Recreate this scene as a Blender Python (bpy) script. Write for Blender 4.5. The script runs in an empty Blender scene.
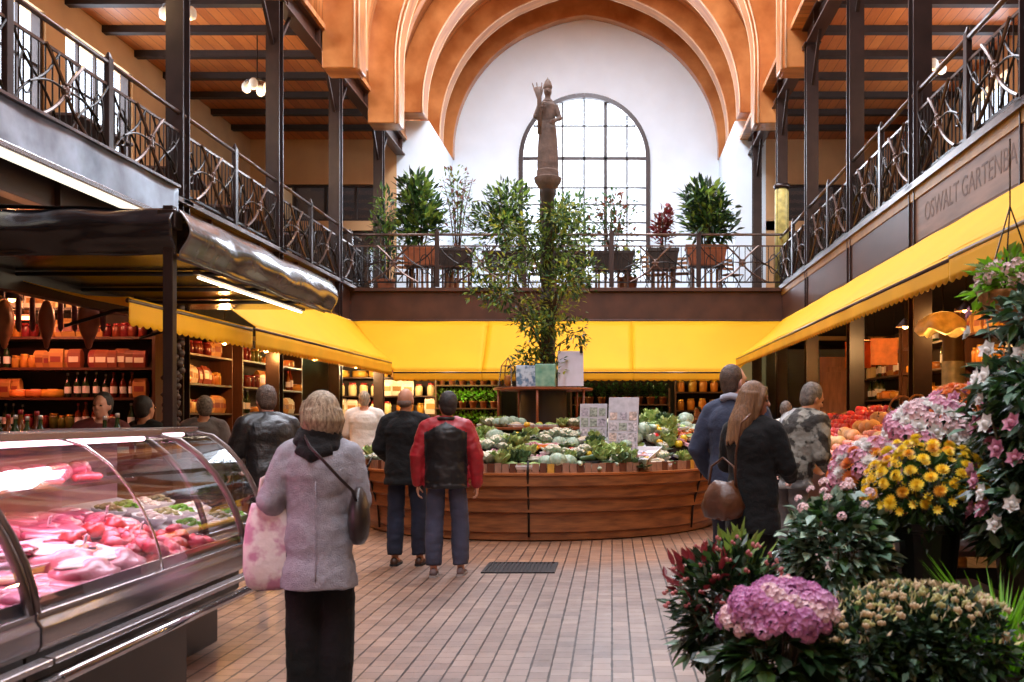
import bpy, math, random
from mathutils import Vector, Matrix, noise
RND = random.Random(11)
SC = bpy.context.scene
COL = SC.collection
PI = math.pi
V = Vector

def at(px, py, Y):
    """world point seen at photo pixel (px, py) at depth Y (camera at 0,0,1.5 looking along +Y)"""
    return V(((px - 612) * Y / 1000.0, Y, 1.5 - (py - 417) * Y / 1000.0))

# ------------------------------------------------------------------ materials
def lin(c):
    out = []
    for x in c[:3]:
        x /= 255.0
        out.append(x / 12.92 if x <= 0.04045 else ((x + 0.055) / 1.055) ** 2.4)
    return out

def newmat(name):
    m = bpy.data.materials.new(name)
    m.use_nodes = True
    nt = m.node_tree
    return m, nt, nt.nodes['Principled BSDF']

def mat(name, col, rough=0.6, metal=0.0, var=0.15, scale=6.0, bump=0.0, bscale=40.0, spec=0.5, coat=0.0,
        emit=None, estr=0.0, col2=None, stretch=(1, 1, 1), transl=0.0, detail=4.0, sharp=None, objrand=0.0, sheen=0.0):
    m, nt, bs = newmat(name)
    N, L = nt.nodes, nt.links
    tc = N.new('ShaderNodeTexCoord')
    mp = N.new('ShaderNodeMapping'); mp.inputs['Scale'].default_value = stretch
    L.new(tc.outputs['Object'], mp.inputs['Vector'])
    nz = N.new('ShaderNodeTexNoise'); nz.inputs['Scale'].default_value = scale; nz.inputs['Detail'].default_value = detail
    L.new(mp.outputs['Vector'], nz.inputs['Vector'])
    rp = N.new('ShaderNodeValToRGB')
    a = lin(col)
    b = lin(col2) if col2 else [min(1, x * (1 + var)) for x in a]
    a2 = a if col2 else [x * (1 - var) for x in a]
    rp.color_ramp.elements[0].color = (*a2, 1); rp.color_ramp.elements[1].color = (*b, 1)
    lo, hi = sharp or (0.32, 0.68)
    rp.color_ramp.elements[0].position = lo; rp.color_ramp.elements[1].position = hi
    L.new(nz.outputs['Fac'], rp.inputs['Fac'])
    src = rp.outputs['Color']
    if objrand:
        oi = N.new('ShaderNodeObjectInfo')
        hs = N.new('ShaderNodeHueSaturation')
        mr = N.new('ShaderNodeMapRange'); mr.inputs['To Min'].default_value = 1 - objrand; mr.inputs['To Max'].default_value = 1 + objrand
        L.new(oi.outputs['Random'], mr.inputs['Value']); L.new(mr.outputs['Result'], hs.inputs['Value'])
        mh = N.new('ShaderNodeMapRange'); mh.inputs['To Min'].default_value = 0.5 - objrand * .06; mh.inputs['To Max'].default_value = 0.5 + objrand * .06
        ml = N.new('ShaderNodeMath'); ml.operation = 'FRACT'
        m7 = N.new('ShaderNodeMath'); m7.operation = 'MULTIPLY'; m7.inputs[1].default_value = 7.31
        L.new(oi.outputs['Random'], m7.inputs[0]); L.new(m7.outputs[0], ml.inputs[0]); L.new(ml.outputs[0], mh.inputs['Value'])
        L.new(mh.outputs['Result'], hs.inputs['Hue'])
        L.new(src, hs.inputs['Color']); src = hs.outputs['Color']
    L.new(src, bs.inputs['Base Color'])
    bs.inputs['Roughness'].default_value = rough
    bs.inputs['Metallic'].default_value = metal
    bs.inputs['Specular IOR Level'].default_value = spec
    bs.inputs['Coat Weight'].default_value = coat
    if coat: bs.inputs['Coat Roughness'].default_value = 0.12
    if sheen: bs.inputs['Sheen Weight'].default_value = sheen
    if emit:
        bs.inputs['Emission Color'].default_value = (*lin(emit), 1)
        bs.inputs['Emission Strength'].default_value = estr
    if bump:
        bn = N.new('ShaderNodeTexNoise'); bn.inputs['Scale'].default_value = bscale; bn.inputs['Detail'].default_value = 3
        L.new(mp.outputs['Vector'], bn.inputs['Vector'])
        bp = N.new('ShaderNodeBump'); bp.inputs['Strength'].default_value = bump; bp.inputs['Distance'].default_value = 0.02
        L.new(bn.outputs['Fac'], bp.inputs['Height']); L.new(bp.outputs['Normal'], bs.inputs['Normal'])
    if transl:
        tr = N.new('ShaderNodeBsdfTranslucent'); L.new(src, tr.inputs['Color'])
        mx = N.new('ShaderNodeMixShader'); mx.inputs[0].default_value = transl
        L.new(bs.outputs[0], mx.inputs[1]); L.new(tr.outputs[0], mx.inputs[2])
        L.new(mx.outputs[0], N['Material Output'].inputs['Surface'])
    return m

def glassmat(name, tint=(245, 248, 250), refl=0.12, rough=0.03):
    m, nt, bs = newmat(name)
    N, L = nt.nodes, nt.links
    N.remove(bs)
    t = N.new('ShaderNodeBsdfTransparent'); t.inputs['Color'].default_value = (*lin(tint), 1)
    g = N.new('ShaderNodeBsdfGlossy'); g.inputs['Roughness'].default_value = rough
    fr = N.new('ShaderNodeLayerWeight'); fr.inputs['Blend'].default_value = 0.35
    mr = N.new('ShaderNodeMapRange'); mr.inputs['To Min'].default_value = refl * .5; mr.inputs['To Max'].default_value = min(1, refl * 5)
    L.new(fr.outputs['Fresnel'], mr.inputs['Value'])
    mx = N.new('ShaderNodeMixShader'); L.new(mr.outputs['Result'], mx.inputs[0])
    L.new(t.outputs[0], mx.inputs[1]); L.new(g.outputs[0], mx.inputs[2])
    L.new(mx.outputs[0], N['Material Output'].inputs['Surface'])
    return m

def floor_mat():
    m, nt, bs = newmat('brick_paving')
    N, L = nt.nodes, nt.links
    tc = N.new('ShaderNodeTexCoord'); sp = N.new('ShaderNodeSeparateXYZ'); cb = N.new('ShaderNodeCombineXYZ')
    L.new(tc.outputs['Object'], sp.inputs[0]); L.new(sp.outputs['Y'], cb.inputs['X']); L.new(sp.outputs['X'], cb.inputs['Y'])
    br = N.new('ShaderNodeTexBrick')
    br.offset = 0.5; br.offset_frequency = 2
    br.inputs['Scale'].default_value = 1.0; br.inputs['Brick Width'].default_value = 0.145; br.inputs['Row Height'].default_value = 0.122
    br.inputs['Mortar Size'].default_value = 0.005; br.inputs['Mortar Smooth'].default_value = 0.2; br.inputs['Bias'].default_value = 0.0
    br.inputs['Color1'].default_value = (*lin((154, 138, 129)), 1); br.inputs['Color2'].default_value = (*lin((128, 113, 106)), 1)
    br.inputs['Mortar'].default_value = (*lin((100, 84, 78)), 1)
    L.new(cb.outputs[0], br.inputs['Vector'])
    nz = N.new('ShaderNodeTexNoise'); nz.inputs['Scale'].default_value = 1.3; nz.inputs['Detail'].default_value = 6
    L.new(tc.outputs['Object'], nz.inputs['Vector'])
    rp = N.new('ShaderNodeValToRGB'); rp.color_ramp.elements[0].color = (.62, .6, .62, 1); rp.color_ramp.elements[1].color = (1.12, 1.05, 1.0, 1)
    rp.color_ramp.elements[0].position = .3; rp.color_ramp.elements[1].position = .7
    L.new(nz.outputs['Fac'], rp.inputs['Fac'])
    mx = N.new('ShaderNodeMix'); mx.data_type = 'RGBA'; mx.blend_type = 'MULTIPLY'; mx.inputs[0].default_value = .8
    L.new(br.outputs['Color'], mx.inputs[6]); L.new(rp.outputs['Color'], mx.inputs[7])
    dv = N.new('ShaderNodeMath'); dv.operation = 'DIVIDE'; dv.inputs[1].default_value = 0.122; L.new(sp.outputs['X'], dv.inputs[0])
    fr = N.new('ShaderNodeMath'); fr.operation = 'FRACT'; L.new(dv.outputs[0], fr.inputs[0])
    pp = N.new('ShaderNodeMath'); pp.operation = 'PINGPONG'; pp.inputs[1].default_value = .5; L.new(fr.outputs[0], pp.inputs[0])
    n3 = N.new('ShaderNodeTexNoise'); n3.inputs['Scale'].default_value = 7; L.new(tc.outputs['Object'], n3.inputs['Vector'])
    m3 = N.new('ShaderNodeMath'); m3.operation = 'MULTIPLY'; m3.inputs[1].default_value = .105; L.new(n3.outputs['Fac'], m3.inputs[0])
    lt = N.new('ShaderNodeMath'); lt.operation = 'LESS_THAN'; L.new(pp.outputs[0], lt.inputs[0]); L.new(m3.outputs[0], lt.inputs[1])
    m4 = N.new('ShaderNodeMix'); m4.data_type = 'RGBA'; m4.inputs[7].default_value = (*lin((52, 43, 41)), 1)
    L.new(lt.outputs[0], m4.inputs[0]); L.new(mx.outputs[2], m4.inputs[6])
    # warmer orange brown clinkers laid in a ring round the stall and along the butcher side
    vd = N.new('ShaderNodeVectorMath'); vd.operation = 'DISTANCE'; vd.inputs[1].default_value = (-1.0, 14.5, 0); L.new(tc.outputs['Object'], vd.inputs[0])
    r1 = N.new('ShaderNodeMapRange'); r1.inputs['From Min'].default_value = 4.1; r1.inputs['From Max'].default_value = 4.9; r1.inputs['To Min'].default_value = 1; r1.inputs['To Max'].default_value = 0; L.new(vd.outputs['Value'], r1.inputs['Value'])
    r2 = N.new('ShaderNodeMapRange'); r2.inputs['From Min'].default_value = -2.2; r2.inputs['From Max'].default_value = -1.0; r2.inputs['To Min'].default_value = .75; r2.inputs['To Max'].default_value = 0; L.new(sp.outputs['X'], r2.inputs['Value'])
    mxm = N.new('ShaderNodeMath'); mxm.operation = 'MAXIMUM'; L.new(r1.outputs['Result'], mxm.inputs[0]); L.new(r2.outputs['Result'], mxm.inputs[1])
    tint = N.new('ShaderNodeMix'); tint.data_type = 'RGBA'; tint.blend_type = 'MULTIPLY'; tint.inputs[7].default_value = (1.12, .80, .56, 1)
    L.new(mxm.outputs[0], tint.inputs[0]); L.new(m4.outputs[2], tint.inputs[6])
    L.new(tint.outputs[2], bs.inputs['Base Color'])
    n2 = N.new('ShaderNodeTexNoise'); n2.inputs['Scale'].default_value = 9; L.new(tc.outputs['Object'], n2.inputs['Vector'])
    mr = N.new('ShaderNodeMapRange'); mr.inputs['To Min'].default_value = .28; mr.inputs['To Max'].default_value = .5
    L.new(n2.outputs['Fac'], mr.inputs['Value']); L.new(mr.outputs['Result'], bs.inputs['Roughness'])
    bp = N.new('ShaderNodeBump'); bp.inputs['Strength'].default_value = .5; bp.inputs['Distance'].default_value = .004; bp.invert = True
    L.new(br.outputs['Fac'], bp.inputs['Height']); L.new(bp.outputs['Normal'], bs.inputs['Normal'])
    return m

def plankmat(name, col, col2, w=0.14, axis='X', rough=0.4, joint=(60, 25, 8), coat=0.2):
    """boards: joints repeat along AXIS, grain runs the other way"""
    m, nt, bs = newmat(name)
    N, L = nt.nodes, nt.links
    tc = N.new('ShaderNodeTexCoord'); sp = N.new('ShaderNodeSeparateXYZ'); L.new(tc.outputs['Object'], sp.inputs[0])
    mu = N.new('ShaderNodeMath'); mu.operation = 'DIVIDE'; mu.inputs[1].default_value = w
    L.new(sp.outputs[axis], mu.inputs[0])
    fl = N.new('ShaderNodeMath'); fl.operation = 'FLOOR'; L.new(mu.outputs[0], fl.inputs[0])
    wn = N.new('ShaderNodeTexWhiteNoise'); wn.noise_dimensions = '1D'; L.new(fl.outputs[0], wn.inputs['W'])
    fr = N.new('ShaderNodeMath'); fr.operation = 'FRACT'; L.new(mu.outputs[0], fr.inputs[0])
    mp = N.new('ShaderNodeMapping'); s = {'X': (14, 1.2, 1.2), 'Y': (1.2, 14, 1.2), 'Z': (1.2, 1.2, 14)}[axis]; mp.inputs['Scale'].default_value = s
    L.new(tc.outputs['Object'], mp.inputs['Vector'])
    nz = N.new('ShaderNodeTexNoise'); nz.inputs['Scale'].default_value = 2.2; nz.inputs['Detail'].default_value = 5
    L.new(mp.outputs['Vector'], nz.inputs['Vector'])
    ad = N.new('ShaderNodeMath'); ad.operation = 'MULTIPLY_ADD'; ad.inputs[1].default_value = .55
    m2 = N.new('ShaderNodeMath'); m2.operation = 'MULTIPLY'; m2.inputs[1].default_value = .45
    L.new(wn.outputs['Value'], m2.inputs[0]); L.new(nz.outputs['Fac'], ad.inputs[0]); L.new(m2.outputs[0], ad.inputs[2])
    rp = N.new('ShaderNodeValToRGB'); rp.color_ramp.elements[0].color = (*lin(col), 1); rp.color_ramp.elements[1].color = (*lin(col2), 1)
    rp.color_ramp.elements[0].position = .25; rp.color_ramp.elements[1].position = .75
    L.new(ad.outputs[0], rp.inputs['Fac'])
    j = N.new('ShaderNodeMath'); j.operation = 'LESS_THAN'; j.inputs[1].default_value = .05; L.new(fr.outputs[0], j.inputs[0])
    mx = N.new('ShaderNodeMix'); mx.data_type = 'RGBA'; mx.inputs[7].default_value = (*lin(joint), 1)
    L.new(j.outputs[0], mx.inputs[0]); L.new(rp.outputs['Color'], mx.inputs[6])
    L.new(mx.outputs[2], bs.inputs['Base Color'])
    bs.inputs['Roughness'].default_value = rough; bs.inputs['Coat Weight'].default_value = coat; bs.inputs['Coat Roughness'].default_value = .25
    bp = N.new('ShaderNodeBump'); bp.inputs['Strength'].default_value = .4; bp.inputs['Distance'].default_value = .01; bp.invert = True
    L.new(j.outputs[0], bp.inputs['Height']); L.new(bp.outputs['Normal'], bs.inputs['Normal'])
    return m

# ------------------------------------------------------------------ mesh builder
def frame(d, up=V((0, 0, 1))):
    d = d.normalized()
    if abs(d.dot(up)) > .98: up = V((0, 1, 0)) if abs(d.y) < .9 else V((1, 0, 0))
    s = d.cross(up).normalized(); u = s.cross(d).normalized()
    return d, s, u

class MB:
    def __init__(self): self.v = []; self.f = []; self.m = []
    def add(self, vs, fs, mi=0):
        o = len(self.v)
        self.v.extend([tuple(p) for p in vs])
        self.f.extend([tuple(i + o for i in q) for q in fs])
        self.m.extend([mi] * len(fs))
        return self
    def box(self, c, d, rot=None, mi=0, top=1.0):
        c = V(c); hx, hy, hz = d[0] / 2, d[1] / 2, d[2] / 2
        vs = [V((x * hx * (top if z > 0 else 1), y * hy * (top if z > 0 else 1), z * hz)) for z in (-1, 1) for y in (-1, 1) for x in (-1, 1)]
        if rot is not None: vs = [rot @ p for p in vs]
        return self.add([c + p for p in vs], [(0, 2, 3, 1), (4, 5, 7, 6), (0, 1, 5, 4), (2, 6, 7, 3), (0, 4, 6, 2), (1, 3, 7, 5)], mi)
    def span(self, a, b, mi=0):
        a, b = V(a), V(b)
        return self.box((a + b) / 2, [abs(x) for x in (b - a)], mi=mi)
    def bar(self, a, b, w, h=None, up=V((0, 0, 1)), mi=0):
        a, b = V(a), V(b); h = h or w
        d, s, u = frame(b - a, up)
        vs = [p + s * (i * w / 2) + u * (j * h / 2) for p in (a, b) for i, j in ((-1, -1), (1, -1), (1, 1), (-1, 1))]
        return self.add(vs, [(3, 2, 1, 0), (4, 5, 6, 7), (0, 1, 5, 4), (1, 2, 6, 5), (2, 3, 7, 6), (3, 0, 4, 7)], mi)
    def rings(self, rings, cap=True, mi=0, loop=False):
        n = len(rings[0]); vs = [p for r in rings for p in r]; fs = []
        k = len(rings)
        for i in range(k if loop else k - 1):
            j = (i + 1) % k
            for t in range(n):
                u = (t + 1) % n
                fs.append((i * n + t, i * n + u, j * n + u, j * n + t))
        if cap and not loop:
            fs.append(tuple(range(n - 1, -1, -1))); fs.append(tuple((k - 1) * n + t for t in range(n)))
        return self.add(vs, fs, mi)
    def tube(self, pts, r, n=8, cap=True, mi=0, loop=False, flat=1.0):
        pts = [V(p) for p in pts]; k = len(pts); rs = []; pu = V((0, 0, 1))
        for i, p in enumerate(pts):
            if loop: d = pts[(i + 1) % k] - pts[i - 1]
            else: d = pts[min(i + 1, k - 1)] - pts[max(i - 1, 0)]
            if d.length < 1e-9: d = V((0, 0, 1))
            d, s, u = frame(d, pu)
            pu = u if abs(d.dot(V((0, 0, 1)))) > .5 else V((0, 0, 1))
            rr = r[i] if isinstance(r, (list, tuple)) else r
            rs.append([p + (s * math.cos(2 * PI * t / n) + u * (math.sin(2 * PI * t / n) * flat)) * rr for t in range(n)])
        return self.rings(rs, cap, mi, loop)
    def lathe(self, prof, n=16, c=(0, 0, 0), mi=0, cap=True, sx=1.0, sy=1.0):
        c = V(c)
        rs = [[c + V((r * sx * math.cos(2 * PI * t / n), r * sy * math.sin(2 * PI * t / n), z)) for t in range(n)] for r, z in prof]
        return self.rings(rs, cap, mi)
    def ell(self, c, r, n=12, m=8, rot=None, mi=0):
        c = V(c); rs = []
        if not isinstance(r, (tuple, list)): r = (r, r, r)
        for i in range(m + 1):
            a = -PI / 2 + PI * (i + .02 if i == 0 else i - .02 if i == m else i) / m
            ring = []
            for t in range(n):
                p = V((r[0] * math.cos(a) * math.cos(2 * PI * t / n), r[1] * math.cos(a) * math.sin(2 * PI * t / n), r[2] * math.sin(a)))
                if rot is not None: p = rot @ p
                ring.append(c + p)
            rs.append(ring)
        return self.rings(rs, True, mi)
    def leaf(self, p, d, up, l, w, mi=0, hi=False, droop=.0):
        d, s, u = frame(d, up)
        if hi:
            q = p + d * l * .5 - V((0, 0, droop * l * .15)); t = p + d * l - V((0, 0, droop * l * .5))
            a1 = p + d * l * .22; a1.z -= droop * l * .03
            vs = [p, a1 + s * w * .42 + u * w * .12, q + s * w * .5 + u * w * .15, t, q - s * w * .5 + u * w * .15, a1 - s * w * .42 + u * w * .12, q - u * w * .02]
            return self.add(vs, [(0, 1, 2, 6), (6, 2, 3), (0, 6, 4, 5), (6, 3, 4)], mi)
        vs = [p, p + d * l * .45 + s * w * .5 + u * w * .12, p + d * l - V((0, 0, droop * l * .4)), p + d * l * .45 - s * w * .5 + u * w * .12]
        return self.add(vs, [(0, 1, 2), (0, 2, 3)], mi)
    def xf(self, M):
        self.v = [tuple(M @ V(p)) for p in self.v]; return self
    def join(self, o, mi=0):
        self.add(o.v, o.f, 0)
        self.m[-len(o.f):] = [x + mi for x in o.m]; return self
    def mesh(self, name, mats, smooth=False):
        me = bpy.data.meshes.new(name)
        me.from_pydata(self.v, [], self.f)
        if not isinstance(mats, (list, tuple)): mats = [mats]
        for x in mats: me.materials.append(x)
        if len(mats) > 1: me.polygons.foreach_set('material_index', self.m)
        if smooth: me.polygons.foreach_set('use_smooth', [True] * len(self.f))
        me.update()
        return me
    def obj(self, name, mats, parent=None, smooth=False, loc=None, rz=0, bevel=0, solid=0):
        o = bpy.data.objects.new(name, self.mesh(name, mats, smooth))
        COL.objects.link(o)
        if parent is not None: o.parent = parent
        if loc is not None: o.location = loc
        if rz: o.rotation_euler = (0, 0, rz)
        if solid:
            md = o.modifiers.new('solid', 'SOLIDIFY'); md.thickness = solid; md.offset = 0
        if bevel:
            md = o.modifiers.new('bevel', 'BEVEL'); md.width = bevel; md.segments = 2; md.limit_method = 'ANGLE'; md.harden_normals = False
        return o

def smooth_by_angle(o, ang=40):
    me = o.data
    me.polygons.foreach_set('use_smooth', [True] * len(me.polygons))
    try: me.set_sharp_from_angle(angle=math.radians(ang))
    except Exception: pass
    return o

def tag(o, label, cat, group=None, kind=None):
    if label: o['label'] = label
    if cat: o['category'] = cat
    if group: o['group'] = group
    if kind: o['kind'] = kind
    return o

def struct(o):
    o['kind'] = 'structure'; return o

def thing(name, label, cat, loc=(0, 0, 0), rz=0, group=None):
    o = bpy.data.objects.new(name, None); COL.objects.link(o)
    o.empty_display_size = .1
    o.location = loc; o.rotation_euler = (0, 0, rz)
    return tag(o, label, cat, group)

def dup(root, loc, rz=0, label=None, group=None, scale=None, rot=None):
    r = root.copy(); COL.objects.link(r); r.location = loc
    r.rotation_euler = rot if rot is not None else (0, 0, rz)
    if scale is not None: r.scale = scale if isinstance(scale, (tuple, list)) else (scale,) * 3
    if label: r['label'] = label
    if group: r['group'] = group
    for ch in list(root.children):
        c = ch.copy(); COL.objects.link(c); c.parent = r
        for g in list(ch.children):
            d = g.copy(); COL.objects.link(d); d.parent = c
    return r

def remesh(mb, name, mats, voxel, smooth=3, parent=None, disp=None, assign=None, sfac=.5):
    """one continuous surface from overlapping closed volumes"""
    me = mb.mesh(name, mats if isinstance(mats, (list, tuple)) else [mats])
    o = bpy.data.objects.new(name, me); COL.objects.link(o)
    md = o.modifiers.new('r', 'REMESH'); md.mode = 'VOXEL'; md.voxel_size = voxel
    if smooth:
        ms = o.modifiers.new('s', 'SMOOTH'); ms.iterations = smooth; ms.factor = sfac
    dg = bpy.context.evaluated_depsgraph_get(); dg.update()
    me2 = bpy.data.meshes.new_from_object(o.evaluated_get(dg), depsgraph=dg)
    o.modifiers.clear(); o.data = me2; me2.name = name
    bpy.data.meshes.remove(me)
    if disp: 
        nrm = [v.normal.copy() for v in me2.vertices]
        for v, n in zip(me2.vertices, nrm): v.co += n * disp(v.co)
    mm = mats if isinstance(mats, (list, tuple)) else [mats]
    me2.materials.clear()
    for x in mm: me2.materials.append(x)
    if assign:
        for p in me2.polygons: p.material_index = assign(p.center)
    else:
        me2.polygons.foreach_set('material_index', [0] * len(me2.polygons))
    me2.polygons.foreach_set('use_smooth', [True] * len(me2.polygons))
    me2.update()
    if parent is not None: o.parent = parent
    return o

def lamp(name, kind, loc, power, col, size=.2, rot=(0, 0, 0), sy=None, spread=None):
    l = bpy.data.lights.new(name, kind); l.energy = power; l.color = lin(col)
    if kind == 'AREA':
        l.size = size
        if sy: l.shape = 'RECTANGLE'; l.size_y = sy
        if spread: l.spread = spread
    else: l.shadow_soft_size = size
    o = bpy.data.objects.new(name, l); COL.objects.link(o); o.location = loc; o.rotation_euler = rot
    return o
# ------------------------------------------------------------------ palette
M = dict(
    floor=floor_mat(),
    plaster=mat('white_plaster', (226, 238, 246), .8, var=.03, scale=1.5, bump=.05),
    cream=mat('cream_plaster', (205, 160, 112), .8, var=.08, scale=1.5),
    darkwall=mat('dark_wall', (42, 26, 18), .8, var=.3, scale=2),
    timber=plankmat('orange_timber_boards', (158, 92, 42), (212, 144, 84), .17, 'Y', .42),
    rib=mat('varnished_orange_timber', (160, 92, 42), .3, var=.2, scale=1.6, col2=(204, 136, 78), stretch=(1, 3, 1), coat=.3, bump=.05, bscale=12),
    rib_highlight=mat('painted_edge_highlight', (226, 188, 150), .4, var=.15),  # pale colour standing in for the highlight on the rib edges
    ceilwood=plankmat('ceiling_boards', (168, 88, 40), (206, 122, 60), .2, 'X', .45),
    beamdark=mat('dark_beam', (40, 26, 20), .6, var=.25),
    steel=mat('brown_painted_steel', (44, 30, 27), .34, .25, var=.25, scale=5, bump=.04),
    steelred=mat('brown_red_steel', (70, 42, 30), .42, .2, var=.25, scale=3, stretch=(1, .3, 1)),
    iron=mat('dark_wrought_iron', (34, 28, 26), .36, .5, var=.3, scale=9),
    railing=mat('worn_handrail_steel', (92, 74, 66), .28, .6, var=.25, scale=5),
    fasciaR=mat('weathered_fascia_board', (112, 84, 66), .5, .1, var=.25, scale=4, stretch=(3, .4, 3)),
    ledge=mat('ochre_ledge_trim', (150, 108, 40), .45, .2, var=.2),
    letter=mat('faded_lettering', (88, 64, 50), .6, var=.3, scale=14),
    galv=mat('galvanised_sheet', (112, 118, 128), .38, .6, var=.35, scale=2.2, col2=(176, 186, 200), bump=.06, bscale=3),
    yellow=mat('yellow_awning_cloth', (248, 188, 4), .7, var=.05, scale=1.0, transl=.35, bump=.03, bscale=4),
    yellow2=mat('yellow_valance_cloth', (240, 178, 6), .7, var=.06, scale=2, transl=.25),
    tarp=mat('black_plastic_tarp', (26, 24, 26), .22, var=.4, scale=2, coat=.5, bump=.5, bscale=3.5),
    tarpgrey=mat('grey_plastic_tarp', (120, 116, 116), .2, .35, var=.4, scale=2, coat=.6, bump=.6, bscale=4),
    inox=mat('brushed_stainless', (176, 170, 172), .26, .9, var=.15, scale=4, stretch=(1, .2, 8)),
    inoxdark=mat('dark_stainless', (110, 100, 98), .3, .85, var=.25, scale=4),
    chrome=mat('polished_rail', (200, 196, 198), .16, .95, var=.1),
    plinth=mat('dark_counter_plinth', (34, 25, 22), .4, var=.3, scale=3),
    glass=glassmat('clear_glass', refl=.055),
    winglass=glassmat('window_glass', (250, 252, 255), .06),
    casewhite=mat('white_case_lining', (222, 210, 214), .35, var=.05),
    tube=mat('pink_tube_light', (255, 220, 228), .5, emit=(255, 205, 220), estr=6),
    tuberr=mat('red_tube_light', (255, 150, 110), .5, emit=(255, 128, 84), estr=14),
    bulb=mat('warm_bulb', (255, 220, 160), .5, emit=(255, 196, 120), estr=22),
    bulbw=mat('pale_bulb', (255, 240, 210), .5, emit=(255, 232, 190), estr=22),
    shade=mat('enamel_lamp_shade', (60, 40, 30), .35, .3),
    tub=plankmat('fountain_tub_boards', (104, 52, 26), (146, 80, 42), .32, 'X', .32, joint=(52, 24, 12), coat=.5),
    tubrim=mat('tub_rim_wood', (164, 96, 52), .35, var=.25, scale=3, coat=.3),
    slatA=mat('pale_slat', (150, 112, 92), .55, var=.2), slatB=mat('dark_slat', (94, 52, 34), .5, var=.2), slatC=mat('straw_slat', (196, 150, 60), .5, var=.2),
    shelfwood=mat('dark_shelf_wood', (72, 40, 24), .45, var=.25, scale=4, stretch=(1, 6, 1)),
    redwood=mat('red_shelf_wood', (134, 68, 38), .4, var=.2, scale=4),
    crate=mat('crate_wood', (170, 120, 80), .6, var=.25, scale=5, stretch=(1, 1, 6)),
    stone=mat('carved_stone', (100, 82, 72), .8, var=.3, scale=9, bump=.5, bscale=30),
    ironcol=mat('statue_column_iron', (52, 42, 34), .5, .3, var=.35, scale=7, bump=.2),
    terracotta=mat('terracotta', (150, 84, 50), .7, var=.2, scale=6),
    darkpot=mat('dark_pot', (46, 34, 28), .5, var=.3), blackpot=mat('black_bucket', (18, 17, 17), .4, var=.2),
    palepot=mat('pale_pot', (176, 150, 132), .6, var=.15),
    soil=mat('soil', (40, 28, 20), .9),
    paper=mat('white_paper', (216, 214, 218), .6, var=.08, scale=12), ink=mat('grey_print', (96, 92, 104), .6),
    mint=mat('mint_paper', (150, 190, 165), .5, var=.3, scale=9, col2=(92, 150, 130)), blueprint=mat('blue_print_paper', (196, 210, 226), .5, col2=(96, 128, 160), scale=16, sharp=(.45, .6)),
    orangecard=mat('orange_card', (206, 116, 44), .6, var=.25, scale=6, transl=.2),
    goldshade=mat('gold_lamp_shade', (196, 170, 116), .35, var=.35, scale=10, transl=.4),
    board=mat('pinkish_board', (150, 96, 66), .55, var=.3, scale=3, stretch=(6, 6, 1)),
    grate=mat('drain_grate', (56, 56, 58), .45, .6, var=.3, scale=30),
    brass=mat('gilded_column', (120, 84, 34), .35, .6, var=.3, scale=4),
)
GREEN = dict(
    mid=mat('leaf_mid', (58, 92, 40), .45, var=.5, scale=7, transl=.25), dark=mat('leaf_dark', (30, 52, 28), .32, var=.5, scale=8, transl=.15),
    light=mat('leaf_light', (120, 146, 60), .5, var=.4, scale=7, transl=.3), grey=mat('leaf_greygreen', (104, 134, 114), .3, var=.4, scale=9, transl=.15),
    pale=mat('leaf_pale_reflection', (160, 184, 160), .5, var=.25, transl=.2), yellow=mat('leaf_yellowgreen', (158, 158, 50), .5, var=.3, transl=.35),
    bright=mat('leaf_bright', (118, 178, 34), .5, var=.3, transl=.4), red=mat('leaf_red', (120, 38, 44), .5, var=.4, transl=.2),
    stem=mat('stem', (74, 72, 40), .6, var=.3), bark=mat('thin_bark', (78, 58, 40), .8, var=.3), brownleaf=mat('leaf_brown', (112, 62, 42), .6, var=.4, transl=.2),
    bud=mat('pale_bud', (222, 200, 162), .6, var=.3, transl=.2), budg=mat('green_bud', (196, 194, 130), .6, var=.3, transl=.2),
)

# ------------------------------------------------------------------ shell
XL, XR, YB = -5.5, 3.65, 21.0          # gallery edges and front of the rear gallery
ZG0, ZG1 = 3.5, 4.2                    # underside / top of the gallery fascia
XC = -0.78                             # centre of the nave
NX0, NX1, YW = -4.78, 3.22, 30.0       # inner faces of the arch and the end wall
OXL, OXR = -9.4, 7.6
Y0 = -5.0

mb = MB(); mb.span((OXL - .2, Y0, -.2), (OXR + .2, YW + .2, 0)); struct(mb.obj('floor', M['floor']))

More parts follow.
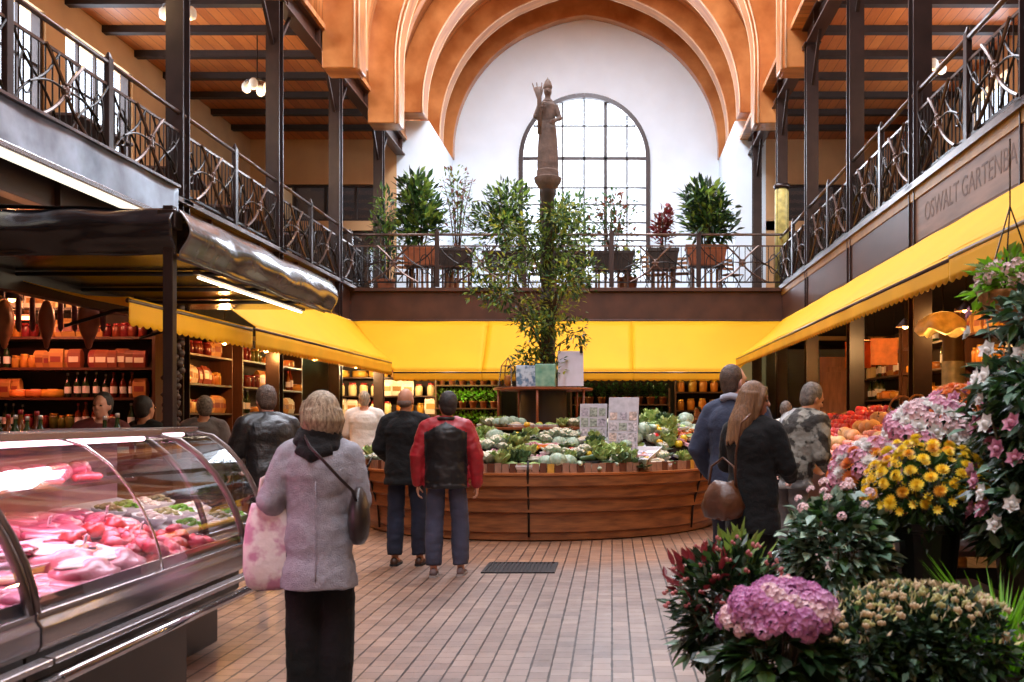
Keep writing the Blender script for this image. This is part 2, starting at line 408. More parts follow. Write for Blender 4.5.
def wall_with_arch():
    """end wall: plaster with an arched opening"""
    hw, cx, zb, zs = 1.9, -.825, 5.6, 9.23
    out = MB(); Ya, Yb2 = YW, YW + .35
    arc = [(cx - hw, zb)] + [(cx - hw * math.cos(PI * t / 24), zs + hw * math.sin(PI * t / 24)) for t in range(25)] + [(cx + hw, zb)]
    x0, x1, zt = OXL - .2, OXR + .2, 15.0
    def ring(Y):
        vs = [(x, Y, z) for x, z in arc]
        return vs
    n = len(arc)
    for Y, flip in ((Ya, 1), (Yb2, -1)):
        vs = ring(Y); fs = []
        tops = [(x, Y, zt) for x, z in arc]
        allv = vs + tops
        for i in range(1, n - 2):
            q = (i, i + 1, n + i + 1, n + i); fs.append(q if flip > 0 else q[::-1])
        k = len(allv)
        allv += [(x0, Y, 0), (x0, Y, zt), (x1, Y, 0), (x1, Y, zt), (cx - hw, Y, 0), (cx + hw, Y, 0)]
        a = [(k, k + 4, 0, k), (k, k + 4, n + 1, k + 1), (k + 5, k + 2, k + 3, n + n - 2), (k + 4, k + 5, n - 1, 0)]
        for q in a[1:]: fs.append(q if flip > 0 else q[::-1])
        out.add(allv, fs)
    rv = ring(Ya) + ring(Yb2); out.add(rv, [(i, i + n, i + n + 1, i + 1) for i in range(n - 1)] + [(n - 1, 2 * n - 1, n, 0)])
    o = out.obj('wall_rear', M['plaster']); struct(o)
    # window
    w = struct(MB().span((cx - hw, YW + .1, zb - .12), (cx + hw, YW + .3, zb + .02)).obj('window_1', M['steel']))
    f = MB()
    pts = [(x, YW + .0, z) for x, z in arc]
    for i in range(n - 1): f.bar(pts[i], pts[i + 1], .13, .17, up=V((0, 1, 0)))
    f.obj('window_frame', M['steel'], w)
    g = MB()
    for i, px in enumerate((541, 562.5, 584, 605.5, 627)):
        x = (px - 612) * YW / 1000
        h = zs + math.sqrt(max(0, hw ** 2 - (x - cx) ** 2))
        g.bar((x, YW + .14, zb), (x, YW + .14, h), .10 if i in (0, 3) else .05, .05, up=V((0, 1, 0)))
    for i, py in enumerate((125, 157.5, 187, 204, 222, 240, 262)):
        z = 1.5 + (417 - py) * YW / 1000
        h = hw if z < zs else math.sqrt(max(.01, hw ** 2 - (z - zs) ** 2))
        g.bar((cx - h, YW + .14, z), (cx + h, YW + .14, z), .10 if i == 1 else .05, .05, up=V((0, 1, 0)))
    g.obj('glazing_bars', M['steel'], w)
    p = MB(); p.add([(x, YW + .15, z) for x, z in arc], [tuple(range(n))]); p.obj('pane', M['winglass'], w)
wall_with_arch()

# side walls of the hall, with a strip of windows high on the butcher's side
def side_wall(name, X, t, wins):
    b = MB(); z1, z2, zt = 6.4, 8.2, 9.2
    b.span((X, Y0, 0), (X + t, YW, z1)); b.span((X, Y0, z2), (X + t, YW, zt))
    ys = [Y0] + [y for w in wins for y in w] + [YW]
    for i in range(0, len(ys), 2): b.span((X, ys[i], z1), (X + t, ys[i + 1], z2))
    return struct(b.obj(name, M['cream']))
LW = [(8.2, 10.6), (11.2, 13.6), (14.2, 16.6), (17.2, 19.6)]
side_wall('wall_left', OXL - .25, .25, LW); RW = [(9.0, 11.4), (12.4, 14.8), (15.8, 18.2), (19.2, 21.6)]  # fruit side windows added to brighten the gallery ceiling
side_wall('wall_right', OXR, .25, RW)
for i, (a, b_, OX, sg) in enumerate([(*q, OXL, 1) for q in LW] + [(*q, OXR, -1) for q in RW]):
    xo, xi, xm = OX - .2 * sg, OX - .05 * sg, OX - .12 * sg
    w = struct(MB().span((xo, a, 6.4), (xi, a + .08, 8.2)).span((xo, b_ - .08, 6.4), (xi, b_, 8.2)).span((xo, a, 6.4), (xi, b_, 6.48)).obj('window_%d' % (i + 2), M['steel']))
    MB().span((xm - .01, a, 6.4), (xm, b_, 8.2)).obj('pane', M['winglass'], w)
    g = MB()
    for k in range(1, 4): g.bar((xm, a + (b_ - a) * k / 4, 6.4), (xm, a + (b_ - a) * k / 4, 8.2), .05)
    g.bar((xm, a, 7.3), (xm, b_, 7.3), .05); g.obj('glazing_bars', M['steel'], w)
struct(MB().span((OXL - .2, Y0 - .25, 0), (OXR + .2, Y0, 15)).obj('wall_front', M['cream']))

# gallery end walls and white piers that carry the arch
YE = 26.0
def pier(name, xa, xb):
    b = MB()
    # the pier's top follows a slope up to the arch
    z0, z1 = 9.2, 10.6
    vs = [(xa, YE, 0), (xb, YE, 0), (xb, YW, 0), (xa, YW, 0), (xa, YE, z0), (xb, YE, z0), (xb, YW, z0), (xa, YW, z0)]
    b.add(vs, [(0, 3, 2, 1), (4, 5, 6, 7), (0, 1, 5, 4), (1, 2, 6, 5), (2, 3, 7, 6), (3, 0, 4, 7)])
    struct(b.obj(name, M['plaster']))
pier('wall_pier_left', -5.6, NX0 + .02); pier('wall_pier_right', NX1 - .02, 4.0)
def end_wall(name, xa, xb):
    b = MB(); b.span((xa, YE, ZG0), (xb, YE + .25, 4.3)); b.span((xa, YE, 7.55), (xb, YE + .25, 9.2))
    b.span((xa, YE, 4.3), (xa + .35, YE + .25, 7.55)); b.span((xb - .3, YE, 4.3), (xb, YE + .25, 7.55)); b.span((xa, YE, 6.35), (xb, YE + .25, 6.6))
    struct(b.obj(name, M['cream']))
end_wall('wall_gallery_end_left', OXL, -5.6); end_wall('wall_gallery_end_right', 4.0, OXR)
wn = 10
for xa, xb in ((OXL + .35, -5.9), (4.35, OXR - .3)):
    for za, zb in ((4.3, 6.35), (6.6, 7.55)):
        f = MB(); k = 4
        for i in range(k + 1): f.bar((xa + (xb - xa) * i / k, YE + .12, za), (xa + (xb - xa) * i / k, YE + .12, zb), .07)
        f.bar((xa, YE + .12, za + .03), (xb, YE + .12, za + .03), .06); f.bar((xa, YE + .12, zb - .03), (xb, YE + .12, zb - .03), .06)
        w = struct(f.obj('window_%d' % wn, M['beamdark'])); wn += 1
        MB().span((xa, YE + .15, za), (xb, YE + .16, zb)).obj('pane', M['winglass'], w)
# rear room behind those windows is closed
struct(MB().span((OXL, YW - .6, ZG0), (-5.6, YW - .5, 9.2)).obj('wall_back_room_left', M['darkwall']))
struct(MB().span((4.0, YW - .6, ZG0), (OXR, YW - .5, 9.2)).obj('wall_back_room_right', M['darkwall']))

# gallery slabs
struct(MB().span((OXL, Y0, ZG0 + .1), (XL, YW, ZG1 - .02)).obj('floor_gallery_left', M['darkwall']))
struct(MB().span((XR, Y0, ZG0 + .1), (OXR, YW, ZG1 - .02)).obj('floor_gallery_right', M['darkwall']))
struct(MB().span((XL, YB, ZG0 + .1), (XR, YW, ZG1 - .02)).obj('floor_gallery_rear', M['darkwall']))

# ceilings over the side galleries
ZC = 8.72
CLL = [8.4, 12.67, 16.3, 19.9, 23.6]
CLR = [8.6, 11.85, 15.0, 18.3, 21.5, 25.2]
struct(MB().span((OXL, Y0, ZC), (XL + .12, YE, ZC + .12)).obj('ceiling_left', M['ceilwood']))
struct(MB().span((XR - .12, Y0, ZC), (OXR, YE, ZC + .12)).obj('ceiling_right', M['ceilwood']))
for side, xa, xb in (('left', OXL, XL - .1), ('right', XR + .1, OXR)):
    y = 6.0
    while y < YE:
        struct(MB().span((xa, y - .08, ZC - .13), (xb, y + .08, ZC)).obj('ceiling_beam', M['beamdark'])); y += 1.25

# steel edge beams and columns
def ibeam(a, b, h, w, t=.03):
    a, b = V(a), V(b); m = MB()
    m.bar(a + V((0, 0, h / 2)), b + V((0, 0, h / 2)), w, t); m.bar(a - V((0, 0, h / 2)), b - V((0, 0, h / 2)), w, t); m.bar(a, b, t, h)
    d = (b - a); n = int(d.length / 1.8)
    for i in range(1, n): m.box(a + d * (i / n), (w * .9, .03, h))
    return m
struct(ibeam((XL, Y0, 8.5), (XL, 27.5, 8.5), .36, .24).obj('beam_left', M['steelred']))
struct(ibeam((XR, Y0, 8.5), (XR, 27.0, 8.5), .36, .24).obj('beam_right', M['steelred']))
def column(X, Y, z0=0, z1=8.32):
    m = MB()
    m.box((X, Y - .095, (z0 + z1) / 2), (.22, .02, z1 - z0)); m.box((X, Y + .095, (z0 + z1) / 2), (.22, .02, z1 - z0)); m.box((X, Y, (z0 + z1) / 2), (.10, .18, z1 - z0))
    m.box((X, Y, z0 + .01), (.34, .34, .02)); m.box((X, Y, z1 - .01), (.3, .3, .02)); m.box((X, Y, ZG1 + .02), (.28, .28, .05))
    o = struct(m.obj('column', M['steel']))
    br = MB(); s = 1 if X < 0 else -1
    for k in (-1, 1): br.bar((X, Y + .1 * k, 7.55), (X, Y + .75 * k, 8.3), .05)
    br.obj('brace', M['steel'], o)
    return o
for y in CLL: column(XL, y)
for y in CLR: column(XR, y)
# the corner column of the tub side carries a gilded lower shaft
# fascias
struct(ibeam((XL, Y0, 3.86), (XL, YB, 3.86), .66, .16).obj('trim_1', M['steelred']))
struct(ibeam((XR, Y0, 3.86), (XR, YB, 3.86), .62, .16).obj('trim_2', M['fasciaR']))
struct(MB().span((XL, YB - .04, 3.5), (XR, YB + .04, 4.13)).span((XL, YB - .08, 3.48), (XR, YB + .08, 3.54)).obj('trim_3', M['steelred'], bevel=.01))
struct(MB().span((XL - .02, Y0, 4.18), (XL + .14, YB, 4.24)).obj('trim_4', M['railing']))
r_ = MB().span((XR - .14, Y0, 4.17), (XR + .02, YB, 4.25)); struct(r_.obj('trim_5', M['railing']))
struct(MB().span((XR - .1, Y0, 4.05), (XR - .02, YB, 4.17)).obj('trim_6', M['ledge']))
struct(MB().span((XL, YB - .14, 4.13), (XR, YB + .02, 4.2)).obj('trim_7', M['steelred']))
# right fascia face boards between columns (near one carries faded lettering)
ys = [3.0, 8.6, 11.85, 15.0, 18.3, YB]
for i in range(len(ys) - 1):
    struct(MB().span((XR - .085, ys[i] + .03, 3.55), (XR - .06, ys[i + 1] - .03, 4.05)).obj('trim_%d' % (8 + i), M['fasciaR'] if i < 2 else M['steelred'], bevel=.005))
def text(body, name, size, loc, rot, m, parent=None, ext=.004, sx=1.0):
    cu = bpy.data.curves.new(name, 'FONT'); cu.body = body; cu.size = size; cu.extrude = ext; cu.align_x = 'CENTER'; cu.align_y = 'CENTER'
    o = bpy.data.objects.new(name, cu); COL.objects.link(o)
    dg = bpy.context.evaluated_depsgraph_get(); dg.update()
    me = bpy.data.meshes.new_from_object(o.evaluated_get(dg), depsgraph=dg)
    COL.objects.unlink(o); bpy.data.objects.remove(o)
    q = bpy.data.objects.new(name, me); COL.objects.link(q); me.materials.clear(); me.materials.append(m)
    q.location = loc; q.rotation_euler = rot; q.scale = (sx, 1, 1)
    if parent: q.parent = parent
    return q
tx = text('OSWALT GARTENBAU', 'fascia_lettering', .3, (XR - .0865, 10.0, 3.82), (PI / 2, 0, -PI / 2), M['letter'], sx=.92, ext=.001)
tag(tx, 'faded dark lettering on the weathered fascia above the flower stall', 'lettering')

# galvanised apron hung on the gallery front nearest the butcher
t = thing('metal_apron', 'dented galvanised sheet hung on the gallery front above the black tarp', 'metal sheet', (XL + .2, 0, 0))
a = MB()
ny, nz = 40, 5
vs = []
for i in range(ny + 1):
    for j in range(nz + 1):
        y = 6.4 + (12.2 - 6.4) * i / ny; z = 3.8 + .5 * j / nz
        vs.append((.02 * noise.noise(V((y * 1.3, z * 2, 0))), y, z))
a.add(vs, [(i * (nz + 1) + j, (i + 1) * (nz + 1) + j, (i + 1) * (nz + 1) + j + 1, i * (nz + 1) + j + 1) for i in range(ny) for j in range(nz)])
a.obj('sheet', M['galv'], t, smooth=True, solid=.012)
MB().bar((.02, 6.4, 4.31), (.02, 12.2, 4.31), .05, .03).obj('top_lip', M['inoxdark'], t)
MB().bar((.02, 6.4, 3.79), (.02, 12.2, 3.79), .05, .04).obj('bottom_lip', M['inox'], t)
# light box under the apron
t = thing('strip_light', 'long white strip light under the galvanised sheet', 'light', (XL + .42, 0, 3.73))
MB().span((-.16, 6.5, .0), (.06, 11.1, .06)).obj('housing', M['inox'], t, bevel=.01)
MB().span((-.1, 6.6, -.03), (.03, 11.0, .0)).obj('diffuser', mat('strip_diffuser', (255, 250, 235), .4, emit=(255, 246, 225), estr=1.4), t)

# ------------------------------------------------------------------ the vault
def prof(r, n=40, zs=9.42, zb=8.2, amax=PI):
    """half-round timber profile, slightly pointed"""
    p = [(-r, zb)]
    for i in range(n + 1):
        a = amax * i / n
        x = -r * math.cos(a); z = zs + r * math.sin(a) * .985
        z += .12 * max(0, 1 - abs(x) / (r * .35)) * (r / 4)
        p.append((x, z))
    p.append((r, zb)); return p
RI = 4.0
def rib(y, w, r_in, r_out, name, zb=8.2, m=None):
    pi_, po = prof(r_in, 48, zb=zb), prof(r_out, 48, zb=zb)
    b = MB(); n = len(pi_); vs = []
    for yy in (y - w / 2, y + w / 2):
        vs += [(XC + x, yy, z) for x, z in pi_] + [(XC + x, yy, z) for x, z in po]
    fs = []
    for i in range(n - 1):
        fs += [(i, n + i, n + i + 1, i + 1), (2 * n + i, 2 * n + i + 1, 3 * n + i + 1, 3 * n + i), (i, i + 1, 2 * n + i + 1, 2 * n + i), (n + i, 3 * n + i, 3 * n + i + 1, n + i + 1)]
    fs += [(0, 2 * n, 3 * n, n), (n - 1, 2 * n - 1, 4 * n - 1, 3 * n - 1)]
    b.add(vs, fs)
    o = b.obj(name, m or M['rib'], bevel=.02); struct(o); smooth_by_angle(o, 30)
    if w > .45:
        for yy in (y - w / 2 - .004, y + w / 2 + .004): MB().tube([(XC + x, yy, z) for x, z in prof(r_in + .012, 48, zb=zb)], .02, 6).obj('highlight_bead', M['rib_highlight'], o, smooth=True)  # thin pale beads paint the highlights along the rib edges
    return o
ti = 20
for k, y in enumerate((0.6, 4.3, 8.0, 11.7, 15.3, 18.9, 22.4)):
    rib(y, .62, RI, RI + .62, 'trim_%d' % ti, 8.0); ti += 1
    rib(y, .5, RI - .07, RI + .02, 'trim_%d' % ti, 8.0, M['rib']); ti += 1
for k, y in enumerate((2.4, 6.2, 9.9, 13.5, 17.1, 20.7)):
    rib(y, .3, RI + .3, RI + .62, 'trim_%d' % ti, 8.7); ti += 1
rib(25.6, .62, RI, RI + .6, 'trim_%d' % ti, 9.2); ti += 1
rib(24.0, .3, RI + .3, RI + .62, 'trim_%d' % ti, 9.2); ti += 1
rib(28.2, .5, RI + .02, RI + .6, 'trim_%d' % ti, 9.2); ti += 1
rib(29.82, .36, RI - .06, RI + .6, 'trim_%d' % ti, 9.2); ti += 1
# board skin with an unseen glazed opening added along the crown to let light in
def skin(y0, y1, r, gap, name):
    p = prof(r, 60, zb=8.72); b = MB()
    for part in ([q for q in p if q[0] <= -gap], [q for q in p if q[0] >= gap]) if gap else (p,):
        n = len(part); vs = []
        for yy in (y0, y1): vs += [(XC + x, yy, z) for x, z in part]
        k = 8; vs = []
        for j in range(k + 1): vs += [(XC + x, y0 + (y1 - y0) * j / k, z) for x, z in part]
        b.add(vs, [(j * n + i, j * n + i + 1, (j + 1) * n + i + 1, (j + 1) * n + i) for j in range(k) for i in range(n - 1)])
    o = b.obj(name, M['timber'], smooth=True, solid=.06); struct(o); return o
skin(Y0, 26.2, RI + .62, 2.3, 'ceiling_vault'); skin(26.2, YW + .2, RI + .62, 0, 'ceiling_vault_end')
zr = prof(RI + .62, 60)
zt_ = max(z for x, z in zr); zg = min(z for x, z in zr if abs(x) <= 2.3)
w = MB()
y = Y0
while y <= 26.2:
    w.bar((XC - 2.35, y, zg), (XC, y, zt_ + .2), .06, .1); w.bar((XC + 2.35, y, zg), (XC, y, zt_ + .2), .06, .1); y += .9
w.bar((XC, Y0, zt_ + .2), (XC, 26.2, zt_ + .2), .1, .12); w.bar((XC - 2.3, Y0, zg), (XC - 2.3, 26.2, zg), .12, .15); w.bar((XC + 2.3, Y0, zg), (XC + 2.3, 26.2, zg), .12, .15)
w = struct(w.obj('window_%d' % wn, M['steel'])); wn += 1  # unseen crown glazing, added with the opening
p = MB(); p.add([(XC - 2.35, Y0, zg), (XC, Y0, zt_ + .2), (XC + 2.35, Y0, zg), (XC - 2.35, 26.2, zg), (XC, 26.2, zt_ + .2), (XC + 2.35, 26.2, zg)], [(0, 1, 4, 3), (1, 2, 5, 4)])
p.obj('pane', M['winglass'], w)
# drop boards that close the vault's foot against the gallery ceilings
struct(MB().span((XL - .15, Y0, 8.7), (XC - RI - .55, YE, 8.8)).obj('ceiling_soffit_left', M['timber']))
struct(MB().span((XC + RI + .1, Y0, 8.7), (XR + .2, YE, 8.8)).obj('ceiling_soffit_right', M['timber']))

# ------------------------------------------------------------------ balustrades
def panel(L, hgt=1.1, seed=0):
    rr = random.Random(seed)
    t = thing('balustrade_panel', 'x', 'balustrade')
    MB().tube([(-.05, 0, hgt), (L - .05, 0, hgt)], .028, 10).obj('handrail', M['railing'], t, smooth=True)
    MB().bar((.05, 0, .86), (L - .05, 0, .86), .022, .03).obj('upper_rail', M['railing'], t)
    MB().bar((.05, 0, .1), (L - .05, 0, .1), .022, .03).obj('bottom_rail', M['iron'], t)
    MB().box((0, 0, .58), (.1, .06, 1.16)).box((0, 0, 1.19), (.07, .05, .06), top=.4).obj('post', M['steel'], t, bevel=.005)
    b = MB(); k = int(L / .115)
    for i in range(1, k):
        x = L * i / k
        b.tube([(x, 0, .1), (x, 0, .86)], .009, 5)
    b.obj('baluster_lattice', M['iron'], t)
    cx, cz = L / 2, .5
    for sx in (-1, 1):
        p0 = V((cx, -.02, cz))
        MB().tube([p0 + V((sx * .34 * u, -.01, .36 * u ** .8)) for u in [i / 8 for i in range(9)]], .02, 6).obj('brace', M['railing'], t)
        MB().tube([p0 + V((sx * (.2 * u + .32 * u * u), -.01, -.4 * u)) for u in [i / 8 for i in range(9)]], .02, 6).obj('brace', M['railing'], t)
        MB().tube([p0 + V((sx * (.62 * u), -.012, .06 * math.sin(u * 3.1) - .1 * u)) for u in [i / 8 for i in range(9)]], .012, 6).obj('brace', M['iron'], t)
    for sx in (-1, 1):
        MB().tube([V((cx + sx * L * .5 * (.1 + .86 * u), -.015, .12 + .74 * u + .05 * math.sin(6 * u))) for u in [i / 8 for i in range(9)]], .013, 6).obj('scroll', M['iron'], t)
        MB().tube([V((cx + sx * L * .5 * (.1 + .86 * u), -.015, .84 - .72 * u - .05 * math.sin(6 * u))) for u in [i / 8 for i in range(9)]], .013, 6).obj('scroll', M['iron'], t)
        MB().tube([V((cx + sx * (L * .36 + .1 * math.cos(a)), -.018, .48 + .2 * math.sin(a))) for a in [2 * PI * i / 16 for i in range(16)]], .011, 6, loop=True).obj('oval_ring', M['iron'], t)
    kn = MB(); kn.ell((cx, -.03, cz), (.07, .035, .08), 10, 7)
    for a in range(6): kn.ell((cx + .06 * math.cos(a * 1.05), -.05, cz + .07 * math.sin(a * 1.05)), (.022, .02, .022), 8, 5)
    kn.obj('knot', M['railing'], t, smooth=True)
    return t
nth = ['first', 'second', 'third', 'fourth', 'fifth', 'sixth', 'seventh', 'eighth', 'ninth', 'tenth']
def run(pts, L, rz, where, grp):
    p0 = None
    for i, p in enumerate(pts):
        lab = 'iron balustrade panel of the gallery %s, %s from the viewer' % (where, nth[i])
        if p0 is None:
            p0 = panel(L); p0.location = p; p0.rotation_euler = (0, 0, rz); p0['label'] = lab; p0['group'] = grp
        else: dup(p0, p, rz, lab, grp)
ds = 1.814
run([(XL + .05, 19.9 - ds * (7 - i) , ZG1 + .03) for i in range(8)], ds, PI / 2, 'above the butcher stall', 'balustrade panels of the butcher side')
ds = 1.625
run([(XR - .05, 21.5 - ds * (8 - i), ZG1 + .03) for i in range(9)], ds, -PI / 2, 'above the fruit stall', 'balustrade panels of the fruit side')
ds = (XR - XL) / 5
p0 = panel(ds); wh = ['next to the black plastic canopy side', 'under the bushy potted shrub', 'behind the statue column', 'under the red leafed shrub', 'beside the gilded column']
for i in range(5):
    lab = 'rear gallery balustrade panel ' + wh[i]
    if i == 0: p0.location = (XL, YB, ZG1 + .03); p0['label'] = lab; p0['group'] = 'balustrade panels of the rear gallery'
    else: dup(p0, (XL + ds * i, YB, ZG1 + .03), 0, lab)
# gilded lower shaft on the corner column
t = thing('column_sleeve', 'pale gilded sleeve wrapped round the corner gallery column', 'column sleeve', (XR, 21.5, ZG1 + .05))
MB().lathe([(.15, 0), (.15, 2.1), (.13, 2.15)], 14).obj('shaft', mat('gilt_sleeve', (186, 172, 96), .5, var=.3, scale=9), t, smooth=True)
MB().lathe([(.16, 2.15), (.18, 2.2), (.16, 2.25)], 14).obj('ring', M['steel'], t, smooth=True)

# ------------------------------------------------------------------ awnings
def awning(label, A, B, outv, drop, hv, seed=0, arms=2, m0=0, m1=0):
    """A->B along the fascia (world), outv = projection vector (world, horizontal)"""
    A, B, outv = V(A), V(B), V(outv)
    t = thing('awning', label, 'awning', A, 0, 'yellow awnings')
    d = B - A; L = d.length; d = d.normalized()
    n, k = max(6, int(L / .12)), 10
    vs = []
    for i in range(n + 1):
        for j in range(k + 1):
            u = j / k; p = d * (m0 * u + (L - (m0 + m1) * u) * i / n) + outv * u + V((0, 0, -drop * u - .05 * math.sin(PI * u)))
            p.z += .015 * noise.noise(V((i * .12, j * .3, seed)))
            vs.append(p)
    MB().add(vs, [(i * (k + 1) + j, (i + 1) * (k + 1) + j, (i + 1) * (k + 1) + j + 1, i * (k + 1) + j + 1) for i in range(n) for j in range(k)]).obj('canopy', M['yellow'], t, smooth=True, solid=.004)
    L0, L1 = m0, L - m1; n2 = int((L1 - L0) / .03); vs = []
    for i in range(n2 + 1):
        s = L0 + i * (L1 - L0) / n2
        w_ = outv.normalized() * (.012 * noise.noise(V((s * 1.7, seed, 0))))
        sc = abs(math.sin(PI * s / .14)) ** .6
        for u, z in ((0, 0), (.35, -hv * .35), (.7, -hv * .7), (1, -hv + .035 - .035 * sc)):
            vs.append(d * s + outv * 1.002 + w_ * u + V((0, 0, -drop + z)))
    MB().add(vs, [(i * 4 + j, (i + 1) * 4 + j, (i + 1) * 4 + j + 1, i * 4 + j + 1) for i in range(n2) for j in range(3)]).obj('valance', M['yellow2'], t, smooth=True, solid=.003)
    fb = outv * .99 + V((0, 0, -drop - .03))
    MB().tube([fb + d * L0, fb + d * L1], .022, 8).obj('front_bar', M['railing'], t, smooth=True)
    for i in range(arms):
        q = d * (L0 + (L1 - L0) * (i + .5) / arms)
        MB().tube([q + V((0, 0, -.35)) , q + outv * .5 + V((0, 0, -drop * .62 - .1)), q + outv * .98 + V((0, 0, -drop - .02))], .018, 6).obj('support_arm', M['iron'], t)
    return t
ZA = 3.5
bx = [XL + .05, (489 - 612) * .021, (632 - 612) * .021, XR - .05]
bl = ['yellow awning under the rear gallery, beside the two men', 'yellow awning under the rear gallery, straight behind the statue column', 'yellow awning under the rear gallery, above the man in blue']
for i in range(3):
    awning(bl[i], (bx[i], YB - .1, ZA), (bx[i + 1], YB - .1, ZA), (0, -1.1, 0), 1.09, .2, i, m0=(1.12 if i == 0 else 0), m1=(1.12 if i == 2 else 0))
awning('long yellow awning above the fruit display with a scalloped edge', (XR - .1, 20.85, ZA + .02), (XR - .1, 7.25, ZA + .02), (-1.1, 0, 0), .85, .2, 5, 5, m0=1.12)
awning('nearer yellow awning above the cut flowers with a deeper valance', (XR - .1, 7.2, ZA + .02), (XR - .1, 2.6, ZA + .02), (-1.12, 0, 0), .84, .22, 6, 3)
awning('flat yellow awning close under the black plastic canopy', (XL + .15, 9.0, 2.74), (XL + .15, 12.1, 2.74), (1.0, 0, 0), .16, .26, 7, 2)
awning('yellow awning beyond the black plastic canopy on the butcher side', (XL + .1, 12.2, ZA), (XL + .1, 20.85, ZA), (1.05, 0, 0), .9, .28, 8, 3, m1=1.12)
# ------------------------------------------------------------------ people
def skinmat(name, col): return mat(name, col, .55, var=.1, scale=14, spec=.35, bump=.04, bscale=90)
SK = dict(light=skinmat('skin_light', (206, 156, 132)), tan=skinmat('skin_tan', (186, 132, 104)), pink=skinmat('skin_pink', (214, 160, 142)))
HR = dict(
    blond=mat('hair_ash_blond', (112, 92, 70), .5, var=.35, scale=26, stretch=(3, 3, .6), bump=.5, bscale=70, col2=(190, 170, 142)),
    long=mat('hair_light_brown', (88, 60, 38), .45, var=.35, scale=26, stretch=(4, 4, .35), bump=.5, bscale=60, col2=(140, 100, 66)),
    dark=mat('hair_dark', (38, 30, 28), .6, var=.3, scale=40, bump=.5, bscale=120), grey=mat('hair_grey', (120, 108, 98), .6, var=.3, scale=40, bump=.5, bscale=120, col2=(66, 56, 50)),
    brown=mat('hair_short_brown', (84, 66, 54), .6, var=.3, scale=40, bump=.5, bscale=120), stubble=mat('hair_cropped', (112, 92, 82), .7, var=.2, scale=60, bump=.2, bscale=160),
)
EYE = mat('eye_dark', (36, 26, 22), .2); LIP = mat('lips', (168, 88, 82), .5)

def cloth(name, col, bump=.25, bscale=60, **k): return mat(name, col, k.pop('rough', .85), bump=bump, bscale=bscale, sheen=k.pop('sheen', .03), **k)

def limb(mb, pts, rad, n=14):
    mb.tube(pts, rad, n)
    for p, r in ((pts[0], rad[0]), (pts[-1], rad[-1])): mb.ell(p, r * .99, 12, 8)
    for p, r in list(zip(pts, rad))[1:-1]: mb.ell(p, r * 1.0, 12, 8)

def hand(mb, wrist, d, pn, side, s=1.0, curl=.5):
    """palm, four unequal fingers with two bends and a thumb; d = forearm direction, pn = palm-facing normal, side=+1 thumb on the d x pn side"""
    d = d.normalized(); pn = (pn - d * pn.dot(d)).normalized(); w = d.cross(pn).normalized() * side
    rot = Matrix((w, d, pn)).transposed()
    pc = wrist + d * .045 * s
    mb.ell(wrist + d * .008 * s, (.027 * s, .03 * s, .021 * s), 10, 7, rot)
    mb.ell(pc, (.042 * s, .05 * s, .016 * s), 12, 8, rot)
    for k, (off, ln) in enumerate(((.029, .072), (.010, .081), (-.010, .076), (-.028, .058))):
        base = wrist + (d * .085 + w * off) * s
        a = curl * (.55 + .12 * k); p = base; pts = [wrist + (d * .06 + w * off * .9) * s, base]
        ang = a * .5
        for fr in (.45, .32, .23):
            dirv = d * math.cos(ang) + pn * math.sin(ang) + w * (off * 1.2)
            p = p + dirv.normalized() * ln * fr * s; pts.append(p); ang += a
        mb.tube(pts, [.0095 * s, .0095 * s, .0088 * s, .008 * s, .0068 * s], 8); mb.ell(p, .0068 * s, 8, 6)
    b = wrist + (d * .022 + w * .026) * s
    t1 = b + (d * .026 + w * .024 + pn * .008) * s; t2 = t1 + (d * .03 + w * .006 + pn * .014 * (1 + curl)) * s; t3 = t2 + (d * .022 - w * .003 + pn * .01 * (1 + curl)) * s
    mb.tube([wrist + d * .01 * s, b, t1, t2, t3], [.016 * s, .015 * s, .0115 * s, .01 * s, .0078 * s], 8); mb.ell(t3, .0078 * s, 8, 6)

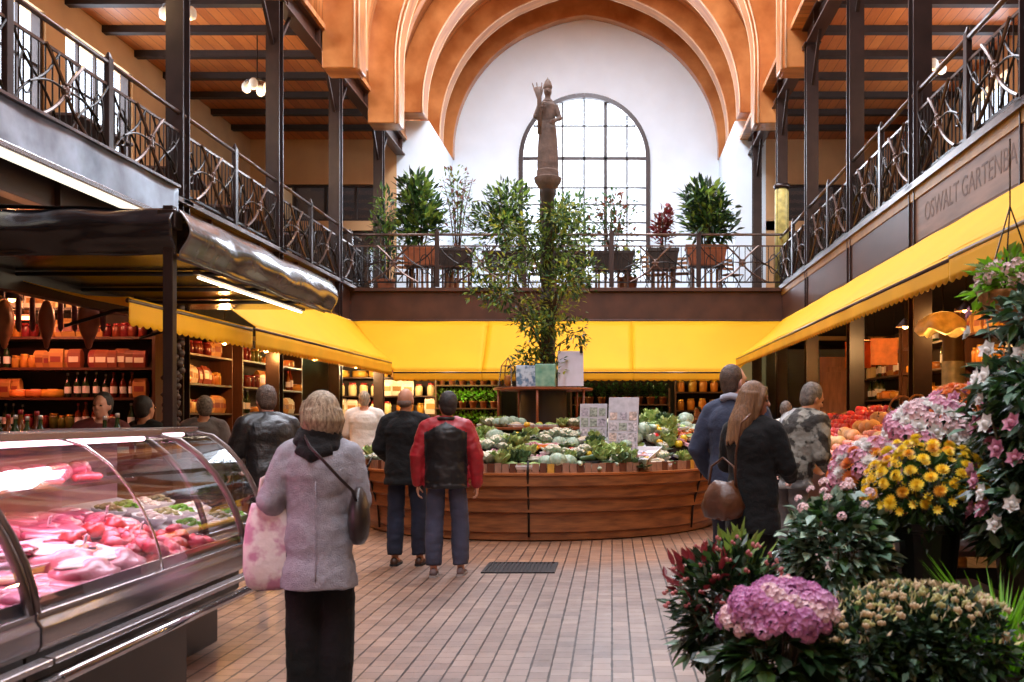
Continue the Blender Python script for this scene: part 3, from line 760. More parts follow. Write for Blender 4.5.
class Person:
    """standing figure; local +Y is the way it faces, +X its right-hand side. baseline height 1.75"""
    def __init__(s, label, loc, rz, H, group=None, lean=0, headyaw=0, headpitch=0, arms=None, legs=None, skin='light', voxel=.0075, wide=1.0, belly=0, headroll=0):
        s.t = thing('person', label, 'person', loc, rz, group)
        s.k = H / 1.75; s.t.scale = (s.k,) * 3
        s.lean = math.radians(lean); s.hy = math.radians(headyaw); s.hp = math.radians(headpitch); s.hr = math.radians(headroll); s.wide = wide; s.belly = belly
        s.vox = voxel; s.skin = SK[skin]
        a = arms or {}
        s.arms = {}
        for sd in (-1, 1):
            sh = V((.176 * wide * sd, 0, 1.405))
            el, wr = a.get(sd, (V((.245 * sd, -.03, 1.15)), V((.25 * sd, .06, .91))))
            el, wr = V(el), V(wr)
            s.arms[sd] = (s.T(sh), s.T(el), s.T(wr))
        l = legs or {}
        s.legs = {}
        for sd in (-1, 1):
            ax, ay = l.get(sd, (.10 * sd, 0.0))
            hip = V((.092 * sd, 0, .92)); an = V((ax, ay, .085)); kn = (hip + an) / 2 + V((.01 * sd, .035, .03))
            s.legs[sd] = (hip, kn, an)
        s.head = Matrix.Translation(s.T(V((0, .015, 1.50)))) @ Matrix.Rotation(-s.hy, 4, 'Z') @ Matrix.Rotation(-s.hp - s.lean * .4, 4, 'X') @ Matrix.Rotation(s.hr, 4, 'Y') @ Matrix.Translation(V((0, -.015, -1.50)))
        s.body()
    def T(s, p):
        p = V(p)
        if p.z <= .95 or not s.lean: return p
        q = p - V((0, 0, .95))
        f = min(1, q.z / .2)
        return V((0, 0, .95)) + Matrix.Rotation(-s.lean * f, 3, 'X') @ q
    def torso(s, mb, t=0, z0=.88, flare=0, neck=True):
        rings = []
        base = [(.88, .16, .11), (.95, .172, .122), (1.02, .165, .118), (1.10, .15, .108), (1.20, .157, .112), (1.30, .17, .118), (1.375, .172, .112), (1.425, .145, .092), (1.47, .09, .07)]
        if z0 < .88: base = [(z0, .168 + flare, .118 + flare * .8), ((z0 + .9) / 2, .17 + flare * .6, .12 + flare * .5)] + base
        base = [b for b in base if b[0] >= z0 - 1e-6]
        if base[0][0] > z0 + .02: base = [(z0, base[0][1] + flare * .5, base[0][2] + flare * .5)] + base
        for z, rx, ry in base:
            w = s.wide; b = s.belly * math.exp(-((z - 1.05) / .14) ** 2)
            tt = t * (.55 if z > 1.43 else 1)
            rings.append([s.T(V(((rx * w + tt) * math.cos(a), (ry + tt + b * (.5 + .5 * math.sin(a))) * math.sin(a) + (-.012 if z > 1.2 else 0), z))) for a in [2 * PI * i / 24 for i in range(24)]])
        mb.rings(rings)
        for sd in (-1, 1):
            mb.tube([s.T(V((.05 * sd, -.005, 1.468))), s.T(V((.12 * s.wide * sd, -.005, 1.438))), s.arms[sd][0]], [.05 + t * .55, .055 + t * .7, .055 + t], 14)
    def headshape(s, mb):
        h = MB()
        h.ell((0, -.008, 1.648), (.0745, .094, .100), 18, 14)
        h.ell((0, .034, 1.592), (.058, .058, .070), 16, 12)
        h.ell((0, .062, 1.538), (.028, .024, .022), 12, 8)
        h.ell((0, .05, 1.566), (.043, .042, .036), 12, 8)
        h.ell((0, .078, 1.662), (.05, .016, .014), 12, 8)
        h.tube([(0, .086, 1.655), (0, .100, 1.625), (0, .112, 1.607)], [.009, .0115, .0145], 10); h.ell((0, .108, 1.606), (.017, .013, .0105), 10, 7)
        h.ell((0, .091, 1.571), (.024, .011, .007), 10, 6); h.ell((0, .089, 1.558), (.021, .011, .008), 10, 6)
        for sd in (-1, 1):
            h.ell((.036 * sd, .066, 1.61), (.021, .02, .018), 10, 7)
            h.ell((.0775 * sd, -.006, 1.620), (.008, .019, .031), 10, 8, Matrix.Rotation(.35 * sd, 3, 'Z'))
            h.ell((.075 * sd, 0, 1.598), (.007, .01, .012), 8, 6)
        h.xf(s.head); mb.join(h)
        p0 = s.T(V((0, -.012, 1.44))); p1 = s.head @ V((0, -.012, 1.56))
        mb.tube([p0, (p0 + p1) / 2, p1], [.062, .053, .054], 16)
    def body(s):
        mb = MB(); s.torso(mb); s.headshape(mb)
        for sd in (-1, 1):
            sh, el, wr = s.arms[sd]
            limb(mb, [sh, sh.lerp(el, .5), el, el.lerp(wr, .35), wr], [.052, .046, .039, .037, .025])
            d = (wr - el).normalized(); inward = V((-sd, .15, 0))
            if abs(d.dot(inward.normalized())) > .8: inward = V((0, 0, -1))
            hd = MB()
            # thumb points to the front / up
            w = d.cross(inward).normalized(); want = V((0, 1, .4))
            hand(hd, wr, d, inward, 1 if w.dot(want) > 0 else -1, 1.0, .75); mb.join(hd)
            hip, kn, an = s.legs[sd]
            limb(mb, [hip, hip.lerp(kn, .5), kn, kn.lerp(an, .35), an], [.082, .07, .052, .05, .035])
            mb.tube([an + V((0, -.03, -.02)), an + V((0, .05, -.04)), an + V((.01 * sd, .14, -.055))], [.036, .036, .026], 10)
        s.b = remesh(mb, 'body', s.skin, s.vox, 2, s.t)
        for sd in (-1, 1):
            MB().ell(s.head @ V((.033 * sd, .083, 1.633)), (.012, .007, .0075), 10, 7).obj('eye', EYE, s.t, smooth=True)
    def hair(s, kind, m, vox=.007):
        mb = MB()
        if kind in ('short', 'cropped', 'balding'):
            e = {'short': .013, 'cropped': .006, 'balding': .005}[kind]
            if kind != 'balding':
                mb.ell((0, -.030, 1.660), (.0755 + e, .083 + e, .0955 + e), 18, 14)
                mb.ell((0, -.045, 1.61), (.066 + e, .055 + e, .07 + e), 16, 12)
                if kind == 'short':
                    for i in range(26):
                        a = RND.uniform(0, 2 * PI); u = RND.uniform(.1, 1)
                        p = V((.078 * math.cos(a) * u, -.034 + .084 * math.sin(a) * u, 1.66 + .1 * math.sqrt(max(0, 1 - u * u)))); mb.ell(p, (.016, .02, .012), 7, 5)
            else:
                mb.ell((0, -.042, 1.605), (.072, .063, .05), 16, 12)
        elif kind == 'bob':
            mb.ell((0, -.018, 1.655), (.096, .108, .112), 20, 14); mb.ell((0, -.05, 1.60), (.098, .078, .09), 18, 12)
            for sd in (-1, 1): mb.tube([(.06 * sd, .03, 1.70), (.088 * sd, .012, 1.64), (.086 * sd, .0, 1.575), (.07 * sd, -.02, 1.535)], [.03, .028, .024, .012], 10)
            for i in range(22):
                a = PI + PI * i / 21; x, y = .094 * math.cos(a), -.045 + .075 * math.sin(a)
                mb.tube([(x * .9, y * .9, 1.66), (x * 1.04, y * 1.04, 1.60), (x * .98, y * .95, 1.535 + RND.uniform(-.012, .012))], [.02, .019, .008], 7)
        elif kind == 'long':
            mb.ell((0, -.015, 1.657), (.088, .104, .108), 20, 14); mb.ell((0, -.05, 1.60), (.084, .066, .09), 16, 12)
            for sd in (-1, 1): mb.tube([(.05 * sd, .05, 1.725), (.083 * sd, .035, 1.66), (.088 * sd, .02, 1.58), (.085 * sd, .0, 1.48)], [.022, .024, .024, .02], 10)
            for i in range(24):
                a = PI * .92 + PI * 1.16 * i / 23; x, y = .085 * math.cos(a), -.03 + .08 * math.sin(a)
                zl = 1.32 + RND.uniform(-.04, .05)
                mb.tube([(x * .9, y * .9, 1.68), (x * 1.03, y * 1.0, 1.58), (x * 1.15, y * 1.0 - .03, 1.46), (x * 1.1, y * .9 - .055, zl)], [.02, .021, .022, .009], 7)
        mb.xf(s.head)
        return remesh(mb, 'hair', m, vox, 7, s.t, lambda c: .0025 * noise.noise(V((c.x * 90, c.y * 90, c.z * 18))))
    def jacket(s, name, m, t=.03, z0=.84, flare=.01, collar=None, cuffs=.93, assign=None, fold=.006, vox=.0115, sleeve_t=None, mats=None):
        mb = MB(); s.torso(mb, t, z0, flare)
        st = sleeve_t if sleeve_t is not None else t
        for sd in (-1, 1):
            sh, el, wr = s.arms[sd]; e = el.lerp(wr, cuffs)
            limb(mb, [sh, sh.lerp(el, .5), el, el.lerp(e, .5), e], [.054 + st, .05 + st, .045 + st * .85, .041 + st * .75, .033 + st * .65])
        c0 = s.T(V((0, -.012, 1.43))); 
        if collar: mb.tube([c0, s.T(V((0, -.014, 1.50))), s.T(V((0, -.012, 1.50 + collar)))], [.10, .079, .074], 20)
        def disp(c):
            return fold * (noise.noise(V((c.x * 9, c.y * 9, c.z * 13))) + .6 * noise.noise(V((c.x * 22, c.y * 22, c.z * 30 + 7))))
        o = remesh(mb, name, mats or m, vox, 4, s.t, disp, assign)
        return o
    def trousers(s, name, m, t=.018, z1=1.0, foot=.085, fold=.006, vox=.011, wide=0):
        mb = MB()
        rings = [[V(((.158 * s.wide + t * .4) * math.cos(a), (.108 + t * .4) * math.sin(a), z)) for a in [2 * PI * i / 20 for i in range(20)]] for z in (.86, .93, z1)]
        mb.rings(rings)
        for sd in (-1, 1):
            hip, kn, an = s.legs[sd]; e = V((an.x, an.y - .005, foot))
            e = e + V((0, -.012, .02)); rl = [.07 + t * .5, .072 + t * .8, .058 + t + wide * .5, .052 + t + wide, .044 + t * .8 + wide]; pl = [hip, hip.lerp(kn, .5), kn, kn.lerp(e, .5), e]
            mb.tube(pl, rl, 14)
            for p_, r_ in list(zip(pl, rl))[:-1]: mb.ell(p_, r_ * .99, 12, 8)
        return remesh(mb, name, m, vox, 4, s.t, lambda c: fold * (noise.noise(V((c.x * 10, c.y * 10, c.z * 14))) + .5 * noise.noise(V((c.x * 20, c.y * 20, c.z * 40)))))
    def shoes(s, m, sole):
        for sd in (-1, 1):
            an = s.legs[sd][2]; b = MB()
            x, y = an.x, an.y
            prof_ = [(-.075, .030, .075), (-.05, .036, .085), (0, .036, .088), (.05, .038, .072), (.10, .043, .055), (.15, .042, .045), (.185, .026, .034)]
            rings = [[V((x + .012 * sd * max(0, yy) * 5 + w * math.cos(a), y + yy, max(.012, h * .5 + h * .5 * math.sin(a)))) for a in [2 * PI * i / 14 for i in range(14)]] for yy, w, h in prof_]
            b.rings(rings); o = b.obj('shoe', m, s.t, smooth=True)
            so = MB(); so.rings([[V((x + .012 * sd * max(0, yy) * 5 + (w + .004) * (1 if i else -1), y + yy * 1.02, z)) for i, z in ((0, 0), (1, 0), (1, .02), (0, .02))] for yy, w, h in prof_]); so.obj('sole', sole, o)
    def tubepart(s, name, m, pts, r, flat=1.0, n=8, loop=False, smooth=True):
        return MB().tube(pts, r, n, flat=flat, loop=loop).obj(name, m, s.t, smooth=smooth)

black = cloth('black_wool', (8, 8, 9), rough=.95); navy = cloth('navy_denim', (24, 30, 50), bscale=140, var=.3, scale=5); greyden = cloth('grey_blue_denim', (58, 60, 80), bscale=140, var=.35, scale=4)
lav = cloth('lavender_grey_knit', (158, 158, 168), bump=.6, bscale=160, var=.12, scale=30); blk2 = cloth('black_fleece', (14, 13, 16), bump=.5, bscale=120)
redc = cloth('red_nylon', (150, 22, 34), rough=.5, bump=.2, bscale=25); blkny = cloth('black_nylon', (14, 14, 17), rough=.45, bump=.2, bscale=25)
whitec = cloth('white_cotton', (214, 204, 192), var=.08); bluec = cloth('slate_blue_coat', (46, 54, 76), var=.2); bluegrey = cloth('pale_scarf', (168, 172, 186))
camo = mat('camouflage_cloth', (40, 35, 29), .85, scale=10, col2=(122, 118, 108), sharp=(.46, .54), bump=.3, bscale=50, detail=3)
camo_lit = mat('lit_camouflage_cloth', (92, 92, 92), .85, scale=9, col2=(168, 168, 166), sharp=(.45, .56), bump=.3, bscale=50, detail=3)  # paler camo copy, paints the lit side of the jacket
leather = mat('brown_leather', (84, 48, 26), .4, var=.35, scale=8, bump=.15); dkleather = mat('dark_leather', (40, 30, 27), .42, var=.3, scale=8, bump=.15)
shoeblk = mat('black_shoe', (24, 21, 20), .35); shoebrn = mat('brown_shoe', (70, 44, 32), .5); shoegry = mat('grey_mauve_trainer', (112, 92, 92), .6, var=.25, scale=20); soleb = mat('rubber_sole', (30, 28, 28), .8); solew = mat('pale_sole', (150, 142, 138), .7)

# 1 woman at the meat counter (seen from behind, a little to her left)
P = Person('woman in grey knit coat and black trousers standing by the glass meat counter', (-1.47, 5.02, 0), math.radians(8), 1.62, skin='pink', voxel=.0065, headyaw=-28, wide=.9,
           arms={-1: ((-.255, -.03, 1.17), (-.20, .17, 1.0)), 1: ((.215, .0, 1.16), (.17, .17, .98))}, legs={-1: (-.068, .0), 1: (.07, .03)})
P.hair('bob', HR['blond'])
P.jacket('coat', lav, t=.028, z0=.70, flare=.032, cuffs=.95, fold=.007, sleeve_t=.026)
sc_ = MB()
sc_.tube([P.T(V((.098 * math.cos(a), -.01 + .088 * math.sin(a), 1.475 + .018 * math.sin(2 * a)))) for a in [2 * PI * i / 18 for i in range(18)]], .042, 12, loop=True)
sc_.tube([P.T(V((.085 * math.cos(a), -.01 + .08 * math.sin(a), 1.53 + .012 * math.sin(3 * a)))) for a in [2 * PI * i / 18 for i in range(18)]], .036, 12, loop=True)
sc_.tube([P.T(V((-.09, -.08, 1.45))), P.T(V((-.02, -.125, 1.42))), P.T(V((.08, -.10, 1.45)))], [.04, .05, .04], 10)
remesh(sc_, 'scarf', blk2, .01, 2, P.t, lambda c: .006 * noise.noise(c * 28))
P.trousers('trousers', black, t=.026, foot=.03, wide=.022); P.shoes(shoeblk, soleb)
P.tubepart('coat_seam', lav, [P.T(V((.006, -.170 - .0 * i, 1.28 - .075 * i))) for i in range(8)], .0035)
# her bags: tote at her left, shoulder bag on a long strap
tote = thing('tote_bag', 'pink and white patterned cloth tote hanging from the grey coated woman', 'bag', (-1.715, 5.0, .64), math.radians(12))
b = MB()
rg = []
for z, rx, ry in ((0, .07, .045), (.02, .10, .06), (.10, .125, .072), (.22, .125, .066), (.33, .11, .05), (.40, .095, .035), (.43, .085, .025)):
    rg.append([V((rx * (abs(math.cos(a)) ** .7) * (1 if math.cos(a) > 0 else -1) + .012 * noise.noise(V((z * 9, a, 1))), ry * (abs(math.sin(a)) ** .7) * (1 if math.sin(a) > 0 else -1) + .012 * noise.noise(V((z * 8, a * 1.3, 3))), z)) for a in [2 * PI * i / 28 for i in range(28)]])
b.rings(rg)
b.obj('pouch', mat('pink_print_cloth', (222, 214, 210), .8, scale=11, col2=(188, 136, 160), sharp=(.47, .6), bump=.4, bscale=14), tote, smooth=True)
for k in (-1, 1): MB().tube([(-.05, .02 * k, .42), (-.03, .02 * k, .55), (.05, .02 * k, .60), (.08, .02 * k, .52), (.06, .02 * k, .42)], .011, 6, flat=.5).obj('handle', mat('tote_handle%d' % k, (206, 190, 186), .8), tote, smooth=True)
sb = thing('shoulder_bag', 'dark leather shoulder bag on a long strap across the grey coat', 'bag', (-1.26, 4.98, .90), math.radians(8))
b = MB(); rg = []
for z, rx, ry in ((-.03, .04, .03), (0, .07, .05), (.08, .085, .06), (.16, .075, .05), (.22, .05, .03), (.25, .02, .015)):
    rg.append([V((rx * .65 * math.cos(a), ry * 1.9 * math.sin(a), z)) for a in [2 * PI * i / 20 for i in range(20)]])
b.rings(rg).obj('pouch', dkleather, sb, smooth=True)
MB().tube([(.0, -.06, .16), (-.02, -.10, .24), (-.08, -.148, .31), (-.15, -.156, .39), (-.215, -.135, .455), (-.25, -.07, .505), (-.265, .02, .51), (-.23, .13, .43), (-.12, .17, .28)], .011, 8, flat=.4).obj('strap', dkleather, sb, smooth=True)

# 2, 3 two men in front of the round stall
P = Person('man with shaved head in black jacket and jeans facing the round stall', (-2.08, 10.1, 0), math.radians(-3), 1.79, skin='tan', headyaw=6, wide=1.06, arms={-1: ((-.27, .0, 1.16), (-.19, .19, 1.02)), 1: ((.265, -.02, 1.16), (.20, .17, 1.0))}, legs={-1: (-.11, 0), 1: (.13, .03)}, voxel=.008)
P.hair('balding', HR['stubble']); P.jacket('jacket', black, t=.034, z0=.80, flare=.012, collar=.02, fold=.009); P.trousers('jeans', navy, t=.02, wide=.014); P.shoes(shoebrn, soleb)
def redassign(c):
    ax = abs(c.x)
    if ax > .2 or c.z > 1.47 - .5 * ax: return 0
    return 1
P = Person('man in red and black jacket and grey jeans facing the round stall', (-1.56, 9.43, 0), math.radians(4), 1.73, skin='light', headyaw=-22, wide=1.05, arms={-1: ((-.27, -.03, 1.15), (-.275, .02, .88)), 1: ((.28, -.02, 1.15), (.285, .04, .87))}, legs={-1: (-.12, -.02), 1: (.13, .05)}, voxel=.008)
P.hair('short', HR['dark']); P.jacket('jacket', redc, t=.036, z0=.84, flare=.006, collar=.02, fold=.009, mats=[redc, blkny], assign=redassign); P.trousers('jeans', greyden, t=.022, wide=.014); P.shoes(shoegry, solew)
P.tubepart('jacket_collar', blkny, [P.T(V((.083 * math.cos(a), -.012 + .08 * math.sin(a), 1.50))) for a in [2 * PI * i / 16 for i in range(16)]], .018, loop=True)
# 4 man in white
P = Person('fair haired man in white jacket seen from behind beyond the round stall', (-3.86, 15.6, 0), math.radians(4), 1.9, skin='tan', wide=1.08, arms={-1: ((-.27, .04, 1.16), (-.16, .22, 1.02)), 1: ((.27, .04, 1.16), (.16, .22, 1.02))}, voxel=.012)
P.hair('cropped', HR['blond'], .01); P.jacket('jacket', whitec, t=.045, z0=.82, collar=.0); P.trousers('trousers', cloth('pale_trousers', (150, 130, 128))); P.shoes(shoeblk, soleb)
# 5 man bending by the second counter
P = Person('dark haired man in black leather jacket bending by the salad counter', (-2.98, 8.75, 0), math.radians(38), 1.78, skin='pink', lean=12, headpitch=10, wide=1.06, arms={-1: ((-.27, .08, 1.18), (-.18, .30, 1.08)), 1: ((.27, .05, 1.16), (.2, .26, 1.02))}, voxel=.009)
P.hair('short', HR['brown']); P.jacket('jacket', cloth('black_leather', (20, 19, 21), rough=.4), t=.045, z0=.82, collar=.015); P.trousers('trousers', black); P.shoes(shoeblk, soleb)
# 6 long-haired woman
P = Person('woman with long light brown hair in black coat at the fruit stall', (.985, 7.0, 0), math.radians(-40), 1.74, skin='pink', headyaw=42, headpitch=8, arms={-1: ((-.25, .05, 1.17), (-.12, .27, 1.08)), 1: ((.25, .05, 1.16), (.14, .28, 1.07))}, legs={-1: (-.085, 0), 1: (.09, .02)}, voxel=.0075, wide=.98)
P.hair('long', HR['long']); P.jacket('coat', black, t=.028, z0=.70, flare=.02, collar=.01, fold=.008); P.trousers('trousers', black, t=.012); P.shoes(shoeblk, soleb)
ph = thing('phone', 'small dark phone in the hands of the long haired woman', 'phone', (.0, 0, 0))
hb = thing('handbag', 'brown leather handbag hanging by the long haired woman', 'bag', (.76, 6.86, .80), math.radians(-25))
b = MB(); rg = []
for z, rx, ry in ((0, .06, .05), (.015, .12, .08), (.09, .15, .10), (.18, .14, .085), (.245, .10, .05), (.27, .07, .025)):
    rg.append([V((rx * math.cos(a) * (1 + .10 * math.sin(4 * a + z * 22)), ry * math.sin(a) * (1 + .12 * math.sin(5 * a + z * 17)), z * .92 + .022 * noise.noise(V((math.cos(a) * 2, math.sin(a) * 2, z * 9))))) for a in [2 * PI * i / 26 for i in range(26)]])
b.rings(rg).obj('pouch', leather, hb, smooth=True)
MB().tube([(-.1, 0, .23), (-.08, .0, .36), (0, .0, .42), (.08, 0, .36), (.1, 0, .23)], .009, 8).obj('handle', leather, hb, smooth=True)
MB().tube([(.09, 0, .22), (.10, -.02, .45), (.145, -.04, .66), (.20, .0, .72)], .008, 6, flat=.5).obj('strap', leather, hb, smooth=True)
bpy.data.objects.remove(ph)
# 7 man in blue
P = Person('tall man in slate blue coat with a pale scarf behind the long haired woman', (.955, 7.75, 0), math.radians(-28), 1.90, skin='pink', headyaw=26, arms={-1: ((-.28, -.02, 1.15), (-.24, .14, .95)), 1: ((.28, -.02, 1.15), (.24, .12, .93))}, voxel=.009, wide=.98)
P.hair('cropped', HR['brown']); P.jacket('coat', bluec, t=.034, z0=.70, flare=.01, collar=.02); P.trousers('trousers', navy); P.shoes(shoeblk, soleb)
P.tubepart('scarf', bluegrey, [P.T(V((.084 * math.cos(a), -.012 + .078 * math.sin(a), 1.52 + .01 * math.sin(3 * a)))) for a in [2 * PI * i / 16 for i in range(16)]], .026, loop=True)
# 8 man in camouflage
P = Person('grey haired man in camouflage jacket leaning over the fruit display', (1.60, 9.0, 0), math.radians(-62), 1.84, skin='tan', lean=20, headpitch=18, headyaw=6, arms={-1: ((-.26, .10, 1.16), (-.16, .34, 1.05)), 1: ((.27, .06, 1.14), (.18, .30, 1.0))}, voxel=.009, wide=1.1)
P.hair('short', HR['grey']); P.jacket('jacket', camo, t=.045, z0=.82, collar=.015, fold=.012, mats=[camo, camo_lit], assign=lambda c: 1 if c.x < -.08 or c.z < .9 else 0); P.trousers('trousers', cloth('grey_trousers', (110, 108, 108))); P.shoes(shoebrn, soleb)
# 9 others further off
P = Person('person in white coat far behind the man in camouflage', (2.25, 12.9, 0), math.radians(-20), 1.70, skin='light', voxel=.012)
P.hair('cropped', HR['grey'], .01); P.jacket('coat', whitec, t=.035, z0=.72); P.trousers('trousers', black); P.shoes(shoeblk, soleb)
P = Person('shop assistant in dark red apron behind the meat counter near the shelves', (-4.75, 9.3, 0), math.radians(200), 1.72, skin='pink', voxel=.012, headyaw=20)
P.hair('short', HR['dark'], .01); P.jacket('jacket', cloth('dark_red_apron', (92, 34, 32)), t=.03, z0=.75); P.trousers('trousers', black); P.shoes(shoeblk, soleb)
P = Person('shop assistant in black top turned to the shelves behind the meat counter', (-4.62, 9.9, 0), math.radians(-20), 1.70, skin='tan', voxel=.012)
P.hair('short', HR['dark'], .01); P.jacket('jacket', black, t=.03, z0=.75); P.trousers('trousers', black); P.shoes(shoeblk, soleb)
P = Person('customer in brown coat under the rear gallery awning', (1.9, 22.3, 0), math.radians(150), 1.72, skin='tan', voxel=.014)
P.hair('short', HR['dark'], .012); P.jacket('coat', cloth('brown_coat', (88, 52, 36)), t=.04, z0=.7); P.trousers('trousers', black, vox=.014); P.shoes(shoeblk, soleb)
P = Person('customer in grey jacket by the shelves past the salad counter', (-4.45, 10.9, 0), math.radians(10), 1.72, skin='tan', voxel=.012, headyaw=-20)
P.hair('short', HR['grey'], .01); P.jacket('jacket', cloth('grey_jacket', (98, 92, 96)), t=.04, z0=.8); P.trousers('trousers', black); P.shoes(shoeblk, soleb)
# ------------------------------------------------------------------ helpers for repeated goods
M['caseback'] = mat('rosy_case_back', (168, 122, 140), .5, var=.1)
class Maker:
    """first call uses the built thing itself, later calls copy it with its parts"""
    def __init__(s, fn, *a): s.fn, s.a, s.o = fn, a, None
    def __call__(s, loc, label, group, rz=0, scale=1, rot=None, cat=None):
        if s.o is None:
            s.o = s.fn(*s.a); o = s.o
            o.location = loc; o.rotation_euler = rot if rot is not None else (0, 0, rz)
            o.scale = scale if isinstance(scale, (tuple, list)) else (scale,) * 3
            o['label'] = label; o['group'] = group
        else: o = dup(s.o, loc, rz, label, group, scale, rot)
        if cat: o['category'] = cat
        return o
def lump(mb, r, amp, fr, seed, n=16, m=10, c=(0, 0, 0), mi=0):
    o = MB().ell((0, 0, 0), r, n, m); k = max(r)
    vs = []
    for p in o.v:
        p = V(p); q = V((p.x / r[0], p.y / r[1], p.z / r[2])); 
        f = 1 + amp * noise.noise(q * fr + V((seed * 3.1, seed, 0))); vs.append(V(c) + p * f)
    return mb.add(vs, o.f, mi)

# ------------------------------------------------------------------ glass display counters
def extr(prof_, y0, y1, mb, mi=0, cap=True):
    return mb.rings([[V((x, y, z)) for x, z in prof_] for y in (y0, y1)], cap, mi)
GL = [(0, .82), (-.012, .90), (-.04, .99), (-.085, 1.085), (-.15, 1.19), (-.235, 1.29), (-.34, 1.37), (-.46, 1.405)]
def counter(label, loc, L, kind, light=(255, 158, 196), power=20):
    t = thing('display_counter', label, 'display counter', loc, 0, kind)
    MB().span((-1.1, .02, 0), (-.30, L - .02, .44)).obj('plinth', M['plinth'], t, bevel=.01)
    b = MB(); extr([(-1.12, .44), (-.2, .44), (-.03, .58), (-.03, .69), (-1.12, .69)], 0, L, b); b.obj('body', M['plinth'], t)
    b = MB(); extr([(-.06, .69), (.015, .69), (.03, .715), (.03, .775), (.012, .80), (.012, .825), (-.06, .83)], 0, L, b); smooth_by_angle(b.obj('fascia', M['inox'], t, bevel=.004), 50)
    MB().tube([(.085, -.02, .60), (.085, L + .02, .60)], .021, 12).obj('bumper_rail', M['chrome'], t, smooth=True)
    b = MB(); extr([(.03, .645), (.075, .65), (.075, .672), (.03, .678)], 0, L, b); b.obj('upper_rail', M['inox'], t, bevel=.004)
    for i in range(max(2, int(L / .32))):
        y = .14 + (L - .28) * i / max(1, int(L / .32) - 1)
        MB().bar((-.05, y, .54), (.085, y, .60), .03, .012).obj('rail_bracket', M['inoxdark'], t)
    b = MB(); extr([(-.02, .80), (-.03, .865), (-.045, .865), (-.05, .80)], .01, L - .01, b); b.obj('front_lip', M['inoxdark'], t)
    b = MB(); extr([(-.05, .79), (-.98, .96), (-.98, .93), (-.05, .76)], .01, L - .01, b); b.obj('deck', M['casewhite'], t)
    b = MB(); extr([(-.98, .93), (-.98, 1.40), (-1.02, 1.40), (-1.02, .93)], .01, L - .01, b); b.obj('back_panel', M['caseback'], t)
    b = MB(); extr([(-.58, 1.165), (-.97, 1.165), (-.97, 1.175), (-.58, 1.175)], .02, L - .02, b); b.obj('inner_shelf', M['glass'], t)
    MB().bar((-.575, .02, 1.17), (-.575, L - .02, 1.17), .012, .02).obj('shelf_edge', M['chrome'], t)
    n = 2 if L > 1.2 else 1
    for k in range(n):
        g = MB(); y0, y1 = L * k / n + .008, L * (k + 1) / n - .008
        ring = [[V((x, y, z)) for x, z in GL] for y in (y0, y1)]
        m = len(GL); g.add(ring[0] + ring[1], [(i, i + 1, m + i + 1, m + i) for i in range(m - 1)])
        g.obj('curved_glass', M['glass'], t, smooth=True)
    for k in range(1, n): MB().tube([(x - .002, L * k / n, z) for x, z in GL], .007, 6).obj('glass_seam', M['chrome'], t, smooth=True)
    for y in (.012, L - .012):
        MB().tube([(x - .004, y, z) for x, z in GL] + [(-1.0, y, 1.405)], .019, 8, flat=.8).obj('end_frame', M['inoxdark'], t, smooth=True)
        e = MB(); e.add([(x, y, z) for x, z in GL] + [(-1.0, y, 1.405), (-1.0, y, .83)], [tuple(range(len(GL) + 2))]); e.obj('end_glass', M['glass'], t)
    b = MB(); extr([(-.44, 1.40), (-.50, 1.40), (-.50, 1.435), (-.44, 1.435)], 0, L, b); b.obj('top_bar', M['inox'], t, bevel=.004)
    b = MB(); extr([(-.5, 1.415), (-1.02, 1.415), (-1.02, 1.428), (-.5, 1.428)], 0, L, b); b.obj('top_shelf', M['inox'], t)
    MB().tube([(-.52, .06, 1.385), (-.52, L - .06, 1.385)], .013, 8).obj('light_tube', M['tube'], t, smooth=True)
    l = lamp('counter_light', 'AREA', (loc[0] - .50, loc[1] + L / 2, 1.36), power, light, .12, (0, math.radians(-6), 0), L - .2)
    return t
CX = -1.985
counter('long curved glass meat counter beside the woman in the grey coat', (CX, 3.44, 0), 1.96, 'meat counters', power=23)
counter('nearer curved glass meat counter, cut off at the lower corner of the photo', (CX, 1.46, 0), 1.96, 'meat counters', power=19)
counter('short glass salad counter past the end of the meat counter', (-2.34, 5.76, 0), .96, 'salad counters', light=(255, 235, 215), power=8)

def deckz(x): return .79 + (-.05 - x) * .1828 + .004
RED = mat('raw_red_meat', (158, 40, 48), .32, scale=16, col2=(206, 96, 96), bump=.3, bscale=40, coat=.3, objrand=.18)
PINK = mat('raw_pink_meat', (190, 98, 116), .32, scale=9, col2=(218, 150, 158), bump=.25, bscale=30, coat=.3, objrand=.12)
DARKM = mat('dark_red_meat', (92, 20, 34), .25, scale=10, col2=(130, 36, 48), coat=.5, objrand=.15)
FAT = mat('meat_fat', (236, 206, 200), .4, var=.08, scale=10, coat=.2)
ORM = mat('marinated_meat', (206, 104, 48), .35, scale=12, col2=(228, 140, 84), bump=.3, coat=.3, objrand=.15)
SAUS = mat('pink_sausage_skin', (196, 104, 100), .3, var=.2, scale=20, coat=.4, objrand=.15)
def one(name, cat, mb, mats, smooth=True):
    o = mb.obj(name, mats, smooth=smooth); o['category'] = cat; return o
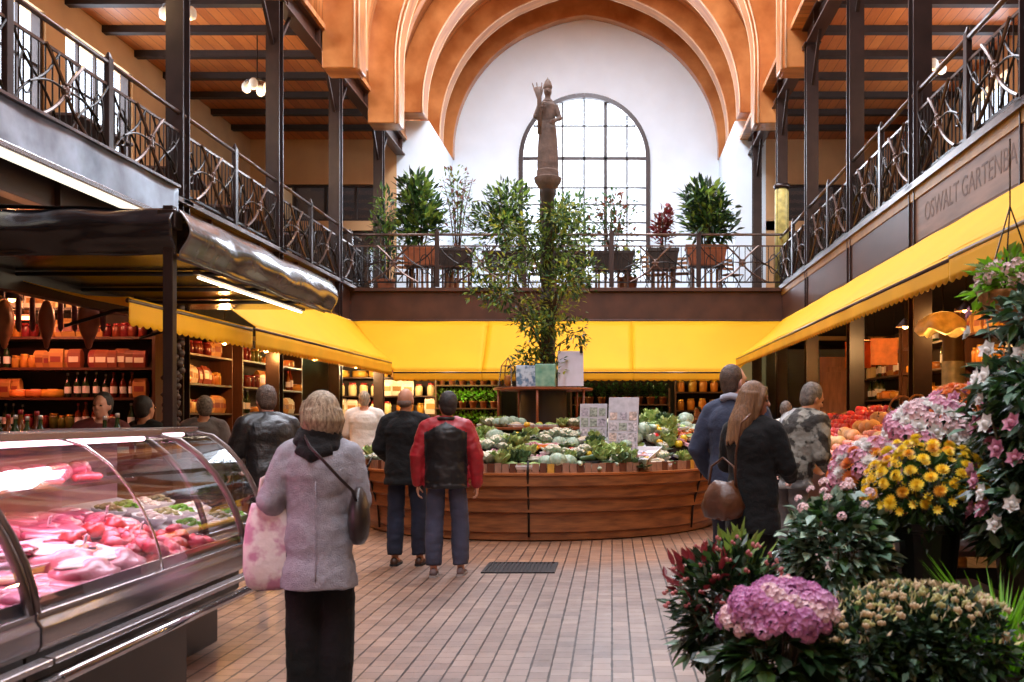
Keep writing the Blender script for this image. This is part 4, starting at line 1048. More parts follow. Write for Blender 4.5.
def chop():
    t = thing('pork_chop', '', 'meat'); b = MB(); n = 22; rg = []
    shp = [(1 + .22 * noise.noise(V((math.cos(a) * 1.3, math.sin(a) * 1.3, 2)))) for a in [2 * PI * i / n for i in range(n)]]
    for k, z in ((.9, 0), (1.0, .008), (1.0, .02), (.93, .028), (.5, .031)):
        rg.append([V((.085 * k * s * math.cos(2 * PI * i / n), .06 * k * s * math.sin(2 * PI * i / n), z)) for i, s in enumerate(shp)])
    b.rings(rg).obj('slice', PINK, t, smooth=True)
    f = [V((.086 * s * math.cos(2 * PI * i / n), .061 * s * math.sin(2 * PI * i / n), .016)) for i, s in enumerate(shp)][2:11]
    MB().tube(f, .012, 8).obj('fat_rim', FAT, t, smooth=True); return t
def roast():
    t = thing('rolled_roast', '', 'meat'); b = MB(); lump(b, (.13, .065, .058), .22, 1.6, 3, 20, 12, (0, 0, .052)); b.obj('joint', PINK, t, smooth=True)
    b = MB()
    for x in (-.07, -.025, .025, .07):
        r = .062 * math.sqrt(max(.1, 1 - (x / .14) ** 2)); b.tube([(x, r * 1.05 * math.cos(a), .052 + r * .95 * math.sin(a)) for a in [2 * PI * i / 16 for i in range(16)]], .0025, 5, loop=True)
    b.obj('string', FAT, t); return t
def slab():
    t = thing('meat_slab', '', 'meat'); b = MB(); lump(b, (.15, .09, .05), .35, 1.5, 8, 22, 12, (0, 0, .04)); b.obj('cut', PINK, t, smooth=True)
    b = MB(); lump(b, (.13, .05, .016), .3, 1.8, 5, 16, 8, (.0, .028, .078)); b.obj('fat_cap', FAT, t, smooth=True); return t
def liver():
    b = MB(); lump(b, (.12, .06, .025), .3, 1.4, 12, 20, 10, (0, 0, .022)); return one('liver', 'meat', b, DARKM)
def sausage():
    b = MB(); b.tube([(.1 * math.cos(a), .1 * math.sin(a) - .08, .02) for a in [PI * (.2 + .6 * i / 12) for i in range(13)]], [.006] + [.019] * 11 + [.006], 10); return one('sausage', 'sausage', b, SAUS)
def chunk(seed, m, nm):
    b = MB(); lump(b, (.042, .034, .026), .55, 1.9, seed, 12, 8, (0, 0, .02)); return one(nm, 'meat', b, m)
mk_chop, mk_roast, mk_slab, mk_liver, mk_saus = Maker(chop), Maker(roast), Maker(slab), Maker(liver), Maker(sausage)
mk_ch = [Maker(chunk, s, RED, 'meat_chunk') for s in (1, 5, 9)]
mk_or = [Maker(chunk, s, ORM, 'marinated_meat_chunk') for s in (2, 7)]
def pan():
    b = MB(); b.rings([[V((x * w, y * w2, z)) for x, y in ((-1, -1), (1, -1), (1, 1), (-1, 1))] for w, w2, z in ((.155, .20, 0), (.17, .215, .028), (.162, .207, .026), (.15, .195, .006))]); return one('steel_pan', 'pan', b, [M['casewhite']], False)
mk_pan = Maker(pan)
tilt = math.atan(.1828)
def ond(make, x, y, label, group, rz=0, sc=1, dz=0, base=CX, y0=3.44):
    rot = (Matrix.Rotation(tilt, 3, 'Y') @ Matrix.Rotation(rz, 3, 'Z')).to_euler()
    return make((base + x, y0 + y, deckz(x) + dz), label, group, scale=sc, rot=rot)
R4 = random.Random(21)
# far half: heaped red chunks, a dark liver, orange pieces
for i in range(96):
    x = R4.uniform(-.52, -.10); y = R4.uniform(1.06, 1.86); h = .0 if i < 46 else .028 if i < 80 else .055
    if h and (x > -.13 or y > 1.82): continue
    ond(R4.choice(mk_ch), x, y, 'raw red meat chunk heaped in the far half of the long meat counter', 'red meat chunks', R4.uniform(0, 6), R4.uniform(.9, 1.35), h)
for i in range(16):
    ond(R4.choice(mk_or), R4.uniform(-.40, -.30), R4.uniform(.86, 1.06), 'orange marinated meat chunk beside the red chunks in the long meat counter', 'marinated meat chunks', R4.uniform(0, 6), R4.uniform(.9, 1.2), .03 * (i > 9))
for i in range(3): ond(mk_liver, -.50 - .05 * i, 1.02 + .17 * i, 'dark red liver piece lying at the middle of the long meat counter', 'liver pieces', .5 + i, 1, .03)
# near half: big pale joints in front, chops, sausages, white tray
for i, (x, y, rz) in enumerate(((-.16, .88, .3), (-.15, .62, .1), (-.3, .72, -.3))):
    ond(mk_slab, x, y, 'big pale pink meat slab with a fat cap at the front of the long meat counter', 'meat slabs', rz + 1.4, 1.15)
for i in range(22):
    ond(mk_chop, -.12 - .085 * (i % 2), .10 + .04 * i * .55, 'pink pork chop overlapping its row at the near front of the long meat counter', 'pork chops in a row', .6 + .15 * (i % 3), .95, .012 * (i % 3))
t = thing('serving_tray', 'long white plastic tray across the near half of the long meat counter', 'tray', (CX - .44, 3.44 + .55, deckz(-.44) + .055), 0)
t.rotation_euler = (0, tilt, math.radians(-6))
b = MB(); b.rings([[V((x * w, y * l, z)) for x, y in ((-1, -1), (1, -1), (1, 1), (-1, 1))] for w, l, z in ((.13, .5, 0), (.15, .52, .02), (.143, .513, .019), (.122, .49, .004))])
b.obj('tray_shell', M['paper'], t, bevel=.003)
MB().tube([(-.1, -.45, .016), (0, -.1, .02), (.02, .2, .016), (.09, .45, .018)], .006, 5).obj('divider', M['ink'], t)
for i in range(2): ond(mk_liver, -.40, .42 + .18 * i, 'dark red liver slice lying on the white tray', 'livers on the white tray', 1.3 + .4 * i, .8, .085)
for i in range(7): ond(mk_roast, -.66 - .05 * (i % 2), .2 + .25 * i, 'pink rolled roast tied with string at the back of the long meat counter', 'rolled roasts', 1.5 + .3 * (i % 3), .95, .0)
for i in range(7): ond(mk_slab, -.84, .2 + .26 * i, 'pale meat slab along the rear of the long meat counter', 'meat slabs along the rear', 1.3 + .3 * (i % 2), .9)
for i in range(14):
    mk_saus((CX - .66 - .07 * (i % 3), 3.44 + .15 + .12 * i, 1.178), 'pink sausage on the inner glass shelf of the long meat counter', 'sausages on the inner shelf', R4.uniform(-.5, .5) + 1.5)
for i in range(60):
    ond(mk_chop, R4.uniform(-.9, -.55), R4.uniform(.95, 1.86), 'pink pork chop piled at the far rear of the long meat counter', 'pork chops at the far rear', R4.uniform(0, 6), 1, R4.uniform(0, .07))
for i in range(9):
    mk_roast((CX - .80, 3.44 + .18 + .2 * i, 1.178), 'pink rolled roast on the inner glass shelf of the long meat counter', 'roasts on the inner shelf', 1.57 + R4.uniform(-.3, .3), .85)
for i in range(26):
    ond(mk_chop, R4.uniform(-.5, -.3), R4.uniform(.04, .28), 'pink pork chop piled next to the white tray', 'pork chops next to the tray', R4.uniform(0, 6), 1, R4.uniform(0, .06))
# near counter
for i in range(10): ond(mk_slab if i % 2 else mk_roast, -.18 - .22 * (i % 3), .75 + .11 * i, 'pink meat joint in the nearer meat counter', 'joints in the nearer counter', 1.2 + i, .95, 0, CX, 1.46)
for i in range(30): ond(mk_ch[i % 3], R4.uniform(-.3, -.1), R4.uniform(1.2, 1.85), 'raw red meat chunk in the nearer meat counter', 'red chunks in the nearer counter', i, 1.1, 0, CX, 1.46)
# price cards
def pcard():
    t = thing('price_card', '', 'price card'); MB().box((0, 0, .085), (.004, .06, .04)).obj('card', M['paper'], t); MB().tube([(0, 0, 0), (0, 0, .07)], .002, 5).obj('pin', M['chrome'], t)
    b = MB()
    for k in range(3): b.box((.003, -.005, .097 - .011 * k), (.001, .042 - .008 * k, .003))
    b.obj('print', M['ink'], t); return t
mk_card = Maker(pcard)
for i in range(6): ond(mk_card, -.30 - .3 * (i % 2), .35 + .26 * i, 'small white price card stuck among the meats of the long counter', 'price cards in the meat counter', .3, 1, .05)
# salad counter contents
def bowlgoods(col, nm):
    t = thing(nm, '', 'bowl'); MB().lathe([(.05, 0), (.085, .03), (.10, .06), (.094, .06), (.08, .034), (.01, .012)], 20).obj('bowl', M['casewhite'], t, smooth=True)
    b = MB(); rr = random.Random(len(nm))
    for i in range(26): 
        a, q = rr.uniform(0, 6.3), rr.uniform(0, .075); lump(b, (.018, .016, .012), .5, 2, i, 7, 5, (q * math.cos(a), q * math.sin(a), .055 + .03 * (1 - q / .08)))
    b.obj('filling', col, t, smooth=True); return t
mk_b = [Maker(bowlgoods, GREEN['bright'], 'salad_bowl'), Maker(bowlgoods, FAT, 'cheese_bowl'), Maker(bowlgoods, mat('olive_mix', (120, 120, 60), .4, scale=20, col2=(176, 140, 120)), 'olive_bowl')]
for i in range(12):
    ond(mk_b[(i * 7 + i // 3) % 3], -.16 - .24 * (i % 3), .14 + .22 * (i // 3), 'white bowl of %s in the short salad counter' % ('green leaves', 'white cheese cubes', 'mixed olives')[(i * 7 + i // 3) % 3], ('leaf bowls', 'cheese bowls', 'olive bowls')[(i * 7 + i // 3) % 3], 0, 1, .0, -2.34, 5.76)

# ------------------------------------------------------------------ black canopy over the butcher's stall
t = thing('stall_canopy', 'black plastic canopy with a shiny grey side projecting from the butcher side gallery', 'canopy', (0, 0, 0))
def sheet(fn, nu, nv, name, m, solid=.006):
    vs = [fn(i / nu, j / nv) for i in range(nu + 1) for j in range(nv + 1)]
    return MB().add(vs, [(i * (nv + 1) + j, (i + 1) * (nv + 1) + j, (i + 1) * (nv + 1) + j + 1, i * (nv + 1) + j + 1) for i in range(nu) for j in range(nv)]).obj(name, m, t, smooth=True, solid=solid)
KX, KY0, KY1 = -3.42, 7.85, 12.1
def fr_(u, v):
    x = KX - 2.0 * u; z = 3.13 - .36 * v
    w_ = .05 * noise.noise(V((x * 1.1, z * 6 + x * .6, 1))) + .03 * noise.noise(V((x * 3, z * 11, 4)))
    return V((x, KY0 - .10 * math.sin(PI * min(1, v * 1.15)) + w_, z + .02 * noise.noise(V((x * 1.6, 0, 3)))))
sheet(fr_, 90, 18, 'front_flap', M['tarp'])
def sd_(u, v):
    y = KY0 + (KY1 - KY0) * u; z = 3.13 - .38 * v
    return V((KX + .02 + .09 * math.sin(PI * min(1, v * 1.1)) + .025 * noise.noise(V((y * 2, z * 6, 2))), y, z + .02 * noise.noise(V((y * 1.2, 1, 3)))))
sheet(sd_, 90, 14, 'side_flap', M['tarpgrey'])
MB().span((XL + .1, KY0 + .06, 2.80), (KX - .04, KY1, 2.83)).obj('roof_sheet', M['tarp'], t)
def top_(u, v): return V((XL + .1 + (KX - XL - .12) * v, KY0 + (KY1 - KY0) * u, 3.18 - .05 * v + .02 * noise.noise(V((u * 9, v * 4, 6)))))
sheet(top_, 30, 10, 'top_sheet', M['tarp'])
for y in (8.9, 10.0, 11.1): MB().tube([(XL + .1, y, 2.775), (KX - .04, y, 2.775)], .02, 8).obj('frame_bar', M['iron'], t, smooth=True)
MB().tube([(KX - .06, KY0 + .1, 2.775), (KX - .06, KY1, 2.775)], .016, 8).obj('edge_bar', M['inoxdark'], t, smooth=True)
MB().span((XL + .08, KY0 + .1, 2.62), (XL + .2, KY1, 2.8)).obj('wall_bearer', M['plinth'], t)
b = MB(); b.span((KX - .10, KY0 - .02, 0), (KX - .02, KY0 + .06, 3.16)).span((KX - .14, KY0 - .06, 0), (KX + .02, KY0 + .1, .015)).span((KX - .13, KY0 - .05, 2.98), (KX + .01, KY0 + .09, 3.12))
b.obj('corner_post', M['steel'], t, bevel=.006)

# ------------------------------------------------------------------ shelving behind the counters
def shelf_unit(label, loc, rz, W, Hh, zs, D=.4, group=None, m=None, back=True):
    m = m or M['shelfwood']
    t = thing('shelf_unit', label, 'shelf', loc, rz, group)
    for sx in (-1, 1): MB().span((sx * W / 2 - .02, 0, 0), (sx * W / 2 + .02, D, Hh)).obj('side_panel', m, t)
    if back: MB().span((-W / 2, D - .02, 0), (W / 2, D, Hh)).obj('back_panel', M['darkwall'], t)
    for z in zs: MB().span((-W / 2 + .02, 0, z - .015), (W / 2 - .02, D - .02, z + .015)).obj('shelf', m, t)
    return t
def jar(col, lid):
    t = thing('preserve_jar', '', 'jar'); MB().lathe([(.03, .0), (.04, .004), (.042, .09), (.036, .105), (.03, .11)], 14).obj('glass_body', col, t, smooth=True); MB().lathe([(.033, .11), (.034, .112), (.034, .126), (.03, .128)], 14).obj('lid', lid, t, smooth=True); return t
def bottle(col, cap):
    t = thing('bottle', '', 'bottle'); MB().lathe([(.028, 0), (.036, .004), (.037, .16), (.03, .19), (.014, .22), (.0125, .27), (.013, .285)], 14).obj('glass_body', col, t, smooth=True); MB().lathe([(.0145, .268), (.0145, .295), (.01, .297)], 10).obj('cap', cap, t, smooth=True)
    MB().lathe([(.0378, .05), (.0378, .13)], 14, cap=False).obj('paper_band', M['paper'], t, smooth=True); return t
def pack(col, band):
    t = thing('food_packet', '', 'packet'); b = MB(); b.rings([[V((x * w, y * d, z)) for x, y in ((-1, -1), (1, -1), (1, 1), (-1, 1))] for w, d, z in ((.06, .02, 0), (.065, .034, .05), (.063, .03, .13), (.06, .006, .17))]); b.obj('bag', col, t, smooth=False, bevel=.006); MB().box((0, -.033, .075), (.09, .004, .05)).obj('front_band', band, t); return t
def basket(m):
    t = thing('wicker_basket', '', 'basket'); b = MB()
    for k in range(7): b.tube([((.11 + .006 * k) * math.cos(a), (.09 + .005 * k) * math.sin(a), .012 + .02 * k + .004 * math.sin(a * 11 + k * PI)) for a in [2 * PI * i / 44 for i in range(44)]], .011, 6, loop=True)
    b.ell((0, 0, .012), (.11, .09, .008), 18, 4); b.obj('weave', m, t, smooth=True)
    MB().tube([(.14 * math.cos(a), 0, .13 + .15 * math.sin(a)) for a in [PI * i / 14 for i in range(15)]], .011, 6).obj('handle', m, t, smooth=True); return t
def hamleg(m):
    t = thing('cured_ham', '', 'ham'); MB().lathe([(.012, 0), (.05, -.03), (.10, -.12), (.115, -.24), (.085, -.36), (.045, -.46), (.03, -.52), (.012, -.54)], 16, sy=.72).obj('joint', m, t, smooth=True); MB().tube([(0, 0, 0), (0, 0, .16)], .005, 5).obj('hook', M['inox'], t); return t
def salami(m):
    b = MB(); b.tube([(0, 0, 0), (0, 0, -.03), (.004, 0, -.2), (0, 0, -.36), (0, 0, -.39)], [.006, .026, .031, .027, .006], 12); b.tube([(0, 0, 0), (0, 0, .12)], .003, 5); return one('hanging_salami', 'sausage', b, m)
def round_box(m, m2):
    t = thing('round_cheese', '', 'cheese'); MB().lathe([(.10, 0), (.115, .015), (.115, .075), (.10, .09), (.02, .092)], 22).obj('rind', m, t, smooth=True); MB().lathe([(.05, .0925), (.05, .095), (.01, .096)], 16).obj('paper_seal', m2, t, smooth=True); return t
gold = mat('honey_gold', (190, 128, 52), .25, var=.3, objrand=.3); ruby = mat('ruby_preserve', (104, 34, 26), .25, var=.3, objrand=.3); olive = mat('olive_preserve', (92, 94, 38), .25, var=.3, objrand=.3); creamj = mat('cream_preserve', (226, 200, 150), .3, objrand=.2)
grn = mat('green_bottle_glass', (34, 52, 26), .12, objrand=.3); amb = mat('amber_bottle_glass', (104, 48, 14), .12, objrand=.3); wicker = mat('wicker', (164, 112, 58), .6, var=.35, scale=30); hamm = mat('ham_rind', (150, 84, 46), .45, var=.3, scale=6, objrand=.2); salm = mat('salami_skin', (96, 34, 28), .5, var=.4, scale=18, objrand=.2)
lidg = mat('gold_lid', (206, 160, 70), .3, .7); lidr = mat('red_lid', (150, 30, 28), .35); foil = mat('silver_foil', (190, 180, 170), .3, .6)
pk1, pk2, pk3 = mat('red_packet', (124, 56, 42), .4, objrand=.25), mat('ochre_packet', (170, 124, 66), .45, objrand=.25), mat('white_packet', (220, 206, 190), .4, objrand=.1)
G = {
    'jar of honey coloured preserve': Maker(jar, gold, lidg), 'jar of dark red preserve': Maker(jar, ruby, lidr), 'jar of green olives': Maker(jar, olive, lidg), 'jar of pale cream preserve': Maker(jar, creamj, lidr),
    'green glass bottle': Maker(bottle, grn, foil), 'amber glass bottle': Maker(bottle, amb, lidr), 'red food packet': Maker(pack, pk1, pk3), 'ochre food packet': Maker(pack, pk2, pk1), 'white food packet': Maker(pack, pk3, pk2),
    'round yellow cheese': Maker(round_box, gold, M['paper']),
}
mk_ham, mk_sal, mk_basket = Maker(hamleg, hamm), Maker(salami, salm), Maker(basket, wicker)
R5 = random.Random(5)
def fill(t, W, zs, D, where, kinds, sc=1.6, dens=1.0, gap=.17):
    loc, rz = t.location, t.rotation_euler.z
    rm = Matrix.Rotation(rz, 3, 'Z')
    for z in zs:
        x = -W / 2 + .14; kk = R5.choice(kinds); run_ = 0
        while x < W / 2 - .12:
            if run_ <= 0: kk = R5.choice(kinds); run_ = R5.randint(2, 5)
            run_ -= 1
            s_ = sc * R5.uniform(.9, 1.1) * (1.25 if 'packet' in kk or 'jar' in kk else 1)
            if R5.random() < dens:
                p = rm @ V((x, D * .35 + R5.uniform(-.03, .03), z + .016)) + loc
                G[kk](p, '%s on %s' % (kk, where), '%s, %s' % (kk, where), rz + R5.uniform(-.15, .15), s_)
            x += gap * R5.uniform(.95, 1.2) * (1.75 if 'cheese' in kk else 1)
KA = list(G)
zsA = (.5, .95, 1.35, 1.72, 2.08, 2.45, 2.8)
ua = shelf_unit('dark shelves of jars and packets facing the counter behind the shop assistants', (-6.55, 12.0, 0), 0, 2.1, 3.2, zsA, group='butcher side shelves')
fill(ua, 2.1, zsA[2:], .4, 'the shelves behind the shop assistants', KA, 1.02, .95, .10)
zsB = (.6, 1.1, 1.55, 2.0, 2.45)
ub = shelf_unit('dark shelves along the butcher side aisle past the salad counter', (-6.3, 14.9, 0), PI / 2, 3.4, 2.9, zsB, group='butcher side shelves')
fill(ub, 3.4, zsB[1:], .4, 'the nearer aisle shelves', KA, 1.3, .9, .15)
uc = shelf_unit('dark shelves further down the butcher side aisle', (-6.2, 18.4, 0), PI / 2, 3.2, 2.9, zsB, group='butcher side shelves')
fill(uc, 3.2, zsB[1:], .4, 'the further aisle shelves', KA, 1.4, .9, .18)
ud = shelf_unit('brightly lit shelves under the corner of the yellow awnings beyond the man in white', (-5.45, 24.2, 0), 0, 2.6, 2.9, zsB, group='butcher side shelves')
fill(ud, 2.6, zsB[1:], .4, 'the brightly lit corner shelves', ['jar of pale cream preserve', 'white food packet', 'ochre food packet', 'round yellow cheese', 'jar of honey coloured preserve'], 1.9, .95, .26)
# hanging goods on a rail in front of the first shelves
rl = thing('meat_rail', 'steel rail with hooks above the shop assistants', 'rail', (-6.3, 11.0, 2.95))
MB().tube([(-.95, 0, 0), (.75, 0, 0)], .018, 8).obj('bar', M['inox'], rl, smooth=True)
for x in (-.8, .6): MB().tube([(x, 0, 0), (x, 0, .62)], .01, 6).obj('hanger', M['inox'], rl)
for i in range(11):
    (mk_ham if i % 3 == 0 else mk_sal)((-7.15 + .155 * i, 11.0 + .0 * i, 2.79 if i % 3 == 0 else 2.83), 'brown cured ham hanging from the steel rail' if i % 3 == 0 else 'dark salami hanging from the steel rail', 'hams on the rail' if i % 3 == 0 else 'salamis on the rail', i * .4)
# service worktop behind the meat counter
t = thing('service_worktop', 'steel topped worktop behind the shop assistants', 'worktop', (-6.3, 11.2, 0))
MB().span((-1.1, -.3, 0), (.75, .3, .86)).obj('cabinet', M['plinth'], t); MB().span((-1.12, -.33, .86), (.77, .33, .9)).obj('top', M['inox'], t, bevel=.006)
for i in range(9):
    G[KA[(i * 3) % 9]]((-7.25 + .19 * i, 11.2 + .1 * (i % 2), .902), KA[(i * 3) % 9] + ' on the steel topped worktop', KA[(i * 3) % 9] + ' on the worktop', i, 1.7)
t = thing('rear_cabinet', 'dark cabinet crowded with jars and packets near the canopy corner post', 'cabinet', (-4.45, 8.35, 0))
MB().span((-.85, -.22, 0), (.85, .22, 1.12)).obj('cabinet_body', M['plinth'], t, bevel=.01); MB().span((-.88, -.25, 1.12), (.88, .25, 1.15)).obj('top', M['inoxdark'], t, bevel=.005)
for sx in (-1, 0, 1): MB().span((sx * .56 - .26, -.235, .12), (sx * .56 + .26, -.22, 1.04)).obj('door', M['shelfwood'], t, bevel=.004)
for r_, y in enumerate((-.13, .02, .15)):
    x = -.78; kk = KA[r_ * 3]; n_ = 0
    while x < .8:
        if n_ <= 0: kk = R5.choice([q for q in KA if 'cheese' not in q]); n_ = R5.randint(2, 5)
        n_ -= 1
        G[kk]((-4.45 + x, 8.35 + y + R5.uniform(-.015, .015), 1.151), kk + ' on the dark cabinet near the corner post', kk + ', dark cabinet', R5.uniform(-.6, .6), R5.uniform(.95, 1.15) + .12 * r_)
        x += R5.uniform(.10, .13) + (.05 if 'packet' in kk else 0)
# tall dark sacks/ hanging garlic beside the stall column
def garlic():
    t = thing('garlic_braid', '', 'garlic'); MB().tube([(0, 0, 0), (0, 0, -.9)], .012, 6).obj('braid', GREEN['stem'], t)
    rr = random.Random(4); b = MB()
    for i in range(34):
        a = i * 2.4; lump(b, (.045, .045, .038), .3, 2, i, 8, 6, (.055 * math.cos(a), .055 * math.sin(a), -.12 - .022 * i))
    b.obj('bulbs', mat('dark_braid_bulbs', (66, 44, 34), .6, var=.5, scale=14), t, smooth=True); return t
mg = Maker(garlic)
mg((-4.5, 10.3, 2.74), 'dark braid of bulbs hanging under the black canopy, upper one', 'hanging braids')
mg((-4.56, 10.35, 2.05), 'dark braid of bulbs hanging under the black canopy, lower one', 'hanging braids', 1)

# lamps of the stalls
def pendant(shade=None):
    t = thing('pendant_lamp', '', 'lamp'); MB().tube([(0, 0, .02), (0, 0, .6)], .006, 5).obj('cord', M['iron'], t)
    MB().lathe([(.02, .06), (.05, .03), (.12, -.05), (.125, -.055), (.118, -.052), (.045, .02)], 18).obj('shade', M['shade'], t, smooth=True); MB().ell((0, 0, -.035), .042, 10, 8).obj('bulb', M['bulb'], t, smooth=True); return t
mk_pen = Maker(pendant)
def pen(x, y, z, where, pw, col=(255, 176, 96)):
    mk_pen((x, y, z), 'small warm pendant lamp over ' + where, 'pendant lamps of the stalls'); lamp('pendant_light', 'POINT', (x, y, z - .1), pw, col, .07)
pen(-6.9, 11.5, 2.9, 'the shelves behind the shop assistants', 26, (255, 172, 122))
pen(-6.0, 11.5, 2.9, 'the end of the steel rail', 26, (255, 172, 122))
pen(-5.5, 14.2, 2.6, 'the aisle shelves past the salad counter', 60)
pen(-5.5, 15.9, 2.6, 'the middle of the aisle shelves', 60)
pen(-5.4, 18.2, 2.6, 'the further aisle shelves', 70)
pen(-5.9, 23.0, 2.7, 'the brightly lit corner shelves', 210, (255, 214, 150))
pen(-4.8, 23.0, 2.7, 'the corner shelves beyond the man in white', 210, (255, 214, 150))
t = thing('tube_lamp', 'slim white fill tube added along the side edge of the black plastic canopy', 'lamp', (-3.62, 8.7, 2.72))  # tube added to brighten the awning under the canopy
MB().span((-.03, 0, .02), (.03, 3.0, .055)).obj('housing', M['inox'], t, bevel=.005); MB().tube([(0, .05, 0), (0, 2.95, 0)], .013, 8).obj('tube', mat('awning_fill_tube', (255, 244, 220), .5, emit=(255, 240, 210), estr=3), t, smooth=True)
lamp('awning_fill_light', 'AREA', (-3.6, 10.2, 2.70), 20, (255, 238, 205), .12, (0, math.radians(55), 0), 2.8)  # added fill aimed at the near awning
t = thing('tube_lamp', 'glowing reddish tube lamp above the shelves behind the meat counter', 'lamp', (-6.95, 11.3, 2.62))
MB().span((-.5, -.05, .03), (.4, .05, .09)).obj('housing', M['inox'], t, bevel=.008)
MB().tube([(-.48, 0, 0), (.38, 0, 0)], .022, 10).obj('tube', M['tuberr'], t, smooth=True)
for x in (-.4, .3): MB().tube([(x, 0, .09), (x, 0, .95)], .006, 5).obj('hanger', M['iron'], t)
lamp('tube_light', 'AREA', (-7.0, 11.3, 2.58), 18, (255, 128, 104), .9, (0, 0, 0), .1)
# ------------------------------------------------------------------ round fountain stall in the middle
FX, FY, FR = -1.0, 14.5, 2.6
fs = thing('round_market_stall', 'big round wooden market stall built round a fountain column in the middle of the hall', 'market stall', (FX, FY, 0))
N_ = 72
def rlathe(prof_, m, name, n=N_, parent=fs, smooth=True):
    o = MB().lathe(prof_, n).obj(name, m, parent, smooth=False); return smooth_by_angle(o, 35) if smooth else o
def tub_mat():
    m, nt, bs = newmat('banded_tub_wood'); N, L = nt.nodes, nt.links
    tc = N.new('ShaderNodeTexCoord'); mp = N.new('ShaderNodeMapping'); mp.inputs['Scale'].default_value = (1.2, 1.2, 9); L.new(tc.outputs['Object'], mp.inputs['Vector'])
    nz = N.new('ShaderNodeTexNoise'); nz.inputs['Scale'].default_value = 3; nz.inputs['Detail'].default_value = 6; L.new(mp.outputs['Vector'], nz.inputs['Vector'])
    rp = N.new('ShaderNodeValToRGB'); rp.color_ramp.elements[0].color = (*lin((100, 56, 30)), 1); rp.color_ramp.elements[1].color = (*lin((156, 98, 56)), 1); rp.color_ramp.elements[0].position = .3; rp.color_ramp.elements[1].position = .7
    L.new(nz.outputs['Fac'], rp.inputs['Fac']); L.new(rp.outputs['Color'], bs.inputs['Base Color']); bs.inputs['Roughness'].default_value = .36; bs.inputs['Coat Weight'].default_value = .35; bs.inputs['Coat Roughness'].default_value = .3
    return m
TUB = tub_mat()
rlathe([(FR - .16, 0), (FR - .13, .02), (FR - .13, .10), (FR - .10, .115), (FR - .10, .34), (FR - .05, .36), (FR - .05, .50), (FR - .005, .53), (FR - .005, .655), (FR + .045, .68), (FR + .045, .80), (FR - .02, .82), (FR - .05, .82), (FR - .06, .5), (FR - .2, .3)], TUB, 'tub')
rlathe([(FR - .005, .80), (FR + .06, .805), (FR + .06, .83), (FR - .005, .835)], M['tubrim'], 'rim')
# upright slats of the rim boxes
rest = MB(); sm = [MB().box((0, 0, 0), (.018, .082, .11)).mesh('rim_slat', m) for m in (M['slatA'], M['slatB'], M['slatC'])]
for i in range(180):
    a = 2 * PI * i / 180
    k = (0, 0, 1, 0, 1, 0, 0, 1, 0)[i % 9] if i % 23 else 2
    p = V(((FR - .02) * math.cos(a), (FR - .02) * math.sin(a), .885))
    if PI + .0 < a + .02 < 2 * PI - .0 and -3.14 < 0:
        o = bpy.data.objects.new('rim_slat', sm[k]); COL.objects.link(o); o.parent = fs; o.location = p; o.rotation_euler = (0, 0, a); o.scale = (1, 1, 1 + .08 * ((i * 7) % 3))
    else: rest.box(p, (.018, .082, .11), Matrix.Rotation(a, 3, 'Z'))
o = rest.obj('rim_slats_far_side', M['slatA'], fs); o['kind'] = 'stuff'
# bed of the stall, a shallow cone, and the iron ties on the tub
rlathe([(FR - .05, .84), (2.0, 1.0), (1.5, 1.13), (1.05, 1.21), (.3, 1.22)], M['soil'], 'produce_bed')
for a in (-1.57, -.62, -2.52, -3.3, .2):
    c_, s_ = math.cos(a), math.sin(a)
    MB().tube([((FR + d) * c_, (FR + d) * s_, z) for d, z in ((-.10, .06), (-.075, .35), (-.03, .5), (.02, .66), (.06, .80), (.075, .84), (.01, .97))], .014, 6).obj('iron_tie', M['iron'], fs, smooth=True)
# central shaft and tiers
rlathe([(.34, 1.1), (.34, 1.95)], M['beamdark'], 'core', 24)
for (r, z, m) in ((.98, 1.34, 'redwood'), (.72, 1.90, 'redwood')):
    rlathe([(.3, z - .02), (r - .02, z - .02), (r, z - .012), (r, z + .014), (r - .02, z + .02), (.3, z + .02)], M[m], 'tier_shelf', 48)
for a in (-1.62, -.5, -2.7, .8, 2.2): MB().tube([(.68 * math.cos(a), .68 * math.sin(a), 1.36), (.68 * math.cos(a), .68 * math.sin(a), 1.9)], .018, 8).obj('tier_post', M['redwood'], fs, smooth=True)
for a in (-1.62, -.5, -2.7): MB().tube([(.95 * math.cos(a), .95 * math.sin(a), 1.34), (1.1 * math.cos(a), 1.1 * math.sin(a), 1.05), (1.12 * math.cos(a), 1.12 * math.sin(a), .98)], .016, 8).obj('tier_prop', M['shelfwood'], fs, smooth=True)
# iron column and statue: one monument
mo = thing('monument', 'tall dark column rising from the round stall with a weathered stone figure on top', 'statue', (FX + .07, FY - .02, 1.92))
rlathe([(.2, 0), (.2, .18), (.15, .24), (.11, .34), (.10, 1.2), (.115, 1.25), (.115, 1.32), (.098, 1.37), (.09, 2.75), (.12, 2.8), (.12, 2.86)], M['ironcol'], 'shaft', 20, mo)
rlathe([(.10, 2.86), (.15, 2.92), (.19, 2.98), (.2, 3.04), (.16, 3.06), (.16, 3.14), (.14, 3.16)], M['stone'], 'capital', 20, mo)
